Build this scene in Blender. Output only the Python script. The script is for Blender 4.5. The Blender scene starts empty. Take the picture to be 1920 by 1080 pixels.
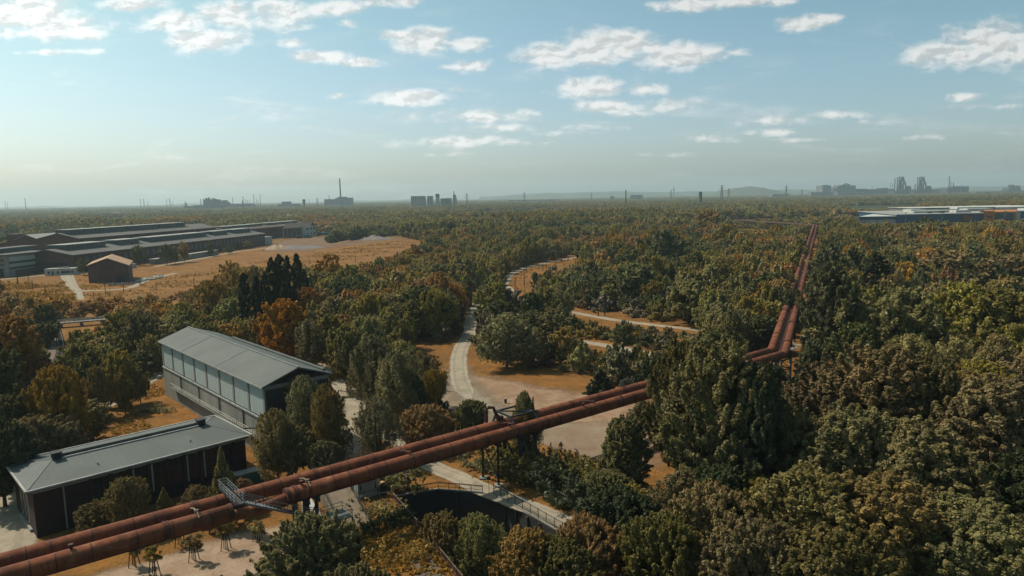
import bpy, math, random
import numpy as np
from mathutils import Vector, Matrix
from mathutils.geometry import delaunay_2d_cdt

SC = bpy.context.scene
COL = SC.collection
R = math.radians

# ------------------------------------------------------------------ camera
F = 1321.0; H = 50.0                       # focal length in photo pixels, eye height in metres
ROLL = math.atan(0.0185)
PITCH = math.atan((540-369.2)*math.cos(ROLL)/F)
_f = np.array([0, math.cos(PITCH), -math.sin(PITCH)])
_r = np.array([1., 0, 0]); _u = np.cross(_r, _f)
_R = _r*math.cos(ROLL)-_u*math.sin(ROLL); _U = _u*math.cos(ROLL)+_r*math.sin(ROLL)
cam_d = bpy.data.cameras.new('camera'); cam = bpy.data.objects.new('camera', cam_d); COL.objects.link(cam)
cam_d.sensor_width = 36; cam_d.lens = F/1920*36; cam_d.clip_start = 0.5; cam_d.clip_end = 60000
m = Matrix.Identity(4)
for i in range(3):
    m[i][0] = _R[i]; m[i][1] = _U[i]; m[i][2] = -_f[i]
m[2][3] = H
cam.matrix_world = m
SC.camera = cam

def G(px, py, z=0.0):
    """point at height z seen at photo pixel (px, py)"""
    d = _f+_R*(px-960)/F+_U*(540-py)/F
    t = (z-H)/d[2]
    return np.array([0, 0, H])+d*t

def GD(px, py, D):
    """point at forward distance D seen at photo pixel"""
    d = _f+_R*(px-960)/F+_U*(540-py)/F
    return np.array([0, 0, H])+d*(D/d[1])

def proj(p):
    v = np.asarray(p, float)-np.array([0, 0, H]); z = v@_f
    return 960+F*(v@_R)/z, 540-F*(v@_U)/z

# ------------------------------------------------------------------ world, sun, exposure
SUN_AZ = R(154); SUN_EL = R(50)            # azimuth counted from +X
w = bpy.data.worlds.new("World"); SC.world = w; w.use_nodes = True
nt = w.node_tree; N = nt.nodes; L = nt.links; N.clear()
out = N.new('ShaderNodeOutputWorld'); bg = N.new('ShaderNodeBackground'); L.new(bg.outputs[0], out.inputs[0])
sky = N.new('ShaderNodeTexSky'); sky.sky_type = 'NISHITA'; sky.sun_disc = False
sky.sun_elevation = SUN_EL; sky.sun_rotation = math.pi/2-SUN_AZ
sky.air_density = 0.9; sky.dust_density = 2.2; sky.ozone_density = 0.8; sky.altitude = 0
bg.inputs[1].default_value = 0.138

def nmath(nt, op, a, b=None, c=None, clamp=False):
    n = nt.nodes.new('ShaderNodeMath'); n.operation = op; n.use_clamp = clamp
    for i, v in enumerate((a, b, c)):
        if v is None: continue
        if isinstance(v, (int, float)): n.inputs[i].default_value = v
        else: nt.links.new(v, n.inputs[i])
    return n.outputs[0]

def nmix(nt, fac, a, b, typ='MIX'):
    n = nt.nodes.new('ShaderNodeMix'); n.data_type = 'RGBA'; n.blend_type = typ
    for s, v in ((n.inputs[0], fac), (n.inputs[6], a), (n.inputs[7], b)):
        if isinstance(v, (int, float)): s.default_value = v
        elif isinstance(v, (tuple, list)): s.default_value = (*v, 1) if len(v) == 3 else v
        else: nt.links.new(v, s)
    return n.outputs[2]

def nnoise(nt, vec, scale, detail=4, rough=.55, dist=0.):
    n = nt.nodes.new('ShaderNodeTexNoise'); n.inputs['Scale'].default_value = scale
    n.inputs['Detail'].default_value = detail; n.inputs['Roughness'].default_value = rough
    n.inputs['Distortion'].default_value = dist
    if vec is not None: nt.links.new(vec, n.inputs['Vector'])
    return n.outputs[0]

def nramp(nt, fac, stops):
    n = nt.nodes.new('ShaderNodeValToRGB'); cr = n.color_ramp
    while len(cr.elements) < len(stops): cr.elements.new(.5)
    for e, (p, c) in zip(cr.elements, stops):
        e.position = p; e.color = (*c, 1) if isinstance(c, (tuple, list)) else (c, c, c, 1)
    nt.links.new(fac, n.inputs[0]); return n.outputs[0]

# clouds: fair weather cumulus, placed by direction (u = x/y, v = z/y of the view ray)
CLOUDS = [  # px, py, half width, half height, strength
 (45,25,95,28,1.),(120,50,80,22,.9),(100,98,90,6,.55),(250,8,70,12,.75),(330,40,70,18,.9),(390,75,70,20,.95),(430,28,60,24,.95),
 (520,25,60,30,.9),(620,14,60,14,.8),(730,4,70,10,.75),(550,80,30,8,.65),(595,107,52,12,.9),(680,117,34,9,.8),(745,66,40,9,.8),(795,78,60,22,.85),
 (870,82,48,12,.8),(880,124,42,10,.85),(765,184,66,13,.9),(1040,102,60,22,1.),(1110,90,60,30,1.),(1175,82,42,24,.95),(1275,103,75,24,1.),
 (1220,92,30,14,.8),(1095,165,62,18,.9),(1210,168,40,11,.75),(1140,200,56,14,.8),(1265,196,55,12,.55),(915,218,100,13,.7),(850,265,120,12,.6),(930,240,90,10,.5),
 (1500,46,34,13,.9),(1550,36,28,11,.85),(1290,10,60,11,.8),(1400,4,90,9,.7),(1790,100,95,26,.9),(1860,76,80,30,1.),(1910,100,60,22,.8),
 (1440,228,90,10,.5),(1580,214,70,9,.5),(1455,247,60,8,.6),(1330,262,50,9,.5),(1800,184,40,8,.45),(1850,200,120,7,.4),(1720,258,60,6,.35),(1165,240,40,7,.3),(1090,238,50,7,.3),(70,4,90,9,.6),(1380,98,30,8,.5),(1010,118,26,8,.5),(640,180,26,6,.4),(870,170,36,6,.45),(1060,250,60,6,.4),(960,268,70,6,.42),(1250,290,60,5,.32),(1500,262,50,5,.35),(1640,230,40,6,.4),(1180,215,40,7,.45),(560,50,26,9,.6),(240,14,40,10,.7),(20,62,60,10,.6),(170,62,40,12,.7),(840,290,60,5,.35),(650,45,20,8,.5)]
tc = N.new('ShaderNodeTexCoord'); sep = N.new('ShaderNodeSeparateXYZ'); L.new(tc.outputs['Generated'], sep.inputs[0])
yy = nmath(nt, 'MAXIMUM', sep.outputs[1], 0.02)
uu = nmath(nt, 'DIVIDE', sep.outputs[0], yy); vv = nmath(nt, 'DIVIDE', sep.outputs[2], yy)
cv = N.new('ShaderNodeCombineXYZ'); L.new(uu, cv.inputs[0]); L.new(vv, cv.inputs[1])
# noise domain: clouds are wider than tall
cs = N.new('ShaderNodeVectorMath'); cs.operation = 'MULTIPLY'; L.new(cv.outputs[0], cs.inputs[0]); cs.inputs[1].default_value = (1, 1.9, 1)
nz = nnoise(nt, cs.outputs[0], 26, 10, .57, .25)
off = N.new('ShaderNodeVectorMath'); off.operation = 'ADD'; L.new(cs.outputs[0], off.inputs[0]); off.inputs[1].default_value = (-.006, .011, 0)
nzo = nnoise(nt, off.outputs[0], 26, 10, .57, .25)
nzb = nnoise(nt, cs.outputs[0], 9, 5, .55)
field = None; lit = None
for (px, py, hw, hh, st) in CLOUDS:
    d = _f+_R*(px-960)/F+_U*(540-py)/F
    u0, v0 = d[0]/d[1], d[2]/d[1]
    a = N.new('ShaderNodeVectorMath'); a.operation = 'SUBTRACT'; L.new(cv.outputs[0], a.inputs[0]); a.inputs[1].default_value = (u0, v0, 0)
    b = N.new('ShaderNodeVectorMath'); b.operation = 'MULTIPLY'; L.new(a.outputs[0], b.inputs[0]); b.inputs[1].default_value = (F/hw*.72, F/hh*.70, 0)
    c = N.new('ShaderNodeVectorMath'); c.operation = 'DOT_PRODUCT'; L.new(b.outputs[0], c.inputs[0]); L.new(b.outputs[0], c.inputs[1])
    g = nmath(nt, 'POWER', 2.718, nmath(nt, 'MULTIPLY', c.outputs[1], -1.0))
    g = nmath(nt, 'MULTIPLY', g, .38+.62*st)
    field = g if field is None else nmath(nt, 'MAXIMUM', field, g)
nn = nmath(nt, 'ADD', nmath(nt, 'MULTIPLY', nmath(nt, 'SUBTRACT', nz, .5), 2.0), nmath(nt, 'MULTIPLY', nmath(nt, 'SUBTRACT', nzb, .5), .8))
dens = nmath(nt, 'ADD', field, nmath(nt, 'MULTIPLY', nn, .62))
mr = N.new('ShaderNodeMapRange'); mr.interpolation_type = 'SMOOTHSTEP'; L.new(dens, mr.inputs[0])
mr.inputs[1].default_value = .33; mr.inputs[2].default_value = .90
fm = N.new('ShaderNodeMapRange'); fm.interpolation_type = 'SMOOTHSTEP'; L.new(field, fm.inputs[0]); fm.inputs[1].default_value = .05; fm.inputs[2].default_value = .4
cmask = nmath(nt, 'MULTIPLY', mr.outputs[0], fm.outputs[0])
cmask = nmath(nt, 'MULTIPLY', cmask, nmath(nt, 'GREATER_THAN', sep.outputs[1], 0.05))
SKY_TINT = (.80, 1.02, .86); SKY_LOW = (.96, 1.01, 1.08)      # hazier, whiter air low down
elev = nmath(nt, 'MULTIPLY', vv, 3.6, clamp=True)
skyc = nmix(nt, 1.0, sky.outputs[0], nmix(nt, elev, SKY_LOW, SKY_TINT), 'MULTIPLY')
lum = N.new('ShaderNodeRGBToBW'); L.new(skyc, lum.inputs[0])
cc = N.new('ShaderNodeCombineColor')
relief = nmath(nt, 'MULTIPLY_ADD', nmath(nt, 'SUBTRACT', nz, nzo), 2.6, 1.0)
relief = nmath(nt, 'MINIMUM', nmath(nt, 'MAXIMUM', relief, .80), 1.12)
for i, (k, a) in enumerate(((.80, 3.3), (.80, 3.2), (.80, 3.0))):
    L.new(nmath(nt, 'MULTIPLY', relief, nmath(nt, 'MULTIPLY_ADD', lum.outputs[0], k, a)), cc.inputs[i])
st2 = N.new('ShaderNodeVectorMath'); st2.operation = 'MULTIPLY'; L.new(cv.outputs[0], st2.inputs[0]); st2.inputs[1].default_value = (3.2, 17, 1)
veil = N.new('ShaderNodeMapRange'); veil.interpolation_type = 'SMOOTHSTEP'; L.new(nnoise(nt, st2.outputs[0], 1.6, 8, .62, .8), veil.inputs[0]); veil.inputs[1].default_value = .50; veil.inputs[2].default_value = .78; veil.inputs[4].default_value = .42
band = N.new('ShaderNodeMapRange'); L.new(vv, band.inputs[0]); band.inputs[1].default_value = .30; band.inputs[2].default_value = .12
veilm = nmath(nt, 'MULTIPLY', nmath(nt, 'MULTIPLY', veil.outputs[0], band.outputs[0]), nmath(nt, 'GREATER_THAN', sep.outputs[1], 0.05))
skyc = nmix(nt, veilm, skyc, cc.outputs[0])
fin = nmix(nt, nmath(nt, 'MULTIPLY', cmask, .82), skyc, cc.outputs[0])
L.new(fin, bg.inputs[0])

sun_d = bpy.data.lights.new('sun', 'SUN'); sun = bpy.data.objects.new('sun', sun_d); COL.objects.link(sun)
sun_d.energy = 5.0; sun_d.angle = R(.5); sun_d.color = (1., .90, .76)
sv = Vector((math.cos(SUN_AZ)*math.cos(SUN_EL), math.sin(SUN_AZ)*math.cos(SUN_EL), math.sin(SUN_EL)))
sun.rotation_euler = sv.to_track_quat('Z', 'Y').to_euler()
sun.location = (0, 0, 300)
SC.view_settings.view_transform = 'Standard'; SC.view_settings.look = 'None'
SC.view_settings.exposure = 0.0; SC.view_settings.gamma = 1
SC.render.engine = 'CYCLES'
SC.cycles.max_bounces = 4; SC.cycles.diffuse_bounces = 2; SC.cycles.glossy_bounces = 1
SC.cycles.transmission_bounces = 2; SC.cycles.volume_bounces = 0; SC.cycles.transparent_max_bounces = 8
SC.cycles.use_denoising = True

# ------------------------------------------------------------------ helpers
OFF = {}
def tag(o, label=None, cat=None, group=None, kind=None):
    if label: o['label'] = label
    if cat: o['category'] = cat
    if group: o['group'] = group
    if kind: o['kind'] = kind
    return o

def thing(name, loc, label, cat, group=None):
    o = bpy.data.objects.new(name, None); COL.objects.link(o)
    o.location = loc; o.empty_display_size = .5
    OFF[o.name] = np.array(loc, float)
    return tag(o, label, cat, group)

class MB:
    """collects faces in world coordinates, then builds ONE mesh object"""
    def __init__(s): s.v = []; s.f = []; s.mi = []; s.cur = 0
    def add(s, vs, fs):
        b = len(s.v); s.v.extend([tuple(map(float, p)) for p in vs])
        for f in fs: s.f.append([i+b for i in f]); s.mi.append(s.cur)
        return s
    def box(s, c, d, rz=0., tilt=None):
        x, y, z = [k/2 for k in d]
        vs = np.array([(a*x, b*y, e*z) for a in (-1, 1) for b in (-1, 1) for e in (-1, 1)])
        if tilt: # rotation about local x
            ct, st = math.cos(tilt), math.sin(tilt); vs = vs@np.array([[1, 0, 0], [0, ct, -st], [0, st, ct]]).T
        cr, sr = math.cos(rz), math.sin(rz)
        vs = vs@np.array([[cr, -sr, 0], [sr, cr, 0], [0, 0, 1]]).T+np.array(c)
        return s.add(vs, [(0, 1, 3, 2), (4, 6, 7, 5), (0, 4, 5, 1), (2, 3, 7, 6), (0, 2, 6, 4), (1, 5, 7, 3)])
    def prism(s, poly, z0, z1):
        """poly: list of (x, y); z0/z1 numbers or lists"""
        n = len(poly); a = z0 if hasattr(z0, '__len__') else [z0]*n; b = z1 if hasattr(z1, '__len__') else [z1]*n
        ar = sum(poly[i][0]*poly[(i+1) % n][1]-poly[(i+1) % n][0]*poly[i][1] for i in range(n))
        idx = list(range(n)) if ar > 0 else list(range(n))[::-1]
        vs = [(poly[i][0], poly[i][1], a[i]) for i in idx]+[(poly[i][0], poly[i][1], b[i]) for i in idx]
        fs = [tuple(range(n))[::-1], tuple(range(n, 2*n))]+[(i, (i+1) % n, n+(i+1) % n, n+i) for i in range(n)]
        return s.add(vs, fs)
    def bar(s, p, q, wd, ht=None):
        """square bar between two points"""
        p = np.array(p, float); q = np.array(q, float); d = q-p; l = np.linalg.norm(d)
        if l < 1e-6: return s
        d /= l; ht = ht or wd
        up = np.array([0, 0, 1.]) if abs(d[2]) < .95 else np.array([0, 1., 0])
        a = np.cross(d, up); a /= np.linalg.norm(a); b = np.cross(a, d)
        vs = [o+i*a*wd/2+j*b*ht/2 for o in (p, q) for i, j in ((-1, -1), (1, -1), (1, 1), (-1, 1))]
        return s.add(vs, [(0, 1, 2, 3), (7, 6, 5, 4), (0, 4, 5, 1), (1, 5, 6, 2), (2, 6, 7, 3), (3, 7, 4, 0)])
    def tube(s, pts, rad, n=10, caps=True):
        pts = [np.array(p, float) for p in pts]; k = len(pts)
        rad = rad if hasattr(rad, '__len__') else [rad]*k
        vs = []; fs = []
        for i, p in enumerate(pts):
            d = pts[min(i+1, k-1)]-pts[max(i-1, 0)]; d /= np.linalg.norm(d)
            up = np.array([0, 0, 1.]) if abs(d[2]) < .95 else np.array([0, 1., 0])
            a = np.cross(d, up); a /= np.linalg.norm(a); b = np.cross(a, d)
            sc = 1.
            if 0 < i < k-1:
                d1 = p-pts[i-1]; d1 /= np.linalg.norm(d1); sc = 1/max(.5, abs(float(d1@d)))
            for j in range(n):
                t = 2*math.pi*j/n
                vs.append(p+rad[i]*(sc*math.cos(t)*a+math.sin(t)*b))
        for i in range(k-1):
            for j in range(n):
                jn = (j+1) % n
                fs.append((i*n+j, i*n+jn, (i+1)*n+jn, (i+1)*n+j))
        if caps: fs += [tuple(range(n))[::-1], tuple(range((k-1)*n, k*n))]
        return s.add(vs, fs)
    def sheet(s, vs, fs): return s.add(vs, fs)
    def build(s, name, mat, parent=None, smooth=False, attr=None):
        off = OFF.get(parent.name, np.zeros(3)) if parent is not None else np.zeros(3)
        me = bpy.data.meshes.new(name)
        v = np.array(s.v)-off if len(s.v) else np.zeros((0, 3))
        me.from_pydata([tuple(p) for p in v], [], s.f)
        mats = mat if isinstance(mat, (list, tuple)) else [mat]
        for mm in mats: me.materials.append(mm)
        if len(mats) > 1: me.polygons.foreach_set('material_index', s.mi)
        if smooth: me.shade_smooth()
        if attr:
            for k, vals in attr.items():
                a = me.attributes.new(k, 'FLOAT', 'POINT'); a.data.foreach_set('value', np.array(vals, np.float32))
        me.update()
        o = bpy.data.objects.new(name, me); COL.objects.link(o)
        if parent is not None:
            o.parent = parent; OFF[o.name] = off
        return o

def copy_tree(o, parent=None):
    c = o.copy(); COL.objects.link(c)
    if parent is not None: c.parent = parent
    for ch in list(o.children): copy_tree(ch, c)
    return c

KA = .74   # all albedos are given for a sun of 3.6 and scaled to the sun used
def kk(c): return tuple(v*KA for v in c) if c else c

def mat(name, col, rough=.8, metal=0., spec=.3, noise=None, bump=0., col2=None, nscale=2., stretch=None, extra=None):
    """procedural material: colour broken up by two noises, optional second colour"""
    M_ = bpy.data.materials.new(name); M_.use_nodes = True; t = M_.node_tree; col = kk(col); col2 = kk(col2)
    p = t.nodes['Principled BSDF']
    p.inputs['Roughness'].default_value = rough; p.inputs['Metallic'].default_value = metal
    p.inputs['Specular IOR Level'].default_value = spec
    geo = t.nodes.new('ShaderNodeNewGeometry'); vec = geo.outputs['Position']
    if stretch:
        vm = t.nodes.new('ShaderNodeVectorMath'); vm.operation = 'MULTIPLY'; t.links.new(vec, vm.inputs[0]); vm.inputs[1].default_value = stretch; vec = vm.outputs[0]
    n1 = nnoise(t, vec, nscale*.25, 5, .6); n2 = nnoise(t, vec, nscale*2, 4, .6)
    c2 = col2 or tuple(c*.65 for c in col)
    f1 = nramp(t, n1, [(.35, 0.), (.68, 1.)])
    base = nmix(t, f1, col, c2)
    v = nmath(t, 'MULTIPLY_ADD', n2, .5, .75)
    hv = t.nodes.new('ShaderNodeHueSaturation'); t.links.new(base, hv.inputs['Color']); t.links.new(v, hv.inputs['Value'])
    res = hv.outputs[0]
    if extra: res = extra(t, res, geo)
    t.links.new(res, p.inputs['Base Color'])
    if bump:
        b = t.nodes.new('ShaderNodeBump'); b.inputs['Strength'].default_value = bump; b.inputs['Distance'].default_value = .05
        t.links.new(n2, b.inputs['Height']); t.links.new(b.outputs[0], p.inputs['Normal'])
    return M_

def stripes(ax, period, width, dark, rot=0.):
    """standing seams / joints every `period` metres along a horizontal direction"""
    def fn(t, res, geo):
        d = t.nodes.new('ShaderNodeVectorMath'); d.operation = 'DOT_PRODUCT'; t.links.new(geo.outputs['Position'], d.inputs[0]); d.inputs[1].default_value = ax
        k = nmath(t, 'FRACT', nmath(t, 'DIVIDE', d.outputs['Value'], period))
        k = nmath(t, 'LESS_THAN', k, width/period)
        return nmix(t, k, res, nmix(t, 1., res, (dark,)*3, 'MULTIPLY'))
    return fn

def brickfn(t, res, geo):
    sp = t.nodes.new('ShaderNodeSeparateXYZ'); t.links.new(geo.outputs['Position'], sp.inputs[0])
    cb = t.nodes.new('ShaderNodeCombineXYZ'); t.links.new(nmath(t, 'ADD', sp.outputs[0], sp.outputs[1]), cb.inputs[0]); t.links.new(sp.outputs[2], cb.inputs[1])
    b = t.nodes.new('ShaderNodeTexBrick'); t.links.new(cb.outputs[0], b.inputs[0]); b.inputs['Scale'].default_value = 1.
    b.inputs['Color1'].default_value = (1, 1, 1, 1); b.inputs['Color2'].default_value = (.75, .72, .7, 1); b.inputs['Mortar'].default_value = (.8, .85, .9, 1)
    b.inputs['Brick Width'].default_value = .5; b.inputs['Row Height'].default_value = .16; b.inputs['Mortar Size'].default_value = .015
    return nmix(t, 1., res, b.outputs[0], 'MULTIPLY')

# ------------------------------------------------------------------ ground materials
def grass_nodes(t):
    geo = t.nodes.new('ShaderNodeNewGeometry'); P = geo.outputs['Position']
    n1 = nnoise(t, P, .035, 6, .6, .4); n2 = nnoise(t, P, .16, 7, .7); n3 = nnoise(t, P, 2.2, 4, .7)
    c = nramp(t, n1, [(.25, (.14, .068, .018)), (.45, (.25, .108, .024)), (.58, (.32, .140, .030)), (.75, (.20, .105, .028))])
    c = nmix(t, nramp(t, n2, [(.40, 0.), (.60, .85)]), c, (.115, .062, .018))
    c = nmix(t, nramp(t, n3, [(.42, 0.), (.70, .75)]), c, (.33, .165, .055))
    sp = t.nodes.new('ShaderNodeSeparateXYZ'); t.links.new(P, sp.inputs[0])
    mr = t.nodes.new('ShaderNodeMapRange'); t.links.new(sp.outputs[1], mr.inputs[0]); mr.inputs[1].default_value = 850; mr.inputs[2].default_value = 1150
    far = nramp(t, nnoise(t, P, .004, 5, .6), [(.35, (.035, .042, .020)), (.6, (.055, .055, .022)), (.75, (.10, .07, .03))])
    return nmix(t, 1., nmix(t, mr.outputs[0], c, far), (KA,)*3, 'MULTIPLY'), geo, n2, n3

M = {}
def ground_mat():
    M_ = bpy.data.materials.new('dry_grass'); M_.use_nodes = True; t = M_.node_tree; p = t.nodes['Principled BSDF']
    c, geo, n2, n3 = grass_nodes(t); t.links.new(c, p.inputs['Base Color']); p.inputs['Roughness'].default_value = .95
    p.inputs['Specular IOR Level'].default_value = .1
    b = t.nodes.new('ShaderNodeBump'); b.inputs['Strength'].default_value = .8; b.inputs['Distance'].default_value = .35
    t.links.new(nmath(t, 'ADD', n2, n3), b.inputs['Height']); t.links.new(b.outputs[0], p.inputs['Normal'])
    return M_
M['ground'] = ground_mat()

def worn_mat(name, stops, sc=.25, amp=.9, thr=.1, soft=.2):
    """gravel, dirt or concrete that wears out into the dry grass towards its edges (attribute edge)"""
    M_ = bpy.data.materials.new(name); M_.use_nodes = True; t = M_.node_tree; p = t.nodes['Principled BSDF']
    g, geo, n2, n3 = grass_nodes(t); P = geo.outputs['Position']
    c = nramp(t, nnoise(t, P, sc, 6, .65, .5), stops)
    c = nmix(t, nramp(t, nnoise(t, P, 3.5, 3, .7), [(.4, 0.), (.8, .35)]), c, tuple(k*.6 for k in stops[0][1]))
    aa = t.nodes.new('ShaderNodeAttribute'); aa.attribute_name = 'across'
    tr_ = nmath(t, 'ABSOLUTE', nmath(t, 'SUBTRACT', nmath(t, 'ABSOLUTE', nmath(t, 'SUBTRACT', aa.outputs['Fac'], 2.)), .48))
    tr_ = nmath(t, 'MULTIPLY', nmath(t, 'LESS_THAN', nmath(t, 'ADD', tr_, nmath(t, 'MULTIPLY', nnoise(t, P, .5, 4, .6), .3)), .27), nmath(t, 'GREATER_THAN', aa.outputs['Fac'], .1))
    c = nmix(t, nmath(t, 'MULTIPLY', tr_, .28), c, tuple(k*.55 for k in stops[0][1]))
    c = nmix(t, nramp(t, nnoise(t, P, .7, 5, .7, 1.2), [(.52, 0.), (.66, .45)]), c, tuple(k*.6 for k in stops[0][1]))
    at = t.nodes.new('ShaderNodeAttribute'); at.attribute_name = 'edge'
    e = nmath(t, 'ADD', at.outputs['Fac'], nmath(t, 'MULTIPLY', nmath(t, 'SUBTRACT', nnoise(t, P, .16, 6, .68, .5), .5), amp))
    e = nmath(t, 'ADD', e, nmath(t, 'MULTIPLY', nmath(t, 'SUBTRACT', nnoise(t, P, 1.3, 3, .6), .5), amp*.5))
    mr = t.nodes.new('ShaderNodeMapRange'); mr.interpolation_type = 'SMOOTHSTEP'; t.links.new(e, mr.inputs[0]); mr.inputs[1].default_value = thr-soft; mr.inputs[2].default_value = thr+soft
    t.links.new(nmix(t, 1., c, (KA,)*3, 'MULTIPLY'), p.inputs['Base Color']); tr = t.nodes.new('ShaderNodeBsdfTransparent'); mx = t.nodes.new('ShaderNodeMixShader')
    t.links.new(mr.outputs[0], mx.inputs[0]); t.links.new(tr.outputs[0], mx.inputs[1]); t.links.new(p.outputs[0], mx.inputs[2]); t.links.new(mx.outputs[0], t.nodes['Material Output'].inputs[0]); p.inputs['Roughness'].default_value = .95; p.inputs['Specular IOR Level'].default_value = .1
    b = t.nodes.new('ShaderNodeBump'); b.inputs['Strength'].default_value = .4; b.inputs['Distance'].default_value = .12
    t.links.new(n3, b.inputs['Height']); t.links.new(b.outputs[0], p.inputs['Normal'])
    return M_
M['gravel'] = worn_mat('pale_gravel', [(.3, (.30, .25, .18)), (.5, (.39, .33, .245)), (.7, (.45, .385, .29))], amp=.55, thr=.1, soft=.12)
M['dirt'] = worn_mat('sandy_dirt', [(.3, (.25, .145, .085)), (.5, (.33, .21, .13)), (.7, (.40, .28, .19))], amp=1.1, thr=.42, soft=.3)
M['sandy'] = worn_mat('sandy_ground', [(.3, (.30, .195, .125)), (.5, (.38, .27, .185)), (.7, (.45, .34, .24))], amp=1.0, thr=.12, soft=.3)
M['dusty'] = worn_mat('dusty_ground', [(.3, (.24, .19, .13)), (.5, (.31, .255, .18)), (.7, (.36, .30, .22))], amp=.9, thr=.35, soft=.45)
M['concrete_ground'] = worn_mat('old_concrete_ground', [(.3, (.23, .155, .10)), (.5, (.29, .215, .145)), (.72, (.34, .275, .20))], sc=.09, amp=.9, thr=.1, soft=.12)
M['ballast'] = worn_mat('railway_ballast', [(.3, (.15, .11, .09)), (.5, (.21, .16, .13)), (.7, (.27, .21, .17))], amp=.4, thr=.1)
M['heap'] = worn_mat('heaped_earth', [(.3, (.16, .085, .04)), (.5, (.21, .125, .07)), (.7, (.19, .14, .10))], sc=.06, amp=.8, thr=.1, soft=.25)

# the pit beside the gravel path
PIT = [tuple(G(x, y)[:2]) for x, y in ((737, 932), (822, 918), (905, 925), (926, 929), (1040, 993))]
PIT += [(16., 92.), (30., 66.), (6., 60.), tuple(G(868, 1096)[:2]-np.array([0, 14.])), tuple(G(868, 1096)[:2])]
vs = [(x, y) for x in np.linspace(-14000, 14000, 15) for y in np.linspace(-500, 15200, 9)]
for r_ in (60, 120, 250, 500, 1000, 2500, 6000):
    vs += [(r_*math.cos(a), r_*math.sin(a)+100) for a in np.linspace(0, 2*math.pi, 25)[:-1]]
def inside(poly, x, y):
    c = False; j = len(poly)-1
    for i in range(len(poly)):
        if (poly[i][1] > y) != (poly[j][1] > y) and x < (poly[j][0]-poly[i][0])*(y-poly[i][1])/(poly[j][1]-poly[i][1])+poly[i][0]: c = not c
        j = i
    return c
vs = [v for v in vs if not inside(PIT, *v)]
n0 = len(vs); vs += PIT
ed = [(n0+i, n0+(i+1) % len(PIT)) for i in range(len(PIT))]
vo, eo, fo = delaunay_2d_cdt([Vector(v) for v in vs], ed, [], 0, 1e-3)[:3]
fs = [f for f in fo if not inside(PIT, *(sum((vo[i] for i in f), Vector((0, 0)))/len(f)))]
g = MB(); g.sheet([(v[0], v[1], 0) for v in vo], fs)
tag(g.build('ground', M['ground']), kind='structure')

def poly_sheet(name, px, mt, z, fade, step, world=False):
    poly = [tuple(p) for p in px] if world else [tuple(G(x, y)[:2]) for x, y in px]
    P = np.array(poly); x0, y0 = P.min(0)-fade; x1, y1 = P.max(0)+fade
    xs = np.arange(x0, x1+step, step); ys = np.arange(y0, y1+step, step)
    X, Y = np.meshgrid(xs, ys); ins = np.zeros(X.shape, bool); dist = np.full(X.shape, 1e9)
    n = len(P)
    for i in range(n):
        a, b = P[i], P[(i+1) % n]
        with np.errstate(divide='ignore', invalid='ignore'):
            cond = ((a[1] > Y) != (b[1] > Y)) & (X < (b[0]-a[0])*(Y-a[1])/(b[1]-a[1])+a[0])
        ins ^= cond
        d = b-a; t = np.clip(((X-a[0])*d[0]+(Y-a[1])*d[1])/(d@d), 0, 1)
        dist = np.minimum(dist, np.hypot(X-a[0]-t*d[0], Y-a[1]-t*d[1]))
    e = np.where(ins, np.clip(dist/fade, 0, 1), -np.clip(dist/fade, 0, 1)); ins = ins | (dist < fade*.95)
    ny, nx = X.shape; idx = -np.ones(X.shape, int); vs = []; at = []; fs = []
    use = np.zeros((ny-1, nx-1), bool)
    use = ins[:-1, :-1] | ins[1:, :-1] | ins[:-1, 1:] | ins[1:, 1:]
    for j, i in zip(*np.nonzero(use)):
        q = []
        for jj, ii in ((j, i), (j, i+1), (j+1, i+1), (j+1, i)):
            if idx[jj, ii] < 0:
                idx[jj, ii] = len(vs); vs.append((X[jj, ii], Y[jj, ii], z)); at.append(e[jj, ii])
            q.append(idx[jj, ii])
        fs.append(q)
    m_ = MB(); m_.sheet(vs, fs)
    return tag(m_.build(name, mt, attr={'edge': at}), kind='structure')

def smooth_line(pts, step=3.):
    """Catmull-Rom through the points, resampled"""
    P = [np.array(p, float)[:2] for p in pts]; P = [2*P[0]-P[1]]+P+[2*P[-1]-P[-2]]
    o = []
    for i in range(1, len(P)-2):
        a, b, c, d = P[i-1:i+3]; n = max(2, int(np.linalg.norm(c-b)/step))
        for k in range(n):
            t = k/n; o.append(.5*((2*b)+(-a+c)*t+(2*a-5*b+4*c-d)*t*t+(-a+3*b-3*c+d)*t**3))
    o.append(P[-2]); return o

PATHS = []
def strip(name, px, wd, mt, z, world=False, fade=0):
    c = smooth_line(px if world else [G(x, y) for x, y in px])
    wd = wd if hasattr(wd, '__len__') else [wd, wd]
    vs = []; at = []; fs = []; ac = []; n = len(c)
    for i, p in enumerate(c):
        d = c[min(i+1, n-1)]-c[max(i-1, 0)]; d /= np.linalg.norm(d); nr = np.array([-d[1], d[0]])
        w_ = wd[0]+(wd[1]-wd[0])*i/(n-1)
        for k, e in ((-1.7, -.9), (-.95, .1), (0, 1), (.95, .1), (1.7, -.9)):
            q = p+nr*k*w_/2; vs.append((*q, z)); ac.append(k+2); at.append(e-(max(0, 1-i*3./fade)*1.9 if fade else 0))
        PATHS.append((*p, w_/2))
    for i in range(n-1):
        for k in range(4): a = i*5+k; fs.append((a, a+5, a+6, a+1))
    m_ = MB(); m_.sheet(vs, fs)
    return tag(m_.build(name, mt, attr={'edge': at, 'across': ac}), kind='structure')

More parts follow.
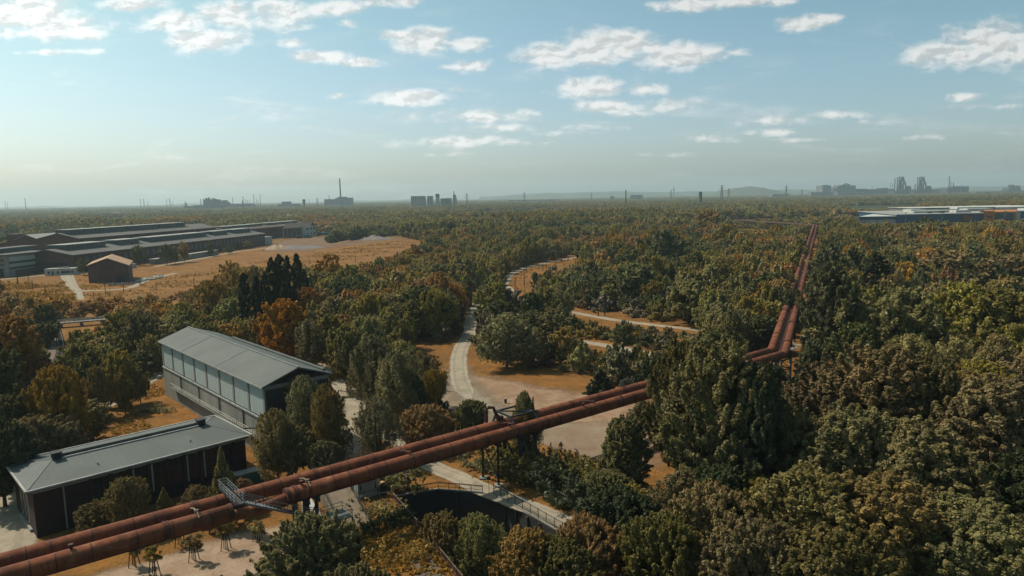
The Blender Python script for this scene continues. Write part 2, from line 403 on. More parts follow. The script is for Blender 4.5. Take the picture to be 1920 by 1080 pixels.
strip('path', [(905, 790), (880, 748), (862, 708), (862, 660), (878, 628), (884, 598), (894, 572), (905, 556), (925, 545), (945, 532), (955, 517), (975, 506), (1000, 498), (1040, 490), (1085, 481), (1105, 472), (1130, 463), (1170, 452)], (5.6, 4.6), M['gravel'], .03, fade=26.)
poly_sheet('dusty_patch', [(840, 680), (885, 682), (905, 715), (960, 765), (1040, 815), (1000, 825), (900, 785), (845, 750), (815, 725)], M['dusty'], .024, 7., 1.)
strip('path', [(950, 536), (962, 549), (977, 561), (1028, 578), (1073, 585.5), (1112, 593), (1167, 602), (1244, 611.5), (1310, 619), (1400, 632), (1500, 648)], 4.4, M['gravel'], .024)
strip('path', [(960, 618), (1000, 626), (1040, 634), (1100, 642), (1160, 652), (1220, 664), (1320, 681), (1420, 699), (1515, 716), (1620, 738), (1720, 765)], 5., M['gravel'], .024)
strip('path', [(820, 502), (870, 501), (908, 503), (935, 499), (965, 491), (1010, 482), (1060, 471), (1100, 462)], 3.6, M['gravel'], .018)
strip('path', [(560, 672), (600, 690), (641, 722), (659, 750), (662, 785), (655, 815), (640, 850)], (5.5, 7.5), M['gravel'], .03)
strip('path', [(690, 795), (745, 826), (800, 868), (860, 895), (930, 928), (1000, 953), (1062, 980), (1120, 1010)], (4.5, 4.4), M['gravel'], .036)
strip('path', [(-30, 1090), (0, 1010), (14, 950), (22, 900), (60, 850), (108, 812), (150, 780), (200, 757), (240, 736), (285, 709), (330, 692)], (11., 4.5), M['gravel'], .03)
poly_sheet('dirt_yard', [(60, 1160), (180, 1075), (300, 1045), (430, 1000), (560, 975), (640, 1000), (640, 1160)], M['sandy'], .02, 4., 1.)
poly_sheet('dirt_yard', [(822, 700), (880, 690), (960, 705), (1050, 722), (1150, 735), (1270, 752), (1340, 800), (1250, 900), (1150, 868), (1040, 838), (905, 800), (820, 800), (760, 760)], M['dirt'], .012, 10., 1.5)
poly_sheet('concrete_yard', [(800, 745), (838, 704), (872, 722), (930, 752), (1000, 778), (1060, 792), (1140, 788), (1205, 850), (1150, 870), (1040, 842), (905, 800), (810, 775)], M['concrete_ground'], .02, 4., 1.)
poly_sheet('dirt_yard', [(600, 760), (690, 770), (700, 840), (800, 880), (780, 925), (700, 940), (600, 900)], M['dirt'], .016, 6., 1.5)
poly_sheet('railway_bed', [(100, 592), (122, 640), (118, 670), (100, 705), (60, 745), (40, 770), (24, 768), (50, 720), (78, 690), (92, 650), (90, 600)], M['ballast'], .02, 1.6, .8)
strip('access_road', [(-60, 527), (0, 524), (60, 518), (110, 515), (165, 511)], 7., M['gravel'], .03)
strip('access_road', [(124, 514), (130, 526), (137, 538), (146, 548), (150, 562)], (9., 4.), M['gravel'], .036)
strip('access_road', [(136, 545), (175, 545), (240, 540), (280, 524), (330, 512)], 5., M['gravel'], .024)
strip('access_road', [(290, 500), (370, 486), (440, 473), (530, 461)], 5., M['gravel'], .024)
poly_sheet('dirt_yard', [(490, 472), (560, 472), (640, 462), (730, 450), (770, 449), (720, 441), (620, 443), (530, 450), (500, 462)], M['heap'], .02, 9., 4.)

# hills and the low rim of land on the horizon
def ridge(name, px0, px1, D, hfun, mt, depth):
    a = GD(px0, 370, D); b = GD(px1, 370, D); n = 90; m_ = MB(); vs = []
    for j in range(9):
        k = j/8; prof = math.sin(math.pi*k)**.8
        for i in range(n+1):
            t = i/n; x = a[0]+(b[0]-a[0])*t; vs.append((x, D+(k-.5)*depth, -2+(hfun(t)+2)*prof))
    fs = [(j*(n+1)+i, j*(n+1)+i+1, (j+1)*(n+1)+i+1, (j+1)*(n+1)+i) for j in range(8) for i in range(n)]
    m_.sheet(vs, fs); return tag(m_.build(name, mt, smooth=True), kind='structure')
M['hill'] = mat('wooded_hill', (.05, .065, .03), col2=(.09, .095, .04), nscale=.02, bump=0)
rnd = random.Random(3)
nzr = lambda s, t: .5*math.sin(t*23+s)+.3*math.sin(t*57+2*s)+.2*math.sin(t*131+3*s)
ridge('hills', 1285, 1500, 7600, lambda t: 112*max(0, math.sin(math.pi*min(1, max(0, (t-.08)/.92)))**1.3)*(1+.06*nzr(1, t)), M['hill'], 900)
ridge('hills', -300, 1000, 10500, lambda t: 34+14*nzr(2, t), M['hill'], 900)
ridge('hills', 900, 2300, 10500, lambda t: 72+16*nzr(5, t)+(24 if t < .35 else 0)*math.sin(math.pi*min(1, t/.35)), M['hill'], 900)
HAZE = 7e-5

# ------------------------------------------------------------------ materials of the built things
def pipe_wear(t, res, geo):
    P = geo.outputs['Position']; vm = t.nodes.new('ShaderNodeVectorMath'); vm.operation = 'MULTIPLY'; t.links.new(P, vm.inputs[0]); vm.inputs[1].default_value = (1.6, 1.6, .25)
    a = nramp(t, nnoise(t, vm.outputs[0], 1.3, 6, .7), [(.50, 0.), (.62, .6)]); res = nmix(t, a, res, (.075, .028, .018))
    return nmix(t, nramp(t, nnoise(t, P, .45, 5, .65, .6), [(.56, 0.), (.66, .5)]), res, (.26, .115, .062))
M['rust'] = mat('rusty_steel', (.28, .092, .042), rough=.85, spec=.15, col2=(.12, .040, .022), nscale=1.5, bump=.15, extra=pipe_wear)
M['rust_dark'] = mat('dark_rust', (.10, .035, .022), rough=.8, col2=(.05, .022, .018), nscale=1.5)
M['steel'] = mat('galvanised_steel', (.24, .26, .26), rough=.45, metal=.5, nscale=2)
M['dark_steel'] = mat('dark_steel', (.035, .035, .038), rough=.7, nscale=2)
M['pole'] = mat('weathered_dark_pole', (.030, .024, .020), rough=.9, nscale=3)
M['concrete'] = mat('grey_concrete', (.33, .325, .28), col2=(.22, .22, .19), rough=.95, spec=.1, nscale=1.2, stretch=(1, 1, .25), bump=.1)
M['panel'] = mat('pale_wall_panel', (.44, .50, .47), col2=(.41, .465, .44), rough=.95, spec=.05, nscale=.8, stretch=(1, 1, .3))
M['pitwall'] = mat('shade_dark_concrete', (.050, .050, .048), col2=(.022, .023, .026), rough=.95, nscale=.6, stretch=(1, 1, .15))  # concrete with the shade of the pit put into its colour
M['slab'] = mat('mossy_slab', (.15, .125, .10), col2=(.08, .07, .05), rough=.95, nscale=1.5)
M['roof_trim'] = mat('grey_roof_trim', (.20, .215, .20), rough=.8, nscale=2)
M['trim'] = mat('pale_trim', (.42, .42, .38), rough=.7, nscale=2)
HALLDIR = np.array([42.1, -49.7])/65.1; BRDIR = np.array([23.2, 22.5]); BRDIR = BRDIR/np.linalg.norm(BRDIR)
M['hallroof'] = mat('grey_hall_roofing', (.112, .124, .112), col2=(.082, .092, .085), rough=.75, nscale=.5, extra=stripes((*HALLDIR, 0), .9, .08, .75))
M['brroof'] = mat('grey_lead_roofing', (.120, .136, .124), col2=(.088, .10, .093), rough=.7, nscale=.6, extra=stripes((*BRDIR, 0), 1.1, .07, .78))
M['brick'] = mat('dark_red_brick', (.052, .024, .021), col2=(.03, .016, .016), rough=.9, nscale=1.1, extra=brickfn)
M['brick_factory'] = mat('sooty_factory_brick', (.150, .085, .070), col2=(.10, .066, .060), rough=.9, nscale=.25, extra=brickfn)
M['glass'] = mat('dark_window_glass', (.012, .018, .022), rough=.15, spec=.25, nscale=1)
M['glassblue'] = mat('dusty_factory_glazing', (.055, .085, .095), rough=.35, spec=.5, nscale=.3)
M['factroof'] = mat('tar_factory_roof', (.145, .135, .120), col2=(.10, .098, .092), rough=.9, nscale=.08)
M['factroof_light'] = mat('pale_factory_roof', (.36, .36, .32), col2=(.25, .25, .23), rough=.8, nscale=.15)
M['factroof_brown'] = mat('brown_factory_roof', (.13, .095, .078), rough=.9, nscale=.1)
M['white'] = mat('off_white_render', (.60, .60, .56), rough=.8, nscale=.4)
M['orange_roof'] = mat('orange_tiled_roof', (.44, .275, .165), col2=(.35, .21, .125), rough=.85, nscale=.4)
M['teal'] = mat('teal_paint', (.02, .13, .135), rough=.5, nscale=1)
M['sign_white'] = mat('pale_green_sheet_metal', (.37, .43, .40), rough=.5, nscale=1)
M['wood'] = mat('weathered_wood', (.24, .18, .12), rough=.9, nscale=3)
M['blue'] = mat('dark_blue_cladding', (.018, .085, .175), col2=(.015, .065, .13), rough=.6, nscale=.05)
M['orange'] = mat('orange_cladding', (.62, .21, .03), rough=.6, nscale=.05)
M['far_grey'] = mat('sooty_industrial_steel', (.055, .060, .065), rough=.9, nscale=.02)
M['far_pale'] = mat('pale_far_concrete', (.42, .42, .38), rough=.9, nscale=.02)
M['far_mid'] = mat('grey_far_concrete', (.17, .17, .17), rough=.9, nscale=.02)
M['bluefence'] = mat('pale_blue_painted_steel', (.17, .40, .44), rough=.6, nscale=1)
M['tealroof'] = mat('teal_steel_container', (.03, .16, .17), rough=.6, nscale=.5)
M['rail'] = mat('worn_rail', (.16, .12, .10), rough=.5, metal=.6, nscale=3)
M['sleeper'] = mat('dark_sleeper', (.06, .045, .035), rough=.9, nscale=3)
M['yellow'] = mat('yellow_paint', (.55, .36, .16), rough=.6, nscale=2)
M['rubble'] = mat('pale_rubble', (.50, .47, .40), rough=.9, nscale=1)

def v3(p, z): return (float(p[0]), float(p[1]), z)
def frame_quad(m_, a, b, z0, z1, t0, t1, u0, u1, off, nrm, th):
    """flat box on the wall a-b between fractions t0..t1, heights u0..u1, standing off the wall by `off`, th thick"""
    a = np.array(a[:2]); b = np.array(b[:2]); n = np.array(nrm)
    p = a+(b-a)*t0+n*off; q = a+(b-a)*t1+n*off
    m_.prism([tuple(p), tuple(q), tuple(q+n*th), tuple(p+n*th)], z0+(z1-z0)*u0, z0+(z1-z0)*u1)

# ------------------------------------------------------------------ the tall grey hall
def grey_hall():
    A = np.array([-91.7, 180.5]); B = np.array([-48.5, 132.9])       # far and near corner of the long lit wall
    d = (B-A)/np.linalg.norm(B-A); n = np.array([-d[1], d[0]])        # n points away to the right, into the hall
    Wd = 14.2; L_ = np.linalg.norm(B-A); out_ = -n
    C_, D_ = B+n*Wd, A+n*Wd
    rt = thing('grey_hall', (*((A+C_)/2), 0), 'tall grey concrete hall with pale wall panels and a low pitched grey roof', 'hall')
    zl, ze, zr = 7.6, 14.3, 17.2
    b = MB(); b.prism([A, B, C_, D_], 0, zl); b.build('wall', M['concrete'], rt)
    b = MB(); i = .25
    b.prism([A+n*i+d*i, B+n*i-d*i, C_-n*i-d*i, D_-n*i+d*i], zl, ze)
    b.build('upper_wall', M['concrete'], rt)
    nb = 8
    for k in range(nb):
        p = MB(); frame_quad(p, A, B, zl, ze, (k+.08)/nb, (k+.92)/nb, .06, .93, .0-.25, out_, .10); p.build('wall_panel', M['panel'], rt)
    for k in range(nb+1):
        p = MB(); t = min(max(k/nb, .006), .994); frame_quad(p, A, B, zl, ze, t-.006, t+.006, 0, 1, -.25, out_, .20); p.build('pilaster', M['concrete'], rt)
    p = MB(); frame_quad(p, A, B, zl, ze, 0, 1, -.01, .035, 0, out_, .22); p.build('ledge', M['trim'], rt)
    # walkway along the wall with its railing
    p = MB(); frame_quad(p, A, B, 0, 1, .13, .985, 3.7, 3.9, 0, out_, 1.0)
    wk = p.build('walkway', M['concrete'], rt)
    p = MB()
    def wp(t, o, z): q = A+(B-A)*t+out_*o; return (q[0], q[1], z)
    for k in range(48):
        t = .13+.855*k/47; p.bar(wp(t, .94, 3.9), wp(t, .94, 4.95), .07)
    for z in (4.95, 4.45): p.bar(wp(.13, .94, z), wp(.985, .94, z), .13 if z > 4.6 else .06)
    p.build('railing', M['trim'], wk)
    for t in (.22, .42, .62, .83):
        p = MB(); p.tube([wp(t, .14, 4), wp(t, .14, zl)], .11, 8); p.build('downpipe', M['dark_steel'], rt)
    p = MB(); p.tube([wp(.93, .2, 5.2), wp(.93, 6.5, 6.4)], .16, 8); p.build('duct', M['steel'], rt)
    # shallow pitched roof with overhang and slightly raised ridge strips
    o = .55; a, b_, c_, e_ = A-d*o-n*o, B+d*o*1.2-n*o, C_+d*o*1.2+n*o, D_-d*o+n*o
    m1, m2 = (a+e_)/2, (b_+c_)/2; th = .35
    r = MB()
    top = [v3(a, ze+.2), v3(b_, ze+.2), v3(m2, zr), v3(m1, zr), v3(c_, ze+.2), v3(e_, ze+.2)]
    bot = [(x, y, z-th) for x, y, z in top]
    r.add(top+bot, [(0, 1, 2, 3), (3, 2, 4, 5), (9, 8, 7, 6), (11, 10, 8, 9), (0, 6, 7, 1), (1, 7, 8, 2), (2, 8, 10, 4), (4, 10, 11, 5), (5, 11, 9, 3), (3, 9, 6, 0)])
    rf = r.build('roof', M['hallroof'], rt)
    p = MB(); p.bar(v3(m1, zr+.03), v3(m2, zr+.03), .5, .12)
    for t in (.28, .62):
        q = m1+(m2-m1)*t; e1 = a+(b_-a)*t; p.bar(v3(q, zr+.04), v3(e1, ze+.24), .35, .08)
    p.build('ridge_strip', M['roof_trim'], rf)
    p = MB(); p.bar(v3(a, ze+.02), v3(b_, ze+.02), .22, .3); p.build('gutter', M['trim'], rf)
    # clerestory strip along the far eave
    q1, q2 = m1+(e_-m1)*.80, m2+(c_-m2)*.80
    r = MB(); s1, s2 = q1+d*14, q2-d*2; r.prism([s1, s2, s2+n*.7, s1+n*.7], ze+.4, ze+1.1); r.build('skylight', M['hallroof'], rf)
    # dark gable end: recessed door bay, lintel, braces
    g_ = MB(); x1, x2 = B+n*.5, C_-n*.5
    g_.add([v3(B+n*.3-d*.28, ze-.2), v3(C_-n*.3-d*.28, ze-.2), v3((B+C_)/2-d*.28, zr-.5), v3(B+n*.3-d*.5, ze-.2), v3(C_-n*.3-d*.5, ze-.2), v3((B+C_)/2-d*.5, zr-.5)], [(0, 1, 2), (5, 4, 3), (0, 3, 4, 1), (1, 4, 5, 2), (2, 5, 3, 0)])
    g_.build('gable', M['brick'], rt)
    g_ = MB(); g_.prism([x1+d*.02, x2+d*.02, x2+d*.12, x1+d*.12], 8.2, 13.6); g_.build('gable_cladding', M['dark_steel'], rt)
    return rt
grey_hall()

# ------------------------------------------------------------------ the low brick hall
def brick_hall():
    A = np.array([-72.6, 101.2]); B = np.array([-49.2, 124.0])
    d = (B-A)/np.linalg.norm(B-A); n = np.array([-d[1], d[0]]); Wd = 15.2; out_ = -n; ze = 7.5; zr = 9.3
    C_, D_ = B+n*Wd, A+n*Wd
    rt = thing('brick_hall', (*((A+C_)/2), 0), 'low dark brick hall with a flat hipped grey roof and tall shaded windows', 'hall')
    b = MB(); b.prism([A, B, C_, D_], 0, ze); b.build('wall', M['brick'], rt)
    L_ = np.linalg.norm(B-A)
    # nine tall window bays: glass, pilasters, glazing bars
    t0, t1, nb = .235, .93, 8
    for k in range(nb):
        a = t0+(t1-t0)*(k+.10)/nb; b_ = t0+(t1-t0)*(k+.90)/nb
        f = MB(); frame_quad(f, A, B, 0, ze, a, b_, .16, .93, 0, out_, .06); wn = f.build('window', M['dark_steel'], rt)
        f = MB()
        for q in range(3):
            for s_ in range(4):
                frame_quad(f, A, B, 0, ze, a+(b_-a)*(q+.06)/3, a+(b_-a)*(q+.94)/3, .17+.76*(s_+.04)/4, .17+.76*(s_+.96)/4, .06, out_, .02)
        f.build('pane', M['glass'], wn)
    for k in range(nb+1):
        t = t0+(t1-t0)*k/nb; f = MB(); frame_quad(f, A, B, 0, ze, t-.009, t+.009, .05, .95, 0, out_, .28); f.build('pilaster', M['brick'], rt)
    for k in (2, 3, 5, 6, 7):
        t = t0+(t1-t0)*(k)/nb+.011; f = MB(); frame_quad(f, A, B, 0, ze, t-.001, t+.007, .3, .93, .28, out_, .04); f.build('light_strip', M['concrete'], rt)
    f = MB(); frame_quad(f, A, B, 0, ze, .118, .124, .02, .97, .02, out_, .12); f.build('downpipe', M['concrete'], rt)
    f = MB(); frame_quad(f, A, B, 0, ze, 0, 1, .94, 1.0, 0.0, out_, .10); f.build('cornice', M['trim'], rt)
    # left end wall: three narrow window slots
    for t in (.30, .46, .62):
        f = MB(); frame_quad(f, D_, A, 0, ze, t, t+.07, .12, .9, 0, -d, .05); wn = f.build('window', M['trim'], rt)
        f = MB(); frame_quad(f, D_, A, 0, ze, t+.015, t+.055, .14, .88, .05, -d, .02); f.build('pane', M['glass'], wn)
    f = MB(); frame_quad(f, D_, A, 0, ze, .25, .8, .0, .06, 0, -d, .35); f.build('plinth', M['concrete'], rt)
    # hipped roof
    o = .95; a, b_, c_, e_ = A-d*o-n*o, B+d*o-n*o, C_+d*o+n*o, D_-d*o+n*o; hp = 5.2
    m1, m2 = (a+e_)/2+d*hp, (b_+c_)/2-d*hp; z = ze+.35
    r = MB(); top = [v3(a, z), v3(b_, z), v3(c_, z), v3(e_, z), v3(m1, zr), v3(m2, zr)]; bot = [v3(p, ze) for p in (a, b_, c_, e_)]
    r.add(top+bot, [(0, 1, 5, 4), (1, 2, 5), (2, 3, 4, 5), (3, 0, 4), (9, 8, 7, 6), (0, 6, 7, 1), (1, 7, 8, 2), (2, 8, 9, 3), (3, 9, 6, 0)])
    rf = r.build('roof', M['brroof'], rt)
    p = MB()
    for q in ((a, b_), (b_, c_), (c_, e_), (e_, a)): p.bar(v3(q[0], z+.02), v3(q[1], z+.02), .28, .24)
    p.build('roof_edge', M['trim'], rf)
    # skylight slot: dark upstand shading a pale kerb
    s1, s2 = m1+d*1.2, m2-d*1.0
    p = MB(); p.prism([s1+n*.05, s2+n*.05, s2+n*.75, s1+n*.75], zr-.15, zr+.55); p.build('skylight', M['hallroof'], rf)
    p = MB(); p.prism([s1-n*.55, s2-n*.55, s2-n*.28, s1-n*.28], zr-.25, zr+.12); p.build('skylight_kerb', M['trim'], rf)
    p = MB(); p.prism([s1-n*.25, s2-n*.25, s2+n*.04, s1+n*.04], zr-.3, zr+.02); p.build('skylight_glazing', M['glass'], rf)
    for q in (m1+d*.6, m2-d*.6):
        p = MB(); p.box((q[0], q[1], zr+.5), (1.3, 1.3, .9), math.atan2(d[1], d[0])); p.box((q[0], q[1], zr+1.05), (1.6, 1.6, .14), math.atan2(d[1], d[0])); p.build('vent', M['dark_steel'], rf)
    p = MB()
    for (u_, v_) in ((m1, a), (m2, b_), (m2, c_), (m1, e_)): p.bar(v3(u_, zr+.02), v3(v_, z+.06), .16, .06)
    p.build('hip_seam', M['roof_trim'], rf)
    for t in (.3, .72):
        q = a+(b_-a)*t+n*3.2; p = MB(); p.tube([v3(q, ze+.6), v3(q, ze+1.35)], .12, 8); p.build('vent_pipe', M['trim'], rf)
brick_hall()

# ------------------------------------------------------------------ twin gas pipes
ZP = 9.0; RP = 1.08; SP = 4.1
P0 = np.array([-10.2, 111.9]); PD = np.array([67.7+44.6, 174.0-83.6]); PD /= np.linalg.norm(PD); PN = np.array([-PD[1], PD[0]])
FB = P0+PD*((67.7+1.6+10.2)/PD[0])            # front pipe bend
B2 = np.array([368.5, 850.2])                  # far end of the second run
Q = B2-FB; QD = Q/np.linalg.norm(Q); QN = np.array([-QD[1], QD[0]])
def isect(p, d, q, e):
    t = ((q[0]-p[0])*e[1]-(q[1]-p[1])*e[0])/(d[0]*e[1]-d[1]*e[0]); return p+d*t
S2 = 3.4
BB = isect(P0+PN*SP, PD, FB+QN*S2, QD)         # back pipe bend
FE = FB+QD*np.linalg.norm(Q); BE = isect(FB+QN*S2, QD, FE, QN)
F3 = np.array([329.5, 1119.2]); F4 = np.array([690., 1350.])

def ring(m_, p, d, r, wd, up=0.):
    p = np.array([*p, ZP+up]); d = np.array([*d, 0]); m_.tube([p-d*wd/2, p+d*wd/2], r, 20)

def pipe_run(name, a, b, label, rings, gap=None, rad=RP, fl=None, bm='rust', group='rusty gas pipes', nz=0., elbow=None):
    d = (b-a); L_ = np.linalg.norm(d); d = d/L_
    rt = thing(name, (*((a+b)/2), ZP), label, 'pipe', group)
    b_ = MB()
    segs = [(0, L_)] if not gap else [(0, gap[0]), (gap[1], L_)]
    for s, e in segs:
        n = max(1, int((e-s)/12))
        b_.tube([(*(a+d*(s+(e-s)*i/n)), ZP) for i in range(n+1)], rad, 20)
    b_.build('pipe_body', M[bm], rt, smooth=True)
    me = bpy.data.objects
    m2 = MB(); nr = 0; rings = sorted(rings, key=lambda s: np.linalg.norm(a+d*s-np.array([0, 20.])))
    for s in rings:
        if gap and gap[0]-.3 < s < gap[1]+.3: continue
        if not 0 < s < L_: continue
        if nr < 90: m1 = MB(); ring(m1, a+d*s, d, rad+.045, .16); m1.build('weld_ring', M['rust_dark'], rt)
        else: ring(m2, a+d*s, d, rad+.045, .16)
        nr += 1
    if m2.v: m2.build('weld_rings', M['rust_dark'], rt)['kind'] = 'stuff'
    for s in (fl or []):
        m3 = MB(); ring(m3, a+d*s, d, rad+.14, .30); ring(m3, a+d*(s+.42), d, rad+.14, .12); m3.build('flange', M['rust_dark'], rt)
    return rt, d, L_

fa = FB-PD*186; ba = BB-PD*189.
rr = random.Random(5)
def ringlist(L_, lo, hi):
    s = rr.uniform(0, hi); o = []
    while s < L_: o.append(s); s += rr.uniform(lo, hi)
    return o
LF = 186.; LB = 189.
gap0 = (np.array([G(425, 953, ZP)[0], G(425, 953, ZP)[1]])-fa)@PD; gap1 = (G(531, 925, ZP)[:2]-fa)@PD
r1, _, _ = pipe_run('gas_pipe', fa, FB, 'front rusty pipe of the pair crossing the yard, broken off beside the steel walkway', ringlist(LF, 2.4, 5), gap=(gap0, gap1), fl=[22, 40, gap1+1, 124, 148, 167])
for (s, e) in ((gap0, 1), (gap1, -1)):   # drooping torn ends
    p = fa+PD*s; b_ = MB(); b_.tube([(*(p-PD*e*.3), ZP), (*(p+PD*e*.2), ZP)], RP+.08, 20); b_.build('end_collar', M['rust_dark'], r1)
b_ = MB(); p = fa+PD*(gap1-.2); q = fa+PD*(gap1-11.5)
b_.tube([(*(p+PD*.8), ZP-.4), (*(p-PD*3), ZP-.75), (*(p-PD*7), ZP-.6), (*q, ZP-1.)], [.95, .8, .72, .5], 12); b_.build('inner_pipe', M['rust'], r1, smooth=True)
r2, _, _ = pipe_run('gas_pipe', ba, BB, 'back rusty pipe of the pair crossing the yard, carrying the small vent loop', ringlist(LB, 2.4, 5), fl=[20, 47, 64, 132, 154, 173])
r3, _, L3 = pipe_run('gas_pipe', FB, FE, 'right-hand rusty pipe with close-set rings, running from the bend far into the wood', [k*2.35+rr.uniform(-.25, .25) for k in range(1, 300)], fl=[k for k in range(12, 640, 31)])
r4, _, L4 = pipe_run('gas_pipe', BB, BE, 'left-hand rusty pipe with widely spaced rings, running from the bend far into the wood', ringlist(700, 7, 15)+[6, 10.5, 15, 21], fl=[k for k in range(20, 640, 43)], rad=1.12)
for (rt, pt, rd, a_, b__) in ((r1, FB, RP, PD, QD), (r4, BB, 1.12, PD, QD)):
    b_ = MB(); b_.tube([(*(pt-a_*1.6), ZP), (*(pt-a_*.55+b__*.0), ZP), (*(pt+b__*.55), ZP), (*(pt+b__*1.6), ZP)], rd+.03, 20); b_.build('elbow', M['rust'], rt, smooth=True)
# far run that turns back left, then right again
m_ = pipe_run('gas_pipe', FE+QD*1.5, F3, 'distant dark pipe running left across the wood from the long double run', [], rad=1.3, bm='rust_dark', group='far pipes')
m_ = pipe_run('gas_pipe', F3+np.array([6, 4.]), F4, 'farthest thin dark pipe above the trees, running right towards the blue warehouse', [], rad=1.25, bm='rust_dark', group='far pipes')

# small fittings on top of the pipes
def fitting(run, base, pts, mt, name, r=.12):
    b_ = MB()
    for seg in pts: b_.tube([np.array(p) for p in seg], r, 8)
    return b_.build(name, mt, run, smooth=False)
for s in (44, gap1+3.2, gap1+20, gap1+41, gap1+61, 156):
    p = fa+PD*s; c = [(*(p+PN*k), ZP+z) for k, z in ((3., .75), (1.5, 1.25), (0, 1.34), (-1.0, .85))]
    b_ = MB(); b_.tube(c, .12, 8); b_.box((*(p+PN*.2), ZP+1.38), (.5, .4, .3), math.atan2(PD[1], PD[0])); b_.build('clamp', M['wood'] if s < 70 else M['rust_dark'], r1)
for s in (30, 58, 96, 114, 135):
    p = fa+PD*s; b_ = MB(); b_.tube([(*p, ZP+1.1), (*p, ZP+1.6)], .18, 10); b_.tube([(*p, ZP+1.55), (*p, ZP+1.65)], .3, 10); b_.build('inspection_nozzle', M['rust_dark'], r1)
# vent loop at photo x 930
pv = G(931, 800, ZP)[:2]; s = (pv-ba)@PD; pc = ba+PD*s
b_ = MB(); b_.tube([(*(pc-PD*1.0+PN*1.6), ZP-1), (*(pc-PD*1.0+PN*1.6), ZP+3.0), (*(pc-PD*.6+PN*1.5), ZP+3.35), (*(pc+PD*.3+PN*1.2), ZP+3.2), (*(pc+PD*.5+PN*.8), ZP+2.2), (*(pc+PD*.9), ZP+1.2)], .3, 10)
b_.box((*(pc+PD*.9+PN*.2), ZP+1.4), (1.3, .8, .5), math.atan2(PD[1], PD[0])); b_.build('vent_loop', M['rust_dark'], r2)

# rusted arch frame that carries the pipes at the expansion joint
pf = G(985, 800, ZP)[:2]; s = (pf-ba)@PD; c0 = ba+PD*s
rt = thing('arch_frame', (*c0, ZP), 'dark rusted steel arch frame straddling both pipes above the twin columns', 'frame')
for k in (-1, 1):
    b_ = MB()
    for o in (-.0,):
        a1 = c0+PN*2.0*1; q = [c0+PN*1.9+PD*k*3.6, c0+PN*1.2+PD*k*2.6, c0+PD*k*1.2, c0-PN*2.5+PD*k*3.0]
    b_.bar((*(c0+PN*1.7+PD*k*3.8), ZP-.6), (*(c0+PN*1.5+PD*k*2.6), ZP+2.3), .3); b_.bar((*(c0-PN*5.6+PD*k*2.9), ZP-.6), (*(c0-PN*2.6+PD*k*2.6), ZP+2.1), .3)
    b_.bar((*(c0+PN*1.5+PD*k*2.6), ZP+2.3), (*(c0-PN*2.6+PD*k*2.6), ZP+2.1), .3); b_.build('side_frame', M['dark_steel'], rt)
b_ = MB(); b_.bar((*(c0+PN*1.5-PD*2.6), ZP+2.3), (*(c0+PN*1.5+PD*2.6), ZP+2.3), .28); b_.bar((*(c0-PN*2.6-PD*2.6), ZP+2.1), (*(c0-PN*2.6+PD*2.6), ZP+2.1), .28)
b_.bar((*(c0+PN*1.5-PD*2.6), ZP+2.3), (*(c0-PN*2.6+PD*2.6), ZP+2.1), .2); b_.build('cross_beam', M['dark_steel'], rt)

def trestle(c, d, n, label, wd=SP, legs=2, col='dark_steel', h=ZP, spread=.0, r=.35):
    """steel portal under both pipes: columns, cap beam, braces"""
    rt = thing('pipe_support', (*c, 0), label, 'pipe support', 'steel supports under the pipes')
    tops = [c-n*(wd*.5+.2), c+n*(wd*.5+.2)]
    for t in tops:
        b_ = MB(); b_.bar((*(t+ (t-c)*spread), 0), (*t, h-1.75), r*1.3, r*1.3); b_.build('column', M[col], rt)
        b_ = MB(); b_.box((*(t+(t-c)*spread), .15), (1.3, 1.3, .3)); b_.build('footing', M['concrete'], rt)
    b_ = MB(); b_.bar((*(tops[0]-n*.9), h-1.5), (*(tops[1]+n*.9), h-1.5), .5, .5); b_.build('cap_beam', M[col], rt)
    b_ = MB()
    for k in (-wd/2, wd/2): b_.box((*(c+n*k), h-1.2), (1.0, 1.0, .35), math.atan2(n[1], n[0]))
    b_.build('saddle', M['rust_dark'], rt)
    b_ = MB(); z1, z2 = 1.2, h-2.2
    b_.bar((*tops[0], z1), (*tops[1], z2), .18); b_.bar((*tops[1], z1), (*tops[0], z2), .18); b_.build('brace', M[col], rt)
    return rt
def mid(s): return fa+PD*s+PN*SP/2
sj = (pf-fa)@PD
trestle(mid(60), PD, PN, 'steel portal carrying the pipes over the yard left of the steel stairway')
trestle(mid((G(565, 915, ZP)[:2]-fa)@PD), PD, PN, 'dark steel portal below the broken pipe, at the foot of the steel stairway', r=.5)
trestle(mid(sj-1.8), PD, PN, 'left one of the close pair of dark portals under the arch frame', r=.55)
trestle(mid(sj+1.6), PD, PN, 'right one of the close pair of dark portals under the arch frame', r=.55)
trestle(mid((G(925, 815, ZP)[:2]-fa)@PD), PD, PN, 'slim dark portal under the pipes, left of the arch frame, in the hedge', r=.3)
trestle(mid(154), PD, PN, 'steel portal under the pipes where they cross the open yard')
trestle(mid(173), PD, PN, 'steel portal under the pipes, hidden in the tall green trees')
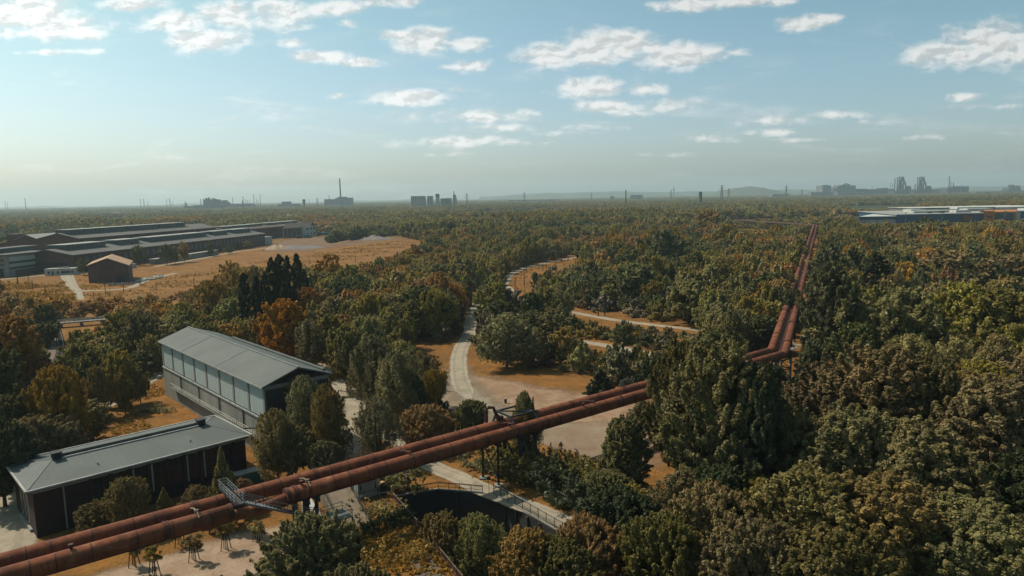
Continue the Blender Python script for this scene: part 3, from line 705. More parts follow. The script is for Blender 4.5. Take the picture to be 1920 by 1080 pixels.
# tall braced support tower below the bend
cb = (FB+BB)/2+QD*.5
rt = thing('support_tower', (*cb, 0), 'grey braced steel tower under the bend of the pipes, with a small outrigger platform', 'tower')
cs_ = [cb+PD*i*2.3+PN*j*2.2 for i, j in ((-1, -1), (1, -1), (1, 1), (-1, 1))]
for c in cs_:
    b_ = MB(); b_.bar((*c, 0), (*c, ZP-1.6), .5); b_.build('column', M['concrete'], rt)
b_ = MB()
for i in range(4):
    a, b2 = cs_[i], cs_[(i+1) % 4]
    for z in (2.2, 4.8, ZP-1.6): b_.bar((*a, z), (*b2, z), .25)
    b_.bar((*a, 2.2), (*b2, 4.8), .14); b_.bar((*b2, 4.8), (*a, ZP-1.6), .14)
b_.build('brace', M['dark_steel'], rt)
b_ = MB(); e0 = FB+PD*1.2+QD*1.5
for j in (0, 2.2): b_.bar((*(e0+QD*j), ZP+.3), (*(e0+QD*j+PD*4.2), ZP+.3), .2)
for k in (0, 2.1, 4.2): b_.bar((*(e0+PD*k), ZP+.3), (*(e0+PD*k+QD*2.2), ZP+.3), .16)
b_.bar((*e0, ZP+.3), (*(e0+PD*2.1+QD*2.2), ZP+.3), .12); b_.build('outrigger', M['trim'], rt)
# supports along the long run
k = 34
i = 0
for k in (30, 62, 96, 140, 190, 250, 320, 400, 500, 600):
    c = FB+QD*k+QN*S2/2
    trestle(c, QD, QN, 'steel portal under the long double run, %s from the bend' % dict(zip((30, 62, 96, 140, 190, 250, 320, 400, 500, 600), ('first', 'second', 'third', 'fourth', 'fifth', 'sixth', 'seventh', 'eighth', 'ninth', 'tenth')))[k], wd=S2)
# pipe bridge truss between the long run pipes
rt = thing('pipe_catwalk', (*((FB+B2)/2), ZP), 'narrow dark catwalk strip lying between the two pipes of the long run', 'catwalk')
b_ = MB(); c1, c2 = FB+QN*S2/2+QD*3, FB+QN*S2/2+QD*520
b_.bar((*c1, ZP-.3), (*c2, ZP-.3), .9, .1); b_.build('deck', M['rust_dark'], rt)
b_ = MB()
for k in (-.42, .42): b_.bar((*(c1+QN*k), ZP+.45), (*(c2+QN*k), ZP+.45), .06)
for k in range(0, 130): b_.bar((*(c1+QD*4*k), ZP-.3), (*(c1+QD*4*k), ZP+.45), .06)
b_.build('railing', M['rust_dark'], rt)
# longitudinal girder under the near pipes
rt = thing('pipe_girder', (*mid(75), ZP-2), 'dark lattice girder hanging under the near pair of pipes', 'girder')
for k in (-1, 1):
    b_ = MB(); a, b2 = mid(2)+PN*k*1.6, mid(184)+PN*k*1.6
    b_.bar((*a, ZP-1.35), (*b2, ZP-1.35), .25, .3)
    b_.build('chord', M['dark_steel'], rt)

# steel walkway and stair beside the broken pipe
def stairway():
    wa = G(424, 925, ZP+.6)[:2]; s0 = (G(432, 945, ZP)[:2]-fa)@PD
    o = fa+PD*s0; rt = thing('steel_walkway', (*o, 0), 'galvanised steel walkway with railings stepping over the pipes and down to a landing', 'walkway')
    # platform across both pipes
    zpf = ZP+1.45; a = o+PN*(SP+1.5); b = o-PN*1.7; wd = 1.1
    m1 = MB(); m1.prism([a-PD*wd/2, a+PD*wd/2, b+PD*wd/2, b-PD*wd/2], zpf-.12, zpf); m1.build('platform', M['dark_steel'], rt)
    m2 = MB()
    for k in (-1, 1):
        for z in (.4, .8, 1.2): m2.bar((*(a+PD*k*wd/2), zpf+z), (*(b+PD*k*wd/2), zpf+z), .07)
        for t in np.linspace(0, 1, 6): q = a+(b-a)*t+PD*k*wd/2; m2.bar((*q, zpf), (*q, zpf+1.2), .07)
    for z in (.4, .8, 1.2): m2.bar((*(a+PD*wd/2), zpf+z), (*(a-PD*wd/2), zpf+z), .07)
    m2.build('railing', M['steel'], rt)
    # flight down along the pipe on the camera side
    L_ = 11.5; top = b+PD*wd/2; bot = top+PD*L_; zb = 4.4
    m3 = MB(); n = 26
    for i in range(n):
        t = (i+.5)/n; q = top+PD*L_*t-PN*(-.6); m3.box((q[0], q[1], zpf+(zb-zpf)*t), (.34, 1.1, .05), math.atan2(PD[1], PD[0]))
    st = m3.build('flight', M['steel'], rt)
    m4 = MB()
    for k in (.05, 1.15):
        q1, q2 = top+PN*k, bot+PN*k
        m4.bar((*q1, zpf-.1), (*q2, zb-.1), .10, .28)
        for z in (.5, 1.1): m4.bar((*q1, zpf+z), (*q2, zb+z), .07)
        for t in np.linspace(0, 1, 9): q = q1+(q2-q1)*t; zz = zpf+(zb-zpf)*t; m4.bar((*q, zz), (*q, zz+1.1), .06)
    m4.build('handrail', M['steel'], st)
    m5 = MB(); c = bot+PD*1.6+PN*.6; m5.box((c[0], c[1], zb-.06), (3.4, 3.4, .12), math.atan2(PD[1], PD[0])); ld = m5.build('landing', M['steel'], rt)
    m6 = MB()
    cs2 = [c+PD*i*1.65+PN*j*1.65 for i, j in ((-1, -1), (1, -1), (1, 1), (-1, 1))]
    for i in (0, 1, 2):
        for z in (.55, 1.1): m6.bar((*cs2[i], zb+z), (*cs2[i+1], zb+z), .07)
    for q in cs2: m6.bar((*q, zb), (*q, zb+1.1), .07)
    m6.build('railing', M['steel'], ld)
    for q in cs2:
        m7 = MB(); m7.bar((*q, 0), (*q, zb-.12), .22); m7.build('leg', M['dark_steel'], rt)
stairway()

# ------------------------------------------------------------------ pit, its walls, fences
def pit():
    zf = -8.5
    rt = thing('pit_wall', (0, 100, -4), 'dark sunken concrete bunker wall beneath the fence beside the gravel path', 'wall')
    n = len(PIT)
    for i in range(n):
        a, b = np.array(PIT[i]), np.array(PIT[(i+1) % n]); d = (b-a)/np.linalg.norm(b-a); nn_ = np.array([d[1], -d[0]])
        if not inside(PIT, *((a+b)/2+nn_*.5)): nn_ = -nn_
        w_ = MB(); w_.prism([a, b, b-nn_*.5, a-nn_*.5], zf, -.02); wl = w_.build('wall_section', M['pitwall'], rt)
        if i < 4:
            w_ = MB(); L_ = np.linalg.norm(b-a)
            for k in range(1, int(L_/3)):
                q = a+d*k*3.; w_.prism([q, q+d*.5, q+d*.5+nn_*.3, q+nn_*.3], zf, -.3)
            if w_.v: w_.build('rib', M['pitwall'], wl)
    g = MB(); g.add([(*p, zf+.02) for p in PIT], [tuple(range(n))]); tag(g.build('pit_floor', M['ground']), kind='structure')
pit()

def fence(px, label, h=1.35, post=2.2, mt='dark_steel', rails=(.45, .9), mesh=True, top=None, name='railing_fence', toe=None, world=False):
    P = [np.array(p, float) for p in px] if world else [G(x, y)[:2] for x, y in px]
    rt = thing(name, (*P[0], 0), label, 'fence')
    r = MB(); t = MB(); msh = MB()
    for a, b in zip(P[:-1], P[1:]):
        L_ = np.linalg.norm(b-a); n = max(1, round(L_/post)); d = (b-a)/L_
        for k in range(n+1 if b is P[-1] else n):
            q = a+(b-a)*k/n; pm = MB(); pm.bar((*q, 0), (*q, h+.05), .1); pm.build('post', M[mt], rt)
        for z in rails: r.bar((*a, h*z), (*b, h*z), .05)
        t.bar((*a, h), (*b, h), .09)
        if mesh:
            k = 0.
            while k < L_: q = a+d*k; msh.bar((*q, .1), (*q, h), .022); k += .22
    r.build('rail', M[mt], rt); t.build('top_rail', M[top or mt], rt)
    if mesh: msh.build('infill_bars', M[mt], rt)
    if toe:
        k = MB()
        for a, b in zip(P[:-1], P[1:]): k.bar((*a, .12), (*b, .12), .3, .22)
        k.build('kerb', M[toe], rt)
    return rt
fence([(737, 932), (780, 924), (822, 918)], 'rusty railing along the pit edge left of its corner, below the bench', mt='rust_dark', toe='concrete')
fence([(822, 918), (862, 921), (905, 925)], 'rusty railing along the pit edge between its corner and the gravel path', mt='rust_dark', toe='concrete')
fence([(926, 928), (980, 957), (1040, 992), (1070, 1010)], 'dark mesh fence with a pale top rail between the gravel path and the pit', h=1.9, mt='dark_steel', top='trim', toe='concrete')
fence([(936, 893), (985, 911), (1040, 937), (1085, 962)], 'thin dark fence on the hedge side of the gravel path', h=1.8, mt='dark_steel', top='steel')
fence([(640, 947), (690, 938), (737, 930)], 'low pale railing in front of the white kiosk', h=.9, mt='wood', mesh=False, top='trim')
fence([(866, 868), (900, 884), (936, 898)], 'low wooden rail beside the gravel path, right of the thin lamp post', h=.9, mt='wood', mesh=False)
fence([(737, 936), (775, 980), (815, 1030), (868, 1096)], 'rusty double railing running down the left edge of the pit', h=1.2, mt='rust_dark', mesh=False, top='wood', toe='rust_dark', rails=(.4, .7))
# barrier across the path
a, b = G(926, 926)[:2], G(950, 917)[:2]
rt = thing('path_barrier', (*a, 0), 'thin pale barrier bar across the gravel path in the pipe shadow', 'barrier')
q = MB(); q.bar((*a, .95), (*b, .95), .09); q.build('bar', M['trim'], rt); q = MB(); q.bar((*a, 0), (*a, 1.0), .14); q.build('post', M['trim'], rt)
q = MB(); q.bar((*b, 0), (*b, 1.0), .14); q.build('post', M['trim'], rt)
p = G(917, 926)[:2]; rt = thing('round_sign', (*p, 0), 'small round sign seen from behind on a thin pole at the pit corner', 'sign')
q = MB(); q.tube([(*p, 0), (*p, 2.5)], .04, 8); q.build('pole', M['steel'], rt); q = MB(); q.tube([(p[0], p[1]-.03, 2.75), (p[0], p[1]+.03, 2.75)], .33, 16); q.build('sign_disc', M['dark_steel'], rt)

# bunker roof left of the pit: coping, slabs, cross shadow kerbs
def deck():
    rt = thing('bunker_coping', (*G(790, 1030)[:2], 0), 'cracked concrete coping slabs beside the rusty double railing', 'coping')
    pts = [G(x, y)[:2] for x, y in ((722, 934), (758, 980), (796, 1030), (845, 1096))]
    inn = [G(x, y)[:2] for x, y in ((706, 940), (728, 982), (752, 1030), (790, 1096))]
    for i in range(3):
        for k in range(3):
            t0, t1 = k/3+.015, (k+1)/3-.015
            l = lambda s, t: s[i]+(s[i+1]-s[i])*t
            q = MB(); zt = .10+.03*((i*3+k) % 2); q.prism([l(inn, t0), l(pts, t0), l(pts, t1), l(inn, t1)], 0, zt); q.build('slab', M['slab'], rt)
deck()
def ramp_walls():
    for (x0, y0, x1, y1, wd, lab, z0, z1) in ((598, 908, 640, 990, 4.6, 'board-marked pale concrete retaining wall falling away from the pipes', 3.1, .5), (566, 930, 606, 985, .9, 'white coping beam sloping down beside the board-marked wall', 3.6, .6)):
        a, b = G(x0, y0+32)[:2], G(x1, y1+12)[:2]; d = (b-a)/np.linalg.norm(b-a); n = np.array([-d[1], d[0]])
        rt = thing('retaining_wall', (*a, 0), lab, 'wall')
        q = MB(); q.prism([a, b, b+n*wd, a+n*wd], 0, [z0, z1, z1, z0]); q.build('wall_body', M['wood'] if wd > 2 else M['white'], rt)
        if wd > 2:
            q = MB()
            for k in (0.1, wd-.1):
                q.bar((*(a+n*k), z0+1), (*(b+n*k), z1+1), .07); q.bar((*(a+n*k), z0+.5), (*(b+n*k), z1+.5), .05)
                for t in np.linspace(0, 1, 8): c = a+(b-a)*t+n*k; q.bar((*c, z0+(z1-z0)*t), (*c, z0+(z1-z0)*t+1), .06)
            q.build('railing', M['dark_steel'], rt)
ramp_walls()

# small things in the yard
def kiosk():
    c = G(672, 938)[:2]; e = G(707, 930)[:2]; d = (e-c)/np.linalg.norm(e-c); n = np.array([-d[1], d[0]]); W_, D_ = 3.5, 2.4
    rt = thing('kiosk', (*c, 0), 'pale green-white metal kiosk with two small dark emblems on its front', 'kiosk')
    q = MB(); q.prism([c, c+d*W_, c+d*W_+n*D_, c+n*D_], .1, 2.9); q.build('body', M['sign_white'], rt)
    q = MB(); q.prism([c-d*.1-n*.1, c+d*(W_+.1)-n*.1, c+d*(W_+.1)+n*(D_+.1), c-d*.1+n*(D_+.1)], 2.9, 3.05); q.build('roof', M['sign_white'], rt)
    q = MB(); q.prism([c-n*.04, c+d*W_-n*.04, c+d*W_, c], 1.15, 1.23); q.build('seam', M['dark_steel'], rt)
    for s in (.45, W_-.5):
        q = MB()
        for (dx, z0, wd, hh) in ((0, 1.5, .18, .25), (0, 1.8, .3, .16), (0, 2.0, .2, .3), (.03, 2.35, .14, .2)):
            a = c+d*(s+dx-wd/2); q.prism([a-n*.05, a+d*wd-n*.05, a+d*wd-n*.01, a-n*.01], z0, z0+hh)
        q.build('emblem', M['rust_dark'] if s < 1 else M['dark_steel'], rt)
    q = MB(); q.prism([c+d*.1-n*.0, c+d*(W_-.1), c+d*(W_-.1)+n*D_, c+d*.1+n*D_], 0, .1); q.build('base', M['dark_steel'], rt)
kiosk()
def shelter():
    c = G(712, 932)[:2]; rt = thing('display_cabinet', (*c, 0), 'narrow dark display cabinet with a bright arched top, right of the kiosk', 'cabinet')
    d = PD; n = PN
    def P_(s, z, o): q = c+d*s+n*o; return (q[0], q[1], z)
    q = MB(); q.prism([c, c+d*1.3, c+d*1.3+n*.6, c+n*.6], 0, 1.7); q.build('body', M['dark_steel'], rt)
    arc = [(0, 1.7), (.05, 2.1), (.35, 2.4), (.75, 2.45), (1.15, 2.35), (1.3, 1.9)]
    q = MB()
    for (s0, z0), (s1, z1) in zip(arc[:-1], arc[1:]):
        q.add([P_(s0, z0, -.06), P_(s1, z1, -.06), P_(s1, z1, .66), P_(s0, z0, .66), P_(s0, z0-.07, -.06), P_(s1, z1-.07, -.06), P_(s1, z1-.07, .66), P_(s0, z0-.07, .66)],
              [(0, 1, 2, 3), (7, 6, 5, 4), (0, 4, 5, 1), (2, 6, 7, 3), (1, 5, 6, 2), (3, 7, 4, 0)])
    q.bar(P_(-.04, 0, -.03), P_(-.04, 1.75, -.03), .07); q.build('arched_top', M['yellow'], rt)
    q = MB(); q.add([P_(s, z-.08, .3) for s, z in arc]+[P_(s, z-.08, .36) for s, z in arc], [(0, 1, 2, 3, 4, 5), (11, 10, 9, 8, 7, 6)]); q.build('arched_panel', M['dark_steel'], rt)
shelter()
def picnic(px, py, rot, label):
    c = G(px, py)[:2]; rt = thing('picnic_bench', (*c, 0), label, 'bench', 'benches on the yards'); d = np.array([math.cos(rot), math.sin(rot)]); n = np.array([-d[1], d[0]])
    q = MB()
    for k in (-.3, -.1, .1, .3): q.box((*(c+n*k), .76), (2.6, .17, .05), rot)
    q.build('tabletop', M['wood'], rt)
    for s in (-1, 1):
        q = MB(); q.box((*(c+n*s*.75), .44), (2.6, .32, .05), rot); q.build('seat', M['wood'], rt)
        q = MB(); e = c+d*s*.95; q.bar((*(e-n*.85), 0), (*(e-n*.2), .74), .1); q.bar((*(e+n*.85), 0), (*(e+n*.2), .74), .1); q.bar((*(e-n*.85), .4), (*(e+n*.85), .4), .08); q.build('leg', M['dark_steel'], rt)
picnic(776, 890, R(-8), 'wooden picnic bench on the yard just behind the pipes')
picnic(757, 880, R(20), 'second wooden bench, half hidden behind the front picnic bench')
picnic(835, 622, R(0), 'pale bench shelter under the dark tree left of the gravel path')
picnic(1075, 696, R(30), 'low stone seats in the shade of the bushes right of the yard')
p = G(948, 756)[:2]; rt = thing('waste_bin', (*p, 0), 'small dark litter bin standing alone on the concrete yard', 'bin')
q = MB(); q.tube([(*p, 0), (*p, 1.0)], [.28, .34], 12); q.build('body', M['dark_steel'], rt); q = MB(); q.tube([(*p, 1.12), (*p, 1.2)], .38, 12); q.build('lid', M['trim'], rt)
# fallen trunk and post beside the left path
p = G(690, 756)[:2]; e = G(672, 742)[:2]; rt = thing('timber_barrier', (*e, 0), 'dark timber beam lying beside the path left of the drooping birches', 'barrier')
q = MB(); q.bar((*e, .5), (*p, .35), .35); q.build('beam', M['pole'], rt); q = MB(); q.bar((*e, 0), (*e, 1.6), .35); q.build('post', M['pole'], rt)

# green skip, timber stack between the halls
p = G(467, 905)[:2]; rt = thing('container', (*p, 0), 'teal open skip in the gap between the brick hall and the grey hall', 'container')
q = MB(); q.box((p[0], p[1], 1.1), (4.8, 2.0, 2.1), math.atan2(PD[1], PD[0])); q.build('body', M['teal'], rt); q = MB(); q.box((p[0], p[1], 2.2), (5.0, 2.2, .14), math.atan2(PD[1], PD[0])); q.build('rim', M['trim'], rt)

# ------------------------------------------------------------------ poles: old catenary masts and lamp posts
def pole(px, ytop, ybase, label, group='dark masts', r=.16, lamp=False):
    b = G(px, ybase)[:2]; D = np.hypot(*b); t = G(px, ytop); h = H*(1-D/np.hypot(t[0], t[1]))
    rt = thing('mast' if not lamp else 'lamp_post', (*b, 0), label, 'mast' if not lamp else 'lamp post', group)
    q = MB(); q.tube([(*b, 0), (*b, h)], [r*1.2, r*.8], 8); q.build('shaft', M['pole'], rt)
    q = MB(); q.tube([(*b, h), (*b, h+.25)], r*1.3, 8); q.build('cap', M['pole'] if not lamp else M['steel'], rt)
    return rt
pole(657, 655, 745, 'dark mast behind the drooping birches, beside the left path', lamp=False, r=.17)
pole(709, 783, 912, 'thin dark pole passing up behind the pipes, left of the bench', r=.15)
pole(867, 783, 868, 'thin dark pole rising above the pipes left of the vent loop', r=.14)
for i, (x, a, b, l) in enumerate([(966, 521, 553, 'mast in the grass inside the bend of the upper path, nearest the fork'), (983, 497, 538, 'tall mast on the orange slope, in the middle of the path bend'),
        (987, 491, 512, 'mast standing right at the outer edge of the curving path'), (955, 490, 515, 'mast left of the curving path, beside the round tree'), (941, 496, 536, 'left mast of the two close together left of the path bend'), (943.5, 494, 530, 'right mast of the two close together left of the path bend'),
        (1018, 490, 508, 'short mast on the slope just below the straight part of the upper path'), (1024, 487, 503, 'short mast standing by the straight part of the upper path'), (1053, 470, 489, 'mast in front of the trees at the top of the upper path'),
        (1079, 486, 508, 'left mast of the pair on the orange patch'), (1082, 488, 522, 'right mast of the pair on the orange patch'), (1035, 518, 568, 'tall mast rising from the trees above the middle path'),
        (1134, 540, 592, 'brown mast in the bushes right of the middle path'), (1188, 545, 588, 'tall mast among the pale flowering bushes'), (1122, 583, 593, 'short dark post beside the middle path'),
        (1129, 440, 462, 'far thin mast above the trees at the end of the upper path'), (1173.5, 357, 0, '')]):
    if b: pole(x, a, b, l, r=.2)
for i, (x, a, b, l) in enumerate([(33, 518, 535, 'left mast of two beside the factory road'), (34.5, 521, 537, 'right mast of two beside the factory road'), (55, 513, 540, 'tallest mast beside the factory road, near the white office'), (62, 527, 546, 'mast in the orange scrub left of the factory lane'),
        (86, 535, 555, 'mast in the orange scrub, left of the two close ones'), (106.5, 545, 567, 'upper mast of two left of the lane end'), (121, 551, 575, 'right mast of three left of the lane end'), (111, 562, 590, 'lowest mast of three left of the lane end'),
        (178, 548, 575, 'mast below the lane, in the low trees'), (198, 532, 552, 'mast in front of the brick shed, left one'), (232.5, 531, 549, 'mast in front of the brick shed, right one'), (293, 529, 543, 'mast right of the brick shed in the meadow'), (364, 523, 537, 'lone dark post in the middle of the orange meadow'),
        (667, 476, 492, 'short mast at the far right of the meadow'), (82, 635, 672, 'dark mast beside the railway track')]):
    pole(x, a, b, l, r=.18)

# ------------------------------------------------------------------ left: railway
def rail_track():
    c = smooth_line([G(x, y) for x, y in ((106, 612), (113, 640), (112, 665), (98, 694), (72, 724), (48, 750))], 1.5)
    rt = thing('railway_track', (*c[len(c)//2], 0), 'curving single railway track on dark gravel between the left woods', 'railway track')
    sl = MB(); n = len(c)
    for k in (-.75, .75):
        r = MB()
        for i in range(n-1):
            d = c[i+1]-c[i]; d /= np.linalg.norm(d); nn_ = np.array([-d[1], d[0]]); r.bar((*(c[i]+nn_*k), .25), (*(c[i+1]+nn_*k), .25), .14, .16)
        r.build('rail', M['rail'], rt)
    for i in range(0, n-1):
        for f in (0, .5):
            q = c[i]+(c[i+1]-c[i])*f; d = c[i+1]-c[i]; sl.box((*q, .12), (.26, 2.5, .14), math.atan2(d[1], d[0]))
    sl.build('sleepers', M['sleeper'], rt)
rail_track()
a, b = G(104, 616)[:2], G(200, 608)[:2]; d = (b-a)/np.linalg.norm(b-a); n_ = np.array([-d[1], d[0]])
rt = thing('footbridge', (*a, 0), 'small pale footbridge with twin railings at the end of the railway cutting', 'bridge')
q = MB(); q.prism([a, b, b+n_*3, a+n_*3], 1.6, 2.1); q.build('deck', M['concrete'], rt)
for k in (0.1, 2.9):
    q = MB()
    for z in (2.6, 3.2): q.bar((*(a+n_*k), z), (*(b+n_*k), z), .14)
    for t in np.linspace(0, 1, 12): c = a+(b-a)*t+n_*k; q.bar((*c, 2.1), (*c, 3.2), .09)
    q.build('railing', M['trim'], rt)
for t in (.1, .5, .9):
    q = MB(); c = a+(b-a)*t+n_*1.5; q.box((*c, .8), (1, 2.6, 1.6), math.atan2(d[1], d[0])); q.build('pier', M['concrete'], rt)

# long blue railing at the right
a, b = GD(1690, 661, 205)[:2], GD(1960, 703, 180)[:2]
rt = thing('bridge_railing', (*a, 0), 'long pale blue bridge parapet behind the trees at the right edge', 'bridge')
d = (b-a)/np.linalg.norm(b-a); n_ = np.array([-d[1], d[0]])
za, zb = GD(1690, 661, 205)[2], GD(1960, 703, 180)[2]
q = MB(); q.prism([a, b, b+n_*.2, a+n_*.2], [za-1.7, zb-1.7, zb-1.7, za-1.7], [za-.25, zb-.25, zb-.25, za-.25]); q.build('parapet', M['bluefence'], rt)
q = MB(); q.bar((*a, za), (*b, zb), .14)
L_ = np.linalg.norm(b-a)
for k in range(int(L_/2)): c = a+d*2*k; z = za+(zb-za)*2*k/L_; q.bar((*(c-n_*.05), z-1.7), (*(c-n_*.05), z), .12)
q.build('handrail', M['bluefence'], rt)
q = MB(); q.prism([a+n_*.2, b+n_*.2, b+n_*4, a+n_*4], [za-2.2]*4, [za-1.9, zb-1.9, zb-1.9, za-1.9]); q.build('deck', M['concrete'], rt)
for t in (.05, .35, .65, .95):
    q = MB(); c = a+(b-a)*t+n_*2; q.box((*c, (za-2.2)/2), (1, 2, za-2.2)); q.build('pier', M['concrete'], rt)

# ------------------------------------------------------------------ factory on the left
FO = np.array([-326., 518.]); FA = R(82); FS = np.array([math.cos(FA), math.sin(FA)]); FT = np.array([-FS[1], FS[0]])
def FP(s, t): return FO+FS*s+FT*t
def gable_hall(name, s0, s1, t0, t1, ze, zr, label, monitors=(), wallm='brick_factory', roofm='factroof', group=None, mz=3.2, mw=.16, windows=True, fn=None, panels=0):
    fp = fn or FP
    c = (fp(s0, t0)+fp(s1, t1))/2
    rt = thing(name, (*c, 0), label, 'factory', group)
    tm = (t0+t1)/2; th = .5; o = 1.
    w_ = MB(); a, b, c_, d = fp(s0, t0), fp(s1, t0), fp(s1, t1), fp(s0, t1); m0, m1 = fp(s0, tm), fp(s1, tm)
    w_.add([v3(a, 0), v3(b, 0), v3(c_, 0), v3(d, 0), v3(a, ze), v3(b, ze), v3(c_, ze), v3(d, ze), v3(m0, zr-.2), v3(m1, zr-.2)],
           [(0, 4, 8, 7, 3), (1, 2, 6, 9, 5), (0, 1, 5, 4), (3, 7, 6, 2), (4, 5, 9, 8), (8, 9, 6, 7)])
    w_.build('wall', M[wallm], rt)
    r = MB(); A_, B_, C_, D_ = fp(s0-o, t0-o), fp(s1+o, t0-o), fp(s1+o, t1+o), fp(s0-o, t1+o); n0_, n1_ = fp(s0-o, tm), fp(s1+o, tm); e = ze-.2
    top = [v3(A_, e+th), v3(B_, e+th), v3(n1_, zr+th), v3(n0_, zr+th), v3(C_, e+th), v3(D_, e+th)]; bot = [(x, y, z-th) for x, y, z in top]
    r.add(top+bot, [(0, 1, 2, 3), (3, 2, 4, 5), (9, 8, 7, 6), (11, 10, 8, 9), (0, 6, 7, 1), (1, 7, 8, 2), (2, 8, 10, 4), (4, 10, 11, 5), (5, 11, 9, 3), (3, 9, 6, 0)])
    rf = r.build('roof', M[roofm], rt)
    for (q0, q1) in monitors:
        hw = (t1-t0)*mw
        q = MB(); q.prism([fp(q0, tm-hw), fp(q1, tm-hw), fp(q1, tm+hw), fp(q0, tm+hw)], zr-2, zr+mz-.4); mo = q.build('monitor', M['glassblue'], rf)
        q = MB(); q.prism([fp(q0-1, tm-hw-.8), fp(q1+1, tm-hw-.8), fp(q1+1, tm+hw+.8), fp(q0-1, tm+hw+.8)], zr+mz-.4, zr+mz); q.build('monitor_roof', M['factroof_light'], mo)
        q = MB()
        k = q0+3.
        while k < q1-1: q.prism([fp(k, tm-hw-.12), fp(k+.35, tm-hw-.12), fp(k+.35, tm-hw), fp(k, tm-hw)], zr-1, zr+mz-.5); k += 5
        q.build('glazing_bars', M['dark_steel'], mo)
    if windows:
        k = s0+6; i = 0
        while k < s1-6 and i < 40:
            q = MB(); q.prism([fp(k, t0-.12), fp(k+3.4, t0-.12), fp(k+3.4, t0), fp(k, t0)], ze*.45, ze*.82); q.build('window', M['glassblue'], rt); k += 7.2; i += 1
        q = MB(); k = s0+3.
        while k < s1-1: q.prism([fp(k, t0-.35), fp(k+.8, t0-.35), fp(k+.8, t0), fp(k, t0)], 0, ze-.4); k += 7.2
        q.build('pilasters', M[wallm], rt)
    # skylight strips lying on the near roof slope
    for k in range(panels):
        s_ = s0+(s1-s0)*(k+.5)/panels; zt = lambda t: e+th+(zr-e)*(t-t0+o)/(tm-t0+o)
        q = MB(); ta, tb = t0+(tm-t0)*.25, t0+(tm-t0)*.62
        q.add([v3(fp(s_-3, ta), zt(ta)+.12), v3(fp(s_+3, ta), zt(ta)+.12), v3(fp(s_+3, tb), zt(tb)+.12), v3(fp(s_-3, tb), zt(tb)+.12),
               v3(fp(s_-3, ta), zt(ta)-.1), v3(fp(s_+3, ta), zt(ta)-.1), v3(fp(s_+3, tb), zt(tb)-.1), v3(fp(s_-3, tb), zt(tb)-.1)], [(0, 1, 2, 3), (0, 4, 5, 1), (1, 5, 6, 2), (2, 6, 7, 3), (3, 7, 4, 0)])
        q.build('skylight', M['factroof_light'], rf)
    return rt, rf
gr = 'halls of the old factory'
hA, rfA = gable_hall('factory_hall', 4, 300, 0, 42, 13, 17, 'long front factory hall with five roof lanterns and a shaded wall facing the meadow', ((14, 58), (72, 100), (112, 205), (216, 245), (256, 294)), group=gr, panels=0)
q = MB(); q.prism([FP(3.6, 5), FP(4, 5), FP(4, 36), FP(3.6, 36)], 0, 7.5); q.build('gate_shadow_opening', M['dark_steel'], hA).name = 'gate_shade_sheet'  # dark sheet painted as the shadow inside the gate opening
gable_hall('factory_hall', 85, 300, 60, 100, 21, 25.5, 'tall rear factory hall whose long pale roof lantern tops the complex', ((90, 165), (168, 215), (218, 262)), group=gr)
gable_hall('factory_hall', 88, 200, 102, 124, 20.5, 24.5, 'small rear factory hall with the palest roof, beside the brick stair tower', (), roofm='factroof_light', group=gr, windows=False)
gable_hall('factory_hall', 330, 560, 62, 100, 15, 18.5, 'brownish low hall at the far end of the factory behind the lanterns', ((340, 440), (450, 550)), roofm='factroof_brown', group=gr, mz=2., windows=False)
gable_hall('factory_hall', 60, 310, 43, 59, 12, 13.5, 'low link roof in the valley between the front and the tall rear factory hall', (), roofm='factroof_light', group=gr, windows=False)
c = FP(96, 132); rt = thing('brick_tower', (*c, 0), 'square brick stair tower at the left end of the factory', 'tower', gr); q = MB(); q.box((*c, 12.5), (9, 9, 25), FA); q.build('wall', M['brick_factory'], rt); q = MB(); q.box((*c, 25.2), (9.8, 9.8, .5), FA); q.build('roof', M['factroof'], rt)
gable_hall('factory_hall', 110, 160, 140, 165, 15, 17, 'lowest brick wing at the far left end of the factory', (), group=gr, windows=False)
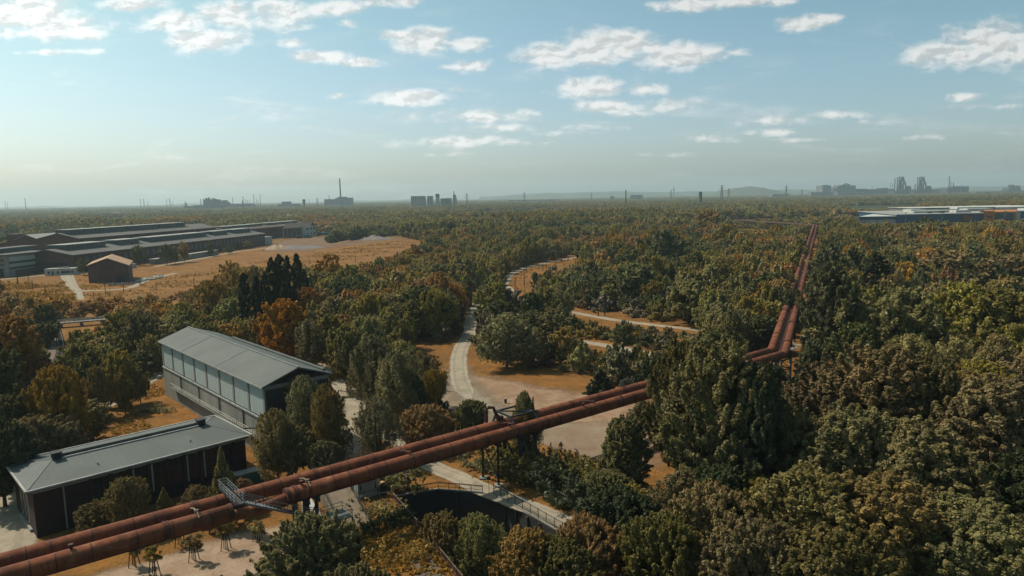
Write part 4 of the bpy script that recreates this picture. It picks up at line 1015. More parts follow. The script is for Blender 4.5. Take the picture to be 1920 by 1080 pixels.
# pale hall with glazed bands at the left edge
def white_hall():
    c0 = G(17, 519)[:2]; c1 = G(88, 509)[:2]; d = (c1-c0)/np.linalg.norm(c1-c0); n = np.array([-d[1], d[0]]); L_ = np.linalg.norm(c1-c0); Wd = 44; e0 = c0-d*0
    rt = thing('banded_hall', (*c0, 0), 'pale concrete factory hall with dark glazed bands at the left edge of the photo', 'factory', gr)
    ze = 15.
    q = MB(); q.prism([c0, c0+d*L_, c0+d*L_+n*Wd*.9, c0-d*20+n*Wd], 0, ze); q.build('wall', M['concrete'], rt)
    q = MB(); q.prism([c0-d*1.2-n*1.2, c0+d*(L_+2)-n*1.2, c0+d*(L_+8)+n*Wd, c0-d*21+n*Wd], ze, ze+.9); rf = q.build('roof', M['factroof'], rt)
    q = MB(); q.prism([c0-d*4+n*14, c0+d*L_+d*16+n*20, c0+d*L_+d*14+n*30, c0-d*6+n*24], ze+.9, ze+3.6); mo = q.build('monitor', M['glassblue'], rf)
    q = MB(); q.prism([c0-d*5+n*13, c0+d*L_+d*17+n*19, c0+d*L_+d*15+n*31, c0-d*7+n*25], ze+3.6, ze+4.3); q.build('monitor_roof', M['factroof'], mo)
    for z0, z1 in ((9.2, 10.6), (5.2, 6.6)):
        q = MB(); a = c0+d*1.5; b = c0+d*(L_-1); q.prism([a-n*.12, b-n*.12, b, a], z0, z1); q.build('glazed_band', M['dark_steel'], rt)
    for z0, z1 in ((10.7, 13.6), (6.8, 8.6)):
        q = MB(); a = c0+d*1.5; b = c0+d*(L_-1); q.prism([a-n*.25, b-n*.25, b, a], z0, z1); q.build('cladding_band', M['panel'], rt)
    q = MB(); a = c0+d*6; b = c0+d*(L_-1); q.prism([a-n*.15, b-n*.15, b, a], 0, 4.2); q.build('gate', M['brick_factory'], rt)
    e = np.array([-n[0]*.0-d[0], -d[1]])
    a = c0; b = c0-d*20+n*Wd; dd = (b-a)/np.linalg.norm(b-a); mm = np.array([-dd[1], dd[0]])
    q = MB(); q.prism([a+dd*3, a+dd*28, a+dd*28+mm*.15, a+dd*3+mm*.15], 0, 6); q.build('gate', M['dark_steel'], rt)
    for z0, z1 in ((8, 9.4), (11, 12.6)):
        q = MB(); q.prism([a+dd*2, a+dd*40, a+dd*40+mm*.15, a+dd*2+mm*.15], z0, z1); q.build('glazed_band', M['glassblue'], rt)
white_hall()
def office():
    a, b = G(84, 517)[:2], G(139, 515)[:2]; d = (b-a)/np.linalg.norm(b-a); n = np.array([-d[1], d[0]]); L_ = np.linalg.norm(b-a)
    rt = thing('site_office', (*a, 0), 'low white flat-roofed office with small dark windows in front of the factory', 'office')
    q = MB(); q.prism([a, b, b+n*9, a+n*9], 0, 4.4); q.build('wall', M['white'], rt)
    q = MB(); q.prism([a-d*.3-n*.3, b+d*.3-n*.3, b+d*.3+n*9.3, a-d*.3+n*9.3], 4.4, 4.7); rf = q.build('roof', M['factroof_light'], rt)
    for k, wd in ((.1, 1.4), (.25, 1), (.42, 1.2), (.57, 3.), (.74, 2.4), (.9, 1.6)):
        q = MB(); p = a+d*L_*k; q.prism([p-n*.06, p+d*wd-n*.06, p+d*wd, p], 1.4 if wd != 1 else 0, 2.9); q.build('window' if wd != 1 else 'door', M['dark_steel'], rt)
    for k in (.45, .6, .72): q = MB(); q.box((*(a+d*L_*k+n*4), 5.1), (2.2, 1.4, .9), .3); q.build('roof_unit', M['white'], rf)
office()
def shed():
    a, b = G(167, 531)[:2], G(243, 530)[:2]; d = (b-a)/np.linalg.norm(b-a); n = np.array([-d[1], d[0]])*1.; L_ = np.linalg.norm(b-a)
    dp = np.array([-.42, .9]); f = lambda s, t: a+dp*s+d*(L_-t)
    rt, rf = gable_hall('brick_shed', 0, 38, 0, L_, 11, 15.6, 'dark brick shed with a bright orange-brown gabled roof at the edge of the meadow', (), wallm='brick_factory', roofm='orange_roof', fn=f, windows=False)
    rt['category'] = 'shed'
    q = MB(); p = a+d*L_*.68; q.prism([p-n*.1, p+d*5.6-n*.1, p+d*5.6, p], 0, 4.6); q.build('gate', M['dark_steel'], rt)
    q = MB(); p = a+d*L_*.35; q.prism([p-n*.25, p+d*L_*.33-n*.25, p+d*L_*.33, p], 9.6, 10.1); q.build('lintel', M['dark_steel'], rt)
    for k in (.28, .5): q = MB(); p = a+d*L_*k; q.prism([p-n*.2, p+d*.8-n*.2, p+d*.8, p], 0, 9.4); q.build('buttress', M['brick_factory'], rt)
    for s in (2, 12, 22, 32): q = MB(); p = a+dp*s; q.prism([p-d*.12, p+dp*3-d*.12, p+dp*3, p], 4, 8); q.build('window', M['glassblue'], rt)
shed()
def simple(name, label, cat, a, b, depth, h, wallm, roofm, winrows=0, group=None, wins=0, win='dark_steel'):
    d = (b-a)/np.linalg.norm(b-a); n = np.array([-d[1], d[0]]); L_ = np.linalg.norm(b-a)
    rt = thing(name, (*a, 0), label, cat, group)
    q = MB(); q.prism([a, b, b+n*depth, a+n*depth], 0, h); q.build('wall', M[wallm], rt)
    q = MB(); o = max(.2, L_*.006); q.prism([a-d*o-n*o, b+d*o-n*o, b+d*o+n*(depth+o), a-d*o+n*(depth+o)], h, h+max(.3, h*.03)); q.build('roof', M[roofm], rt)
    for r in range(winrows):
        for k in range(wins):
            q = MB(); s = L_*(k+.25)/wins; e = L_*.5/wins; z = h*(r+.35)/winrows; q.prism([a+d*s-n*.15, a+d*(s+e)-n*.15, a+d*(s+e), a+d*s], z, z+h*.4/winrows); q.build('window', M[win], rt)
    return rt
c0, c1 = G(463, 464)[:2], G(511, 457)[:2]
rt = simple('white_store_block', 'plain white box building with a small blue panel at the end of the factory', 'building', c0, c1, 30, 8.6, 'white', 'factroof_light')
d = (c1-c0)/np.linalg.norm(c1-c0); n = np.array([-d[1], d[0]])
q = MB(); p = c0+d*5; q.prism([p-n*.12, p+d*5-n*.12, p+d*5, p], 3.5, 7.2); q.build('blue_panel', M['blue'], rt)
q = MB()
for k in range(1, 7): p = c0+d*k*8; q.prism([p-n*.08, p+d*.3-n*.08, p+d*.3, p], 0, 8.5)
q.build('panel_joints', M['dark_steel'], rt)
q = MB()
for k in range(4): p = c0+d*(6+k*9)+n*10; q.box((*p, 9.2), (4, 3, .8), .3)
q.build('roof_unit', M['brick_factory'], rt)
# brown-roofed building behind, with a white end
a, b = G(532, 447)[:2], G(578, 443)[:2]
rt, rf = gable_hall('frame_building', 0, 60, 0, 45, 13, 19, 'brown-roofed building on pale columns beyond the white block', (), wallm='brick_factory', roofm='factroof_brown', windows=False, fn=lambda s, t: a+(b-a)/np.linalg.norm(b-a)*s*.9+np.array([-.1, 1])*t*.9)
rt['category'] = 'building'
q = MB()
for k in range(7): p = a+(b-a)*k/6; q.prism([p+np.array([-.5, -.6]), p+np.array([.5, -.6]), p+np.array([.5, -.1]), p+np.array([-.5, -.1])], 0, 13)
q.build('columns', M['trim'], rt)
a2, b2 = G(574, 444)[:2], G(593, 442)[:2]
simple('white_end_building', 'small white building with dark windows at the right end of the brown-roofed building', 'building', a2, b2, 18, 14, 'white', 'factroof', 2, wins=3)
for i, (x0, x1, y, h, mt, lab) in enumerate(((556, 568, 447, 3.6, 'brick_factory', 'dull red container at the edge of the works yard'), (570, 584, 446.5, 3.8, 'tealroof', 'left teal container at the works yard, beside the red one'), (594, 616, 441, 3.4, 'tealroof', 'long teal shed right of the teal container, in the works yard'), (632, 648, 439, 4.5, 'white', 'white open-fronted shed at the right side of the works yard'), (652, 668, 437, 3., 'white', 'small white building farthest right on the works yard'))):
    rt = simple('container' if i < 3 else 'yard_shed', lab, 'container' if i < 3 else 'shed', G(x0, y)[:2], G(x1, y-.4)[:2], 7, h, mt, mt if i < 3 else 'factroof_light')
# low walls and rubble in front of the factory
a, b = G(300, 497)[:2], G(418, 478)[:2]
simple('low_annex', 'long low annex along the foot of the front factory hall, behind a few trees', 'building', a+np.array([-7, 6]), b+np.array([-7, 6]), 5, 4.2, 'concrete', 'factroof_light')
simple('site_cabin', 'small pale cabin just right of the brick shed', 'cabin', G(239, 504)[:2], G(256, 502)[:2], 6, 3, 'white', 'factroof_light')
def heap(name, px, py, wd, dp, h, mt, label, cat, seed):
    rn = random.Random(seed); c = G(px, py)[:2]; n = 18; vs = []; fs = []
    ph = [rn.uniform(0, 6) for _ in range(4)]
    for j in range(n+1):
        for i in range(n+1):
            u, v = i/n*2-1, j/n*2-1; r_ = math.hypot(u, v); z = h*max(0, 1-r_)**.8*(1+.35*math.sin(5*u+ph[0])*math.sin(4*v+ph[1])+.2*math.sin(11*u+ph[2]+7*v))
            vs.append((c[0]+u*wd/2, c[1]+v*dp/2, z-.05))
    for j in range(n):
        for i in range(n): fs.append((j*(n+1)+i, j*(n+1)+i+1, (j+1)*(n+1)+i+1, (j+1)*(n+1)+i))
    q = MB(); q.sheet(vs, fs); o = q.build(name, mt, smooth=True, attr={'edge': [1]*len(vs)}); return tag(o, label, cat, 'heaps on the works yard')
M['sand'] = mat('yellow_sand_heap', (.34, .22, .13), col2=(.26, .17, .11), nscale=.15); M['greyheap'] = mat('grey_rubble_heap', (.19, .16, .14), col2=(.13, .11, .10), nscale=.2)
heap('earth_heap', 522, 466, 26, 34, 4.5, M['sand'], 'pale sandy heap, leftmost of the heaps on the works yard', 'heap', 1)
heap('earth_heap', 562, 465, 50, 40, 3.2, M['greyheap'], 'broad grey-brown heap in the middle of the works yard', 'heap', 2)
heap('earth_heap', 655, 455, 34, 36, 3, M['heap'], 'brown heap behind the yard edge, left of the grey one', 'heap', 3)
heap('earth_heap', 700, 448, 46, 40, 4, M['greyheap'], 'grey heap farthest right on the works yard', 'heap', 4)
def rubble():
    rn = random.Random(8); q = MB(); cs = G(272, 524)[:2]
    for i in range(140):
        t = rn.random(); c = G(253+t*50, 528-t*9+rn.uniform(-2, 2.5))[:2]; q.box((*c, .3), (rn.uniform(.5, 2.4), rn.uniform(.4, 1.8), rn.uniform(.4, 1.4)), rn.uniform(0, 3))
    tag(q.build('rubble', M['rubble']), 'pale strewn rubble beside the brick shed', 'rubble', kind='stuff')
    q = MB()
    for i in range(90):
        t = rn.random(); c = G(205+t*45, 535-t*3+rn.uniform(-2, 2))[:2]; q.box((*c, .3), (rn.uniform(.3, 1.4), rn.uniform(.4, 1.2), rn.uniform(.4, 1.4)), rn.uniform(0, 3))
    tag(q.build('rubble', M['steel']), 'grey scrap strewn in front of the brick shed gate', 'rubble', kind='stuff')
rubble()

# ------------------------------------------------------------------ big blue warehouse with orange entrance on the right
def store():
    D = 1000
    def W(px, dd=0): p = GD(px, 400, D+dd); return np.array([p[0]*(D+dd)/(D+dd), D+dd])
    rt = thing('blue_warehouse', (*W(1740), 0), 'long dark blue warehouse with white roofs and a bright orange entrance block', 'warehouse')
    q = MB(); q.prism([W(1682), W(1846), W(1846)+np.array([60, 190]), W(1682)+np.array([40, 190])], 0, 14.6); q.build('wall', M['blue'], rt)
    q = MB(); q.prism([W(1681), W(1847)+np.array([0, -1]), W(1846)+np.array([62, 192]), W(1682)+np.array([38, 192])], 14.6, 15.4); rf = q.build('roof', M['factroof_light'], rt)
    q = MB(); q.prism([W(1612, 10), W(1681, 4), W(1681, 120), W(1640, 120)], 0, 8.5); q.build('front_wing', M['white'], rt)
    q = MB(); q.prism([W(1611, 8), W(1681.5, 2), W(1681, 121), W(1640, 121)], 8.5, 12.6); q.build('fascia', M['blue'], rt)
    q = MB(); q.prism([W(1611, 7), W(1683, 1), W(1681, 122), W(1639, 122)], 12.6, 13.1); q.build('front_wing_roof', M['white'], rt)
    for x in (1620, 1630, 1642): q = MB(); q.prism([W(x, 9.0), W(x+4, 8.6), W(x+4, 9.6), W(x, 10)], 0, 5); q.build('gate', M['dark_steel'], rt)
    q = MB(); q.prism([W(1805, -.8), W(1823, -.8), W(1823, 0), W(1805, 0)], 4, 13); q.build('display_wall', M['dark_steel'], rt)
    for k in range(6):
        q = MB(); q.prism([W(1806+k*3, -1.6), W(1807.5+k*3, -1.6), W(1807.5+k*3, -.8), W(1806+k*3, -.8)], 5, 12.5); q.build('orange_fin', M['orange'], rt)
    # orange block with dark marks
    q = MB(); q.prism([W(1845, -6), W(1863.5, -6), W(1863.5, 30), W(1845, 30)], 0, 18.2); ob = q.build('entrance_block', M['orange'], rt)
    q = MB()
    for (x, z0, z1, w_) in ((1849, 9.2, 10.2, 1.2), (1851.2, 9, 12, 1.0), (1853, 8.6, 10.6, 1.6), (1855.2, 8.6, 11, 1.1), (1857, 8.6, 10.8, 1.6), (1859.2, 8.6, 10.6, 1.2)):
        q.prism([W(x, -6.5), W(x+w_, -6.5), W(x+w_, -6), W(x, -6)], z0, z1)
    q.build('dark_lettering', M['dark_steel'], ob)
    q = MB(); q.prism([W(1864, 4), W(1906, 4), W(1906, 90), W(1864, 90)], 0, 16.5); q.build('entrance_hall', M['orange'], rt)
    q = MB(); q.prism([W(1867, 3.2), W(1901, 3.2), W(1901, 4), W(1867, 4)], 4, 14.5); gl = q.build('glazing', M['glassblue'], rt)
    q = MB(); q.prism([W(1907, 2), W(1990, 2), W(1990, 120), W(1907, 120)], 0, 17.5); q.build('right_wing', M['white'], rt)
    q = MB(); q.prism([W(1914, 1), W(1990, 1), W(1990, 2), W(1914, 2)], 7, 16); q.build('right_fascia', M['blue'], rt)
    rn = random.Random(4)
    for i, (x, dd, wd, dp, hh, mt) in enumerate([(1735, 50, 46, 20, 3, 'white'), (1775, 70, 30, 24, 2.4, 'factroof_light'), (1800, 40, 22, 16, 3.4, 'white'), (1830, 90, 40, 20, 4, 'white'), (1760, 110, 60, 16, 3, 'factroof_light'), (1715, 90, 24, 22, 4.5, 'white'), (1822, 140, 60, 20, 5, 'white'), (1765, 35, 6, 6, 2.4, 'dark_steel'), (1795, 55, 6, 6, 2.6, 'dark_steel'), (1742, 30, 5, 5, 2, 'dark_steel')]):
        p = W(x, dd); q = MB(); q.box((*p, 15.4+hh/2), (wd, dp, hh)); q.build('roof_unit', M[mt], rf)
    rt2 = simple('white_roofed_hall', 'wide hall with a white roof behind the blue warehouse', 'warehouse', W(1712, 230), W(1950, 230), 80, 17.5, 'far_mid', 'white')
    rt2 = simple('white_roofed_hall', 'second wide white-roofed hall, behind the orange entrance block', 'warehouse', W(1852, 130), W(2000, 130), 60, 19, 'white', 'white')
    for x, dd, lab in ((1699, -40, 'leftmost thin lamp mast in front of the blue warehouse'), (1767, -40, 'middle thin lamp mast in front of the blue warehouse'), (1885, -60, 'right thin lamp mast in front of the glazed entrance')):
        p = W(x, dd); rt3 = thing('lamp_post', (*p, 0), lab, 'lamp post', 'car park lamps'); q = MB(); q.tube([(*p, 0), (*p, 19.)], .35, 6); q.build('shaft', M['steel'], rt3); q = MB(); q.box((*p, 19.), (4, .8, .4)); q.build('lamp_head', M['steel'], rt3)
store()

# ------------------------------------------------------------------ skyline
def fz(px, py, D): return max(1., GD(px, py, D)[2])
def fx(px, D): return GD(px, 380, D)[0]
def block(m_, x0, x1, y, D, dp=60, z0=0): a, b = fx(x0, D), fx(x1, D); z = fz((x0+x1)/2, y, D); m_.prism([(a, D), (b, D), (b, D+dp), (a, D+dp)], z0, z)
def stack(m_, x, y, D, wd=1.2, tp=.7): r_ = wd/2*D/F; z = fz(x, y, D); c = fx(x, D); m_.tube([(c, D, 0), (c, D, z)], [r_, r_*tp], 10)
def plant(name, label, cat, D, blocks, stacks, mt='far_grey', extra=None, group=None):
    xs = [b[0] for b in blocks]+[s[0] for s in stacks]; rt = thing(name, (fx(xs[0], D), D, 0), label, cat, group)
    for i, b in enumerate(blocks):
        q = MB(); block(q, *b[:3], D+i*3, b[3] if len(b) > 3 else 60); q.build(b[4] if len(b) > 4 else 'building_block', M[b[5] if len(b) > 5 else mt], rt)
    for i, s in enumerate(stacks):
        q = MB(); stack(q, *s[:2], D-12-i*4, s[2] if len(s) > 2 else 1.2); q.build('chimney', M[s[3] if len(s) > 3 else mt], rt)
    if extra:
        q = MB(); extra(q, D); q.build('steelwork', M[mt], rt)
    return rt
def works1(q, D):
    for (x, y, r_) in ((391, 371, 2.4), (396, 370, 2.4), (402, 372, 2.2), (388, 375, 2), (407, 374, 2), (414, 374, 2), (419, 376, 2)):
        c = fx(x, D); z = fz(x, y, D); rr_ = r_*D/F; q.tube([(c, D-30, 0), (c, D-30, z-rr_), (c, D-30, z)], [rr_, rr_, rr_*.5], 10)
    q.bar((fx(388, D), D-34, fz(388, 378, D)), (fx(421, D), D-34, fz(421, 377, D)), 8); q.bar((fx(405, D), D-36, fz(405, 372, D)), (fx(421, D), D-36, fz(421, 378, D)), 6)
plant('steel_works', 'dark blocky steel works with rounded silo tops on the left skyline', 'works', 4300, [(361, 423, 384.5, 180), (386.5, 406, 374), (404, 420, 375.5), (398, 421, 379, 90)], [(376.5, 373, 1.8), (382, 373, 3.2)], extra=works1)
plant('works_tower', 'small dark cluster of tanks left of the blocky steel works', 'works', 4300, [(345, 352, 387)], [(347.5, 378, 2.6), (350, 381, 2), (345, 383, 1.5)])
plant('low_works', 'low dark sheds stretching right from the blocky steel works', 'works', 4500, [(424, 470, 384, 90), (430, 468, 382, 80), (520, 558, 382.5), (545, 575, 386), (528, 541, 378)], [])
chim = [(436.5, 370, 1.3), (456, 368, 1.5), (460.5, 373, 1.), (463.5, 375, 1.3), (468, 376, .9), (476.3, 365, 1.4), (481.3, 372, .9), (483.5, 376, 1.2), (488.4, 364.5, 1.3),
        (9.5, 377, .9), (13.5, 379, .9), (47.5, 372, 1.6), (263.5, 373.5, 1.1), (269.8, 373, 1.7), (277, 378, .9), (312.8, 373, 1.1), (318.6, 372.5, 1.7), (323, 377, .9), (580, 374, .8)]
names = 'first second third fourth fifth sixth seventh eighth ninth'.split()
for i, (x, y, w_) in enumerate(chim):
    where = (f'{names[i]} far chimney counted rightwards from the blocky steel works' if i < 9 else 'thin far mast, left one of the pair at the left edge of the skyline' if i == 9 else 'thin far mast, right one of the pair at the left edge of the skyline' if i == 10 else 'lone far pale chimney near the left edge of the skyline' if i == 11 else
             ['left', 'thickest middle', 'shortest right'][(i-12) % 3]+' one of the far chimney trio '+('nearer the left edge' if i < 15 else 'just left of the blocky steel works') if i < 18 else 'very thin far mast left of the tall power station chimney')
    D = 5200+(i*137) % 900; rt = thing('chimney', (fx(x, D), D, 0), where, 'chimney', 'far chimneys'); q = MB(); stack(q, x, y, D, w_); q.build('shaft', M['far_grey'], rt); z = fz(x, y, D); q = MB(); q.tube([(fx(x, D), D, z-6), (fx(x, D), D, z+.5)], w_/2*D/F*1.05, 10); q.build('rim', M['far_mid'], rt)
rt = thing('water_tower', (fx(570, 3600), 3600, 0), 'dark mushroom-topped water tower left of the power station', 'tower')
q = MB(); c = fx(570, 3600); z = fz(570, 373.5, 3600); q.tube([(c, 3600, 0), (c, 3600, z-14)], 3.4, 10); q.build('shaft', M['far_grey'], rt); q = MB(); q.tube([(c, 3600, z-26), (c, 3600, z-16), (c, 3600, z-3), (c, 3600, z)], [4, 7.5, 7.5, 5.5], 14); q.build('tank', M['far_grey'], rt)
plant('power_station', 'power station blocks beneath the tallest chimney on the skyline', 'works', 4400, [(608, 655, 377, 120), (608, 622, 373.5, 100), (629, 655.5, 370.8, 110), (634, 646, 369, 80), (655, 657, 375)], [(639, 334.5, 3.4, 'far_grey'), (617.5, 366, 1.6)], mt='far_mid')
def flats(x0, x1, y, D, lab, mt='far_pale'):
    rt = plant('apartment_block', lab, 'building', D, [(x0, x1, y, 40, 'wall', mt)], [], group='far tower blocks')
    n = max(2, int((x1-x0)/3.5)); z = fz(x0, y, D)
    for k in range(n):
        q = MB(); a = fx(x0+(x1-x0)*(k+.25)/n, D); b = fx(x0+(x1-x0)*(k+.75)/n, D); q.prism([(a, D-.8), (b, D-.8), (b, D), (a, D)], 4, z-3); q.build('window_band', M['far_mid'], rt)
flats(770.5, 797, 367.5, 3300, 'wide pale apartment block, left of the two on the skyline'); flats(801, 811, 367.5, 3300, 'narrower pale apartment block, right of the wide one')
plant('silo_tower', 'white slender silo tower with a dark head, right of the apartment blocks', 'tower', 3200, [(817.5, 823, 369, 20, 'shaft', 'far_pale'), (817, 823.5, 363.5, 22, 'head', 'far_grey')], [])
plant('mill_buildings', 'grey mill buildings between the two slender towers', 'works', 3300, [(826, 836, 372), (836, 845, 371.5), (830, 842, 374)], [], mt='far_mid')
plant('stepped_tower', 'stepped pale tower with a dark chimney top, right of the mill buildings', 'tower', 3200, [(849, 856, 370, 22, 'base', 'far_pale'), (850, 854.5, 365, 18, 'shaft', 'far_mid')], [(851.5, 358.5, 2.2)])
def pylon(x, y, D, label, hw=4.):
    rt = thing('pylon', (fx(x, D), D, 0), label, 'pylon', 'far pylons'); c = fx(x, D); z = fz(x, y, D); k = z/50
    q = MB()
    for i, j in ((-1, -1), (1, -1), (1, 1), (-1, 1)): q.bar((c+i*hw*k, D+j*hw*k, 0), (c+i*.6*k, D+j*.6*k, z), .9*k)
    for t in np.linspace(0, .8, 6):
        r0 = hw*k*(1-t)+.6*k*t; r1_ = hw*k*(1-t-.15)+.6*k*(t+.15); q.bar((c-r0, D-r0, z*t), (c+r1_, D-r1_, z*(t+.15)), .5*k); q.bar((c+r0, D-r0, z*t), (c-r1_, D-r1_, z*(t+.15)), .5*k)
    q.build('lattice', M['far_grey'], rt); q = MB()
    for t, w_ in ((.68, 11), (.82, 8), (.94, 5)): q.bar((c-w_*k, D, z*t), (c+w_*k, D, z*t), .8*k)
    q.build('crossarms', M['far_grey'], rt)
for (x, y, D, l) in ((875.5, 362.5, 3400, 'pylon right of the stepped tower'), (983.5, 360.5, 3800, 'pylon in the middle of the skyline'), (1109, 362, 5000, 'small faint pylon between the middle pylon and the brick chimney'), (455, 376, 3900, 'faint pylon in front of the chimneys beside the steel works'), (1258, 356, 5200, 'small pylon just left of the television tower'),
                     (1353, 347, 3600, 'tallest pylon left of the wooded hill'), (1366, 353, 4400, 'pylon just right of the tallest one before the hill'), (1473.5, 347.5, 5000, 'pylon at the right foot of the wooded hill'), (595, 371, 4600, 'faint pylon left of the power station'), (1503, 355, 5600, 'small pylon between the hill and the steel works')):
    pylon(x, y, D, l)
rt = thing('chimney', (fx(1173.5, 2300), 2300, 0), 'lone dark brick chimney rising from the woods in the middle right', 'chimney'); q = MB(); stack(q, 1173.5, 356, 2300, 2.2, .8); q.build('shaft', M['far_grey'], rt); q = MB(); c = fx(1173.5, 2300); z = fz(1173.5, 356, 2300); q.tube([(c, 2300, z-4), (c, 2300, z+.3)], 1.75, 10); q.build('rim', M['brick_factory'], rt)
rt = thing('television_tower', (fx(1263.2, 6500), 6500, 0), 'faint television tower with a round platform on the skyline', 'tower'); q = MB(); c = fx(1263.2, 6500); z = fz(1263, 347.5, 6500); q.tube([(c, 6500, 0), (c, 6500, z*.75), (c, 6500, z)], [4, 3, 1.2], 8); q.build('shaft', M['far_mid'], rt); q = MB(); q.tube([(c, 6500, z*.66), (c, 6500, z*.72)], 11, 14); q.build('platform', M['far_mid'], rt)
plant('winding_tower', 'squat dark tower sticking out of the woods left of the tallest pylon', 'tower', 2600, [(1312, 1315.8, 359.5, 12, 'shaft'), (1311.6, 1316.2, 361, 13, 'head')], [])
# right hand steel works
plant('blast_furnace_hall', 'square grey building at the left end of the right-hand steel works', 'works', 5600, [(1541.5, 1557, 347.8, 120, 'building_block', 'far_mid'), (1545, 1552, 346.8, 60)], [])
def sinter(q, D):
    q.bar((fx(1560, D), D-20, fz(1560, 357, D)), (fx(1583, D), D-20, fz(1583, 344.5, D)), 10); q.bar((fx(1583, D), D-20, fz(1583, 344.5, D)), (fx(1590, D), D-20, fz(1590, 347, D)), 8)
    for x in (1563, 1567, 1572): c = fx(x, D); q.bar((c, D-20, 0), (c, D-20, fz(x, 356, D)), 6)
plant('sinter_plant', 'grey plant with sloping conveyors, right of the square building', 'works', 5600, [(1568, 1603.5, 350, 140, 'building_block', 'far_mid'), (1572, 1590, 347, 100, 'building_block', 'far_mid'), (1592, 1603, 347.5, 90, 'building_block', 'far_mid'), (1604, 1625, 354, 80)], [(1562, 352), (1565, 353), (1581, 346.5, 2)], extra=sinter)
plant('low_works', 'low dark sheds between the sinter plant and the twin furnaces', 'works', 5700, [(1616, 1636, 357.5, 90), (1640, 1676, 354.5, 110), (1650, 1664, 352.5, 70), (1622, 1645, 355)], [(1668, 343, .8), (1672, 344, .8), (1634, 349, .8)])
def furnace(x0, lab):
    def ex(q, D):
        X = lambda v: fx(x0+v, D); Z = lambda y: fz(x0, y, D); b = 5.5
        for v in (0, 8): q.bar((X(v), D, 0), (X(v), D, Z(332)), b*1.2); q.bar((X(v), D+26, 0), (X(v), D+26, Z(332)), b)
        for y in (332, 339, 345, 351): q.bar((X(0), D, Z(y)), (X(8), D, Z(y)), b*.9)
        q.bar((X(0), D, Z(332)), (X(8), D, Z(339)), b*.7); q.bar((X(8), D, Z(332)), (X(1), D, Z(345)), b*.7)
        q.tube([(X(4), D+13, 0), (X(4), D+13, Z(352)), (X(4), D+13, Z(344)), (X(4), D+13, Z(338))], [18, 18, 13, 8], 12)
        q.tube([(X(4), D+13, Z(338)), (X(9), D+13, Z(335)), (X(13), D+10, Z(345)), (X(14), D+8, Z(354))], [6, 6, 6, 6], 8)
        for v in (12, 16, 19): q.tube([(X(v), D-10, 0), (X(v), D-10, Z(350.5)), (X(v), D-10, Z(349))], [9, 9, 5], 10)
    return plant('blast_furnace', lab, 'works', 5400, [(x0-6, x0+22, 357.5, 110), (x0+8, x0+20, 354)], [(x0-8, 334.5 if x0 < 1700 else 345, 2.2)], extra=ex)
furnace(1684, 'left blast furnace of the twin pair with tall stack on its left'); furnace(1722, 'right blast furnace of the twin pair, taller frame, no stack')
plant('low_works', 'low sheds between and right of the twin blast furnaces', 'works', 5800, [(1700, 1718, 355.5), (1742, 1775, 354.5, 90), (1775, 1800, 356, 80)], [])
def cok(q, D):
    for x in range(1786, 1816, 5): c = fx(x, D); q.tube([(c, D-10, 0), (c, D-10, fz(x, 350, D)), (c, D-10, fz(x, 348.5, D))], [8, 8, 3], 8)
plant('coking_plant', 'right-hand plant with one tall stack and a row of short towers', 'works', 5500, [(1776, 1815, 352.5, 110), (1783, 1800, 350)], [(1777.5, 330, 2.0), (1781, 341, 1.6), (1785.5, 342, 1.8), (1801, 347, 1)], extra=cok)
plant('far_plant', 'small group of towers on the far right of the skyline', 'works', 5800, [(1890, 1912, 352, 80), (1894, 1900, 346.5, 40), (1903, 1910, 348, 40)], [(1892, 346, 1.5)])
for i, (x0, x1, y, D, mt, l) in enumerate([(1830, 1925, 359.7, 4200, 'far_pale', 'long thin pale roof below the far right plant'), (480, 555, 389.5, 3000, 'far_pale', 'long pale roof strip below the chimney group'), (508, 560, 386, 3400, 'far_pale', 'shorter pale roof strip behind the long one, below the chimney group'), (575, 640, 387.5, 3300, 'far_pale', 'pale roof strip left of and below the power station'),
     (1000, 1022, 379, 2600, 'far_pale', 'pale roof strip below the middle pylon'), (955, 1050, 376, 3000, 'far_grey', 'wide dark shed below the middle pylon'), (1182, 1205, 366, 3800, 'white', 'white roofs right of the lone brick chimney'), (1144, 1152, 368, 3700, 'white', 'small white hall left of the lone brick chimney'),
     (738, 747, 383.5, 2500, 'white', 'tiny white house left of the wide apartment block'), (200, 218, 399, 2200, 'white', 'small white house in the woods at the left'), (108, 128, 399.5, 2100, 'far_pale', 'pale roof strip in the left woods, right one'), (35, 60, 401, 2000, 'far_pale', 'pale roof strip in the left woods near the edge'),
     (300, 345, 396, 2500, 'far_mid', 'grey roof strip left of and below the steel works'), (240, 260, 399, 2300, 'far_mid', 'small grey roof in the left woods'), (160, 174, 394.5, 2600, 'far_pale', 'small pale roof in the left woods behind the white house'),
     (330, 352, 410, 1700, 'white', 'white roofs in the trees behind the factory'), (530, 548, 404, 1800, 'white', 'white shed roofs in the trees left of the poplars'), (1448, 1480, 364.5, 3600, 'far_mid', 'low grey sheds at the right foot of the wooded hill'), (1520, 1560, 361, 4300, 'far_mid', 'low grey sheds in front of the square works building'), (1570, 1620, 361.5, 4300, 'far_pale', 'pale roofs in front of the sinter plant')]):
    D = min(5200, max(1500, 33*F/(y-(387-.0185*(x0+x1)/2)))) if y-(387-.0185*(x0+x1)/2) > 1 else D
    a, b = np.array([fx(x0, D), D]), np.array([fx(x1, D), D]); z = fz(x0, y, D)
    simple('far_shed', l, 'building', a, b, 60, z, 'far_mid' if mt != 'far_grey' else 'far_grey', mt, group='far low buildings')
# scattered houses of the town on the left

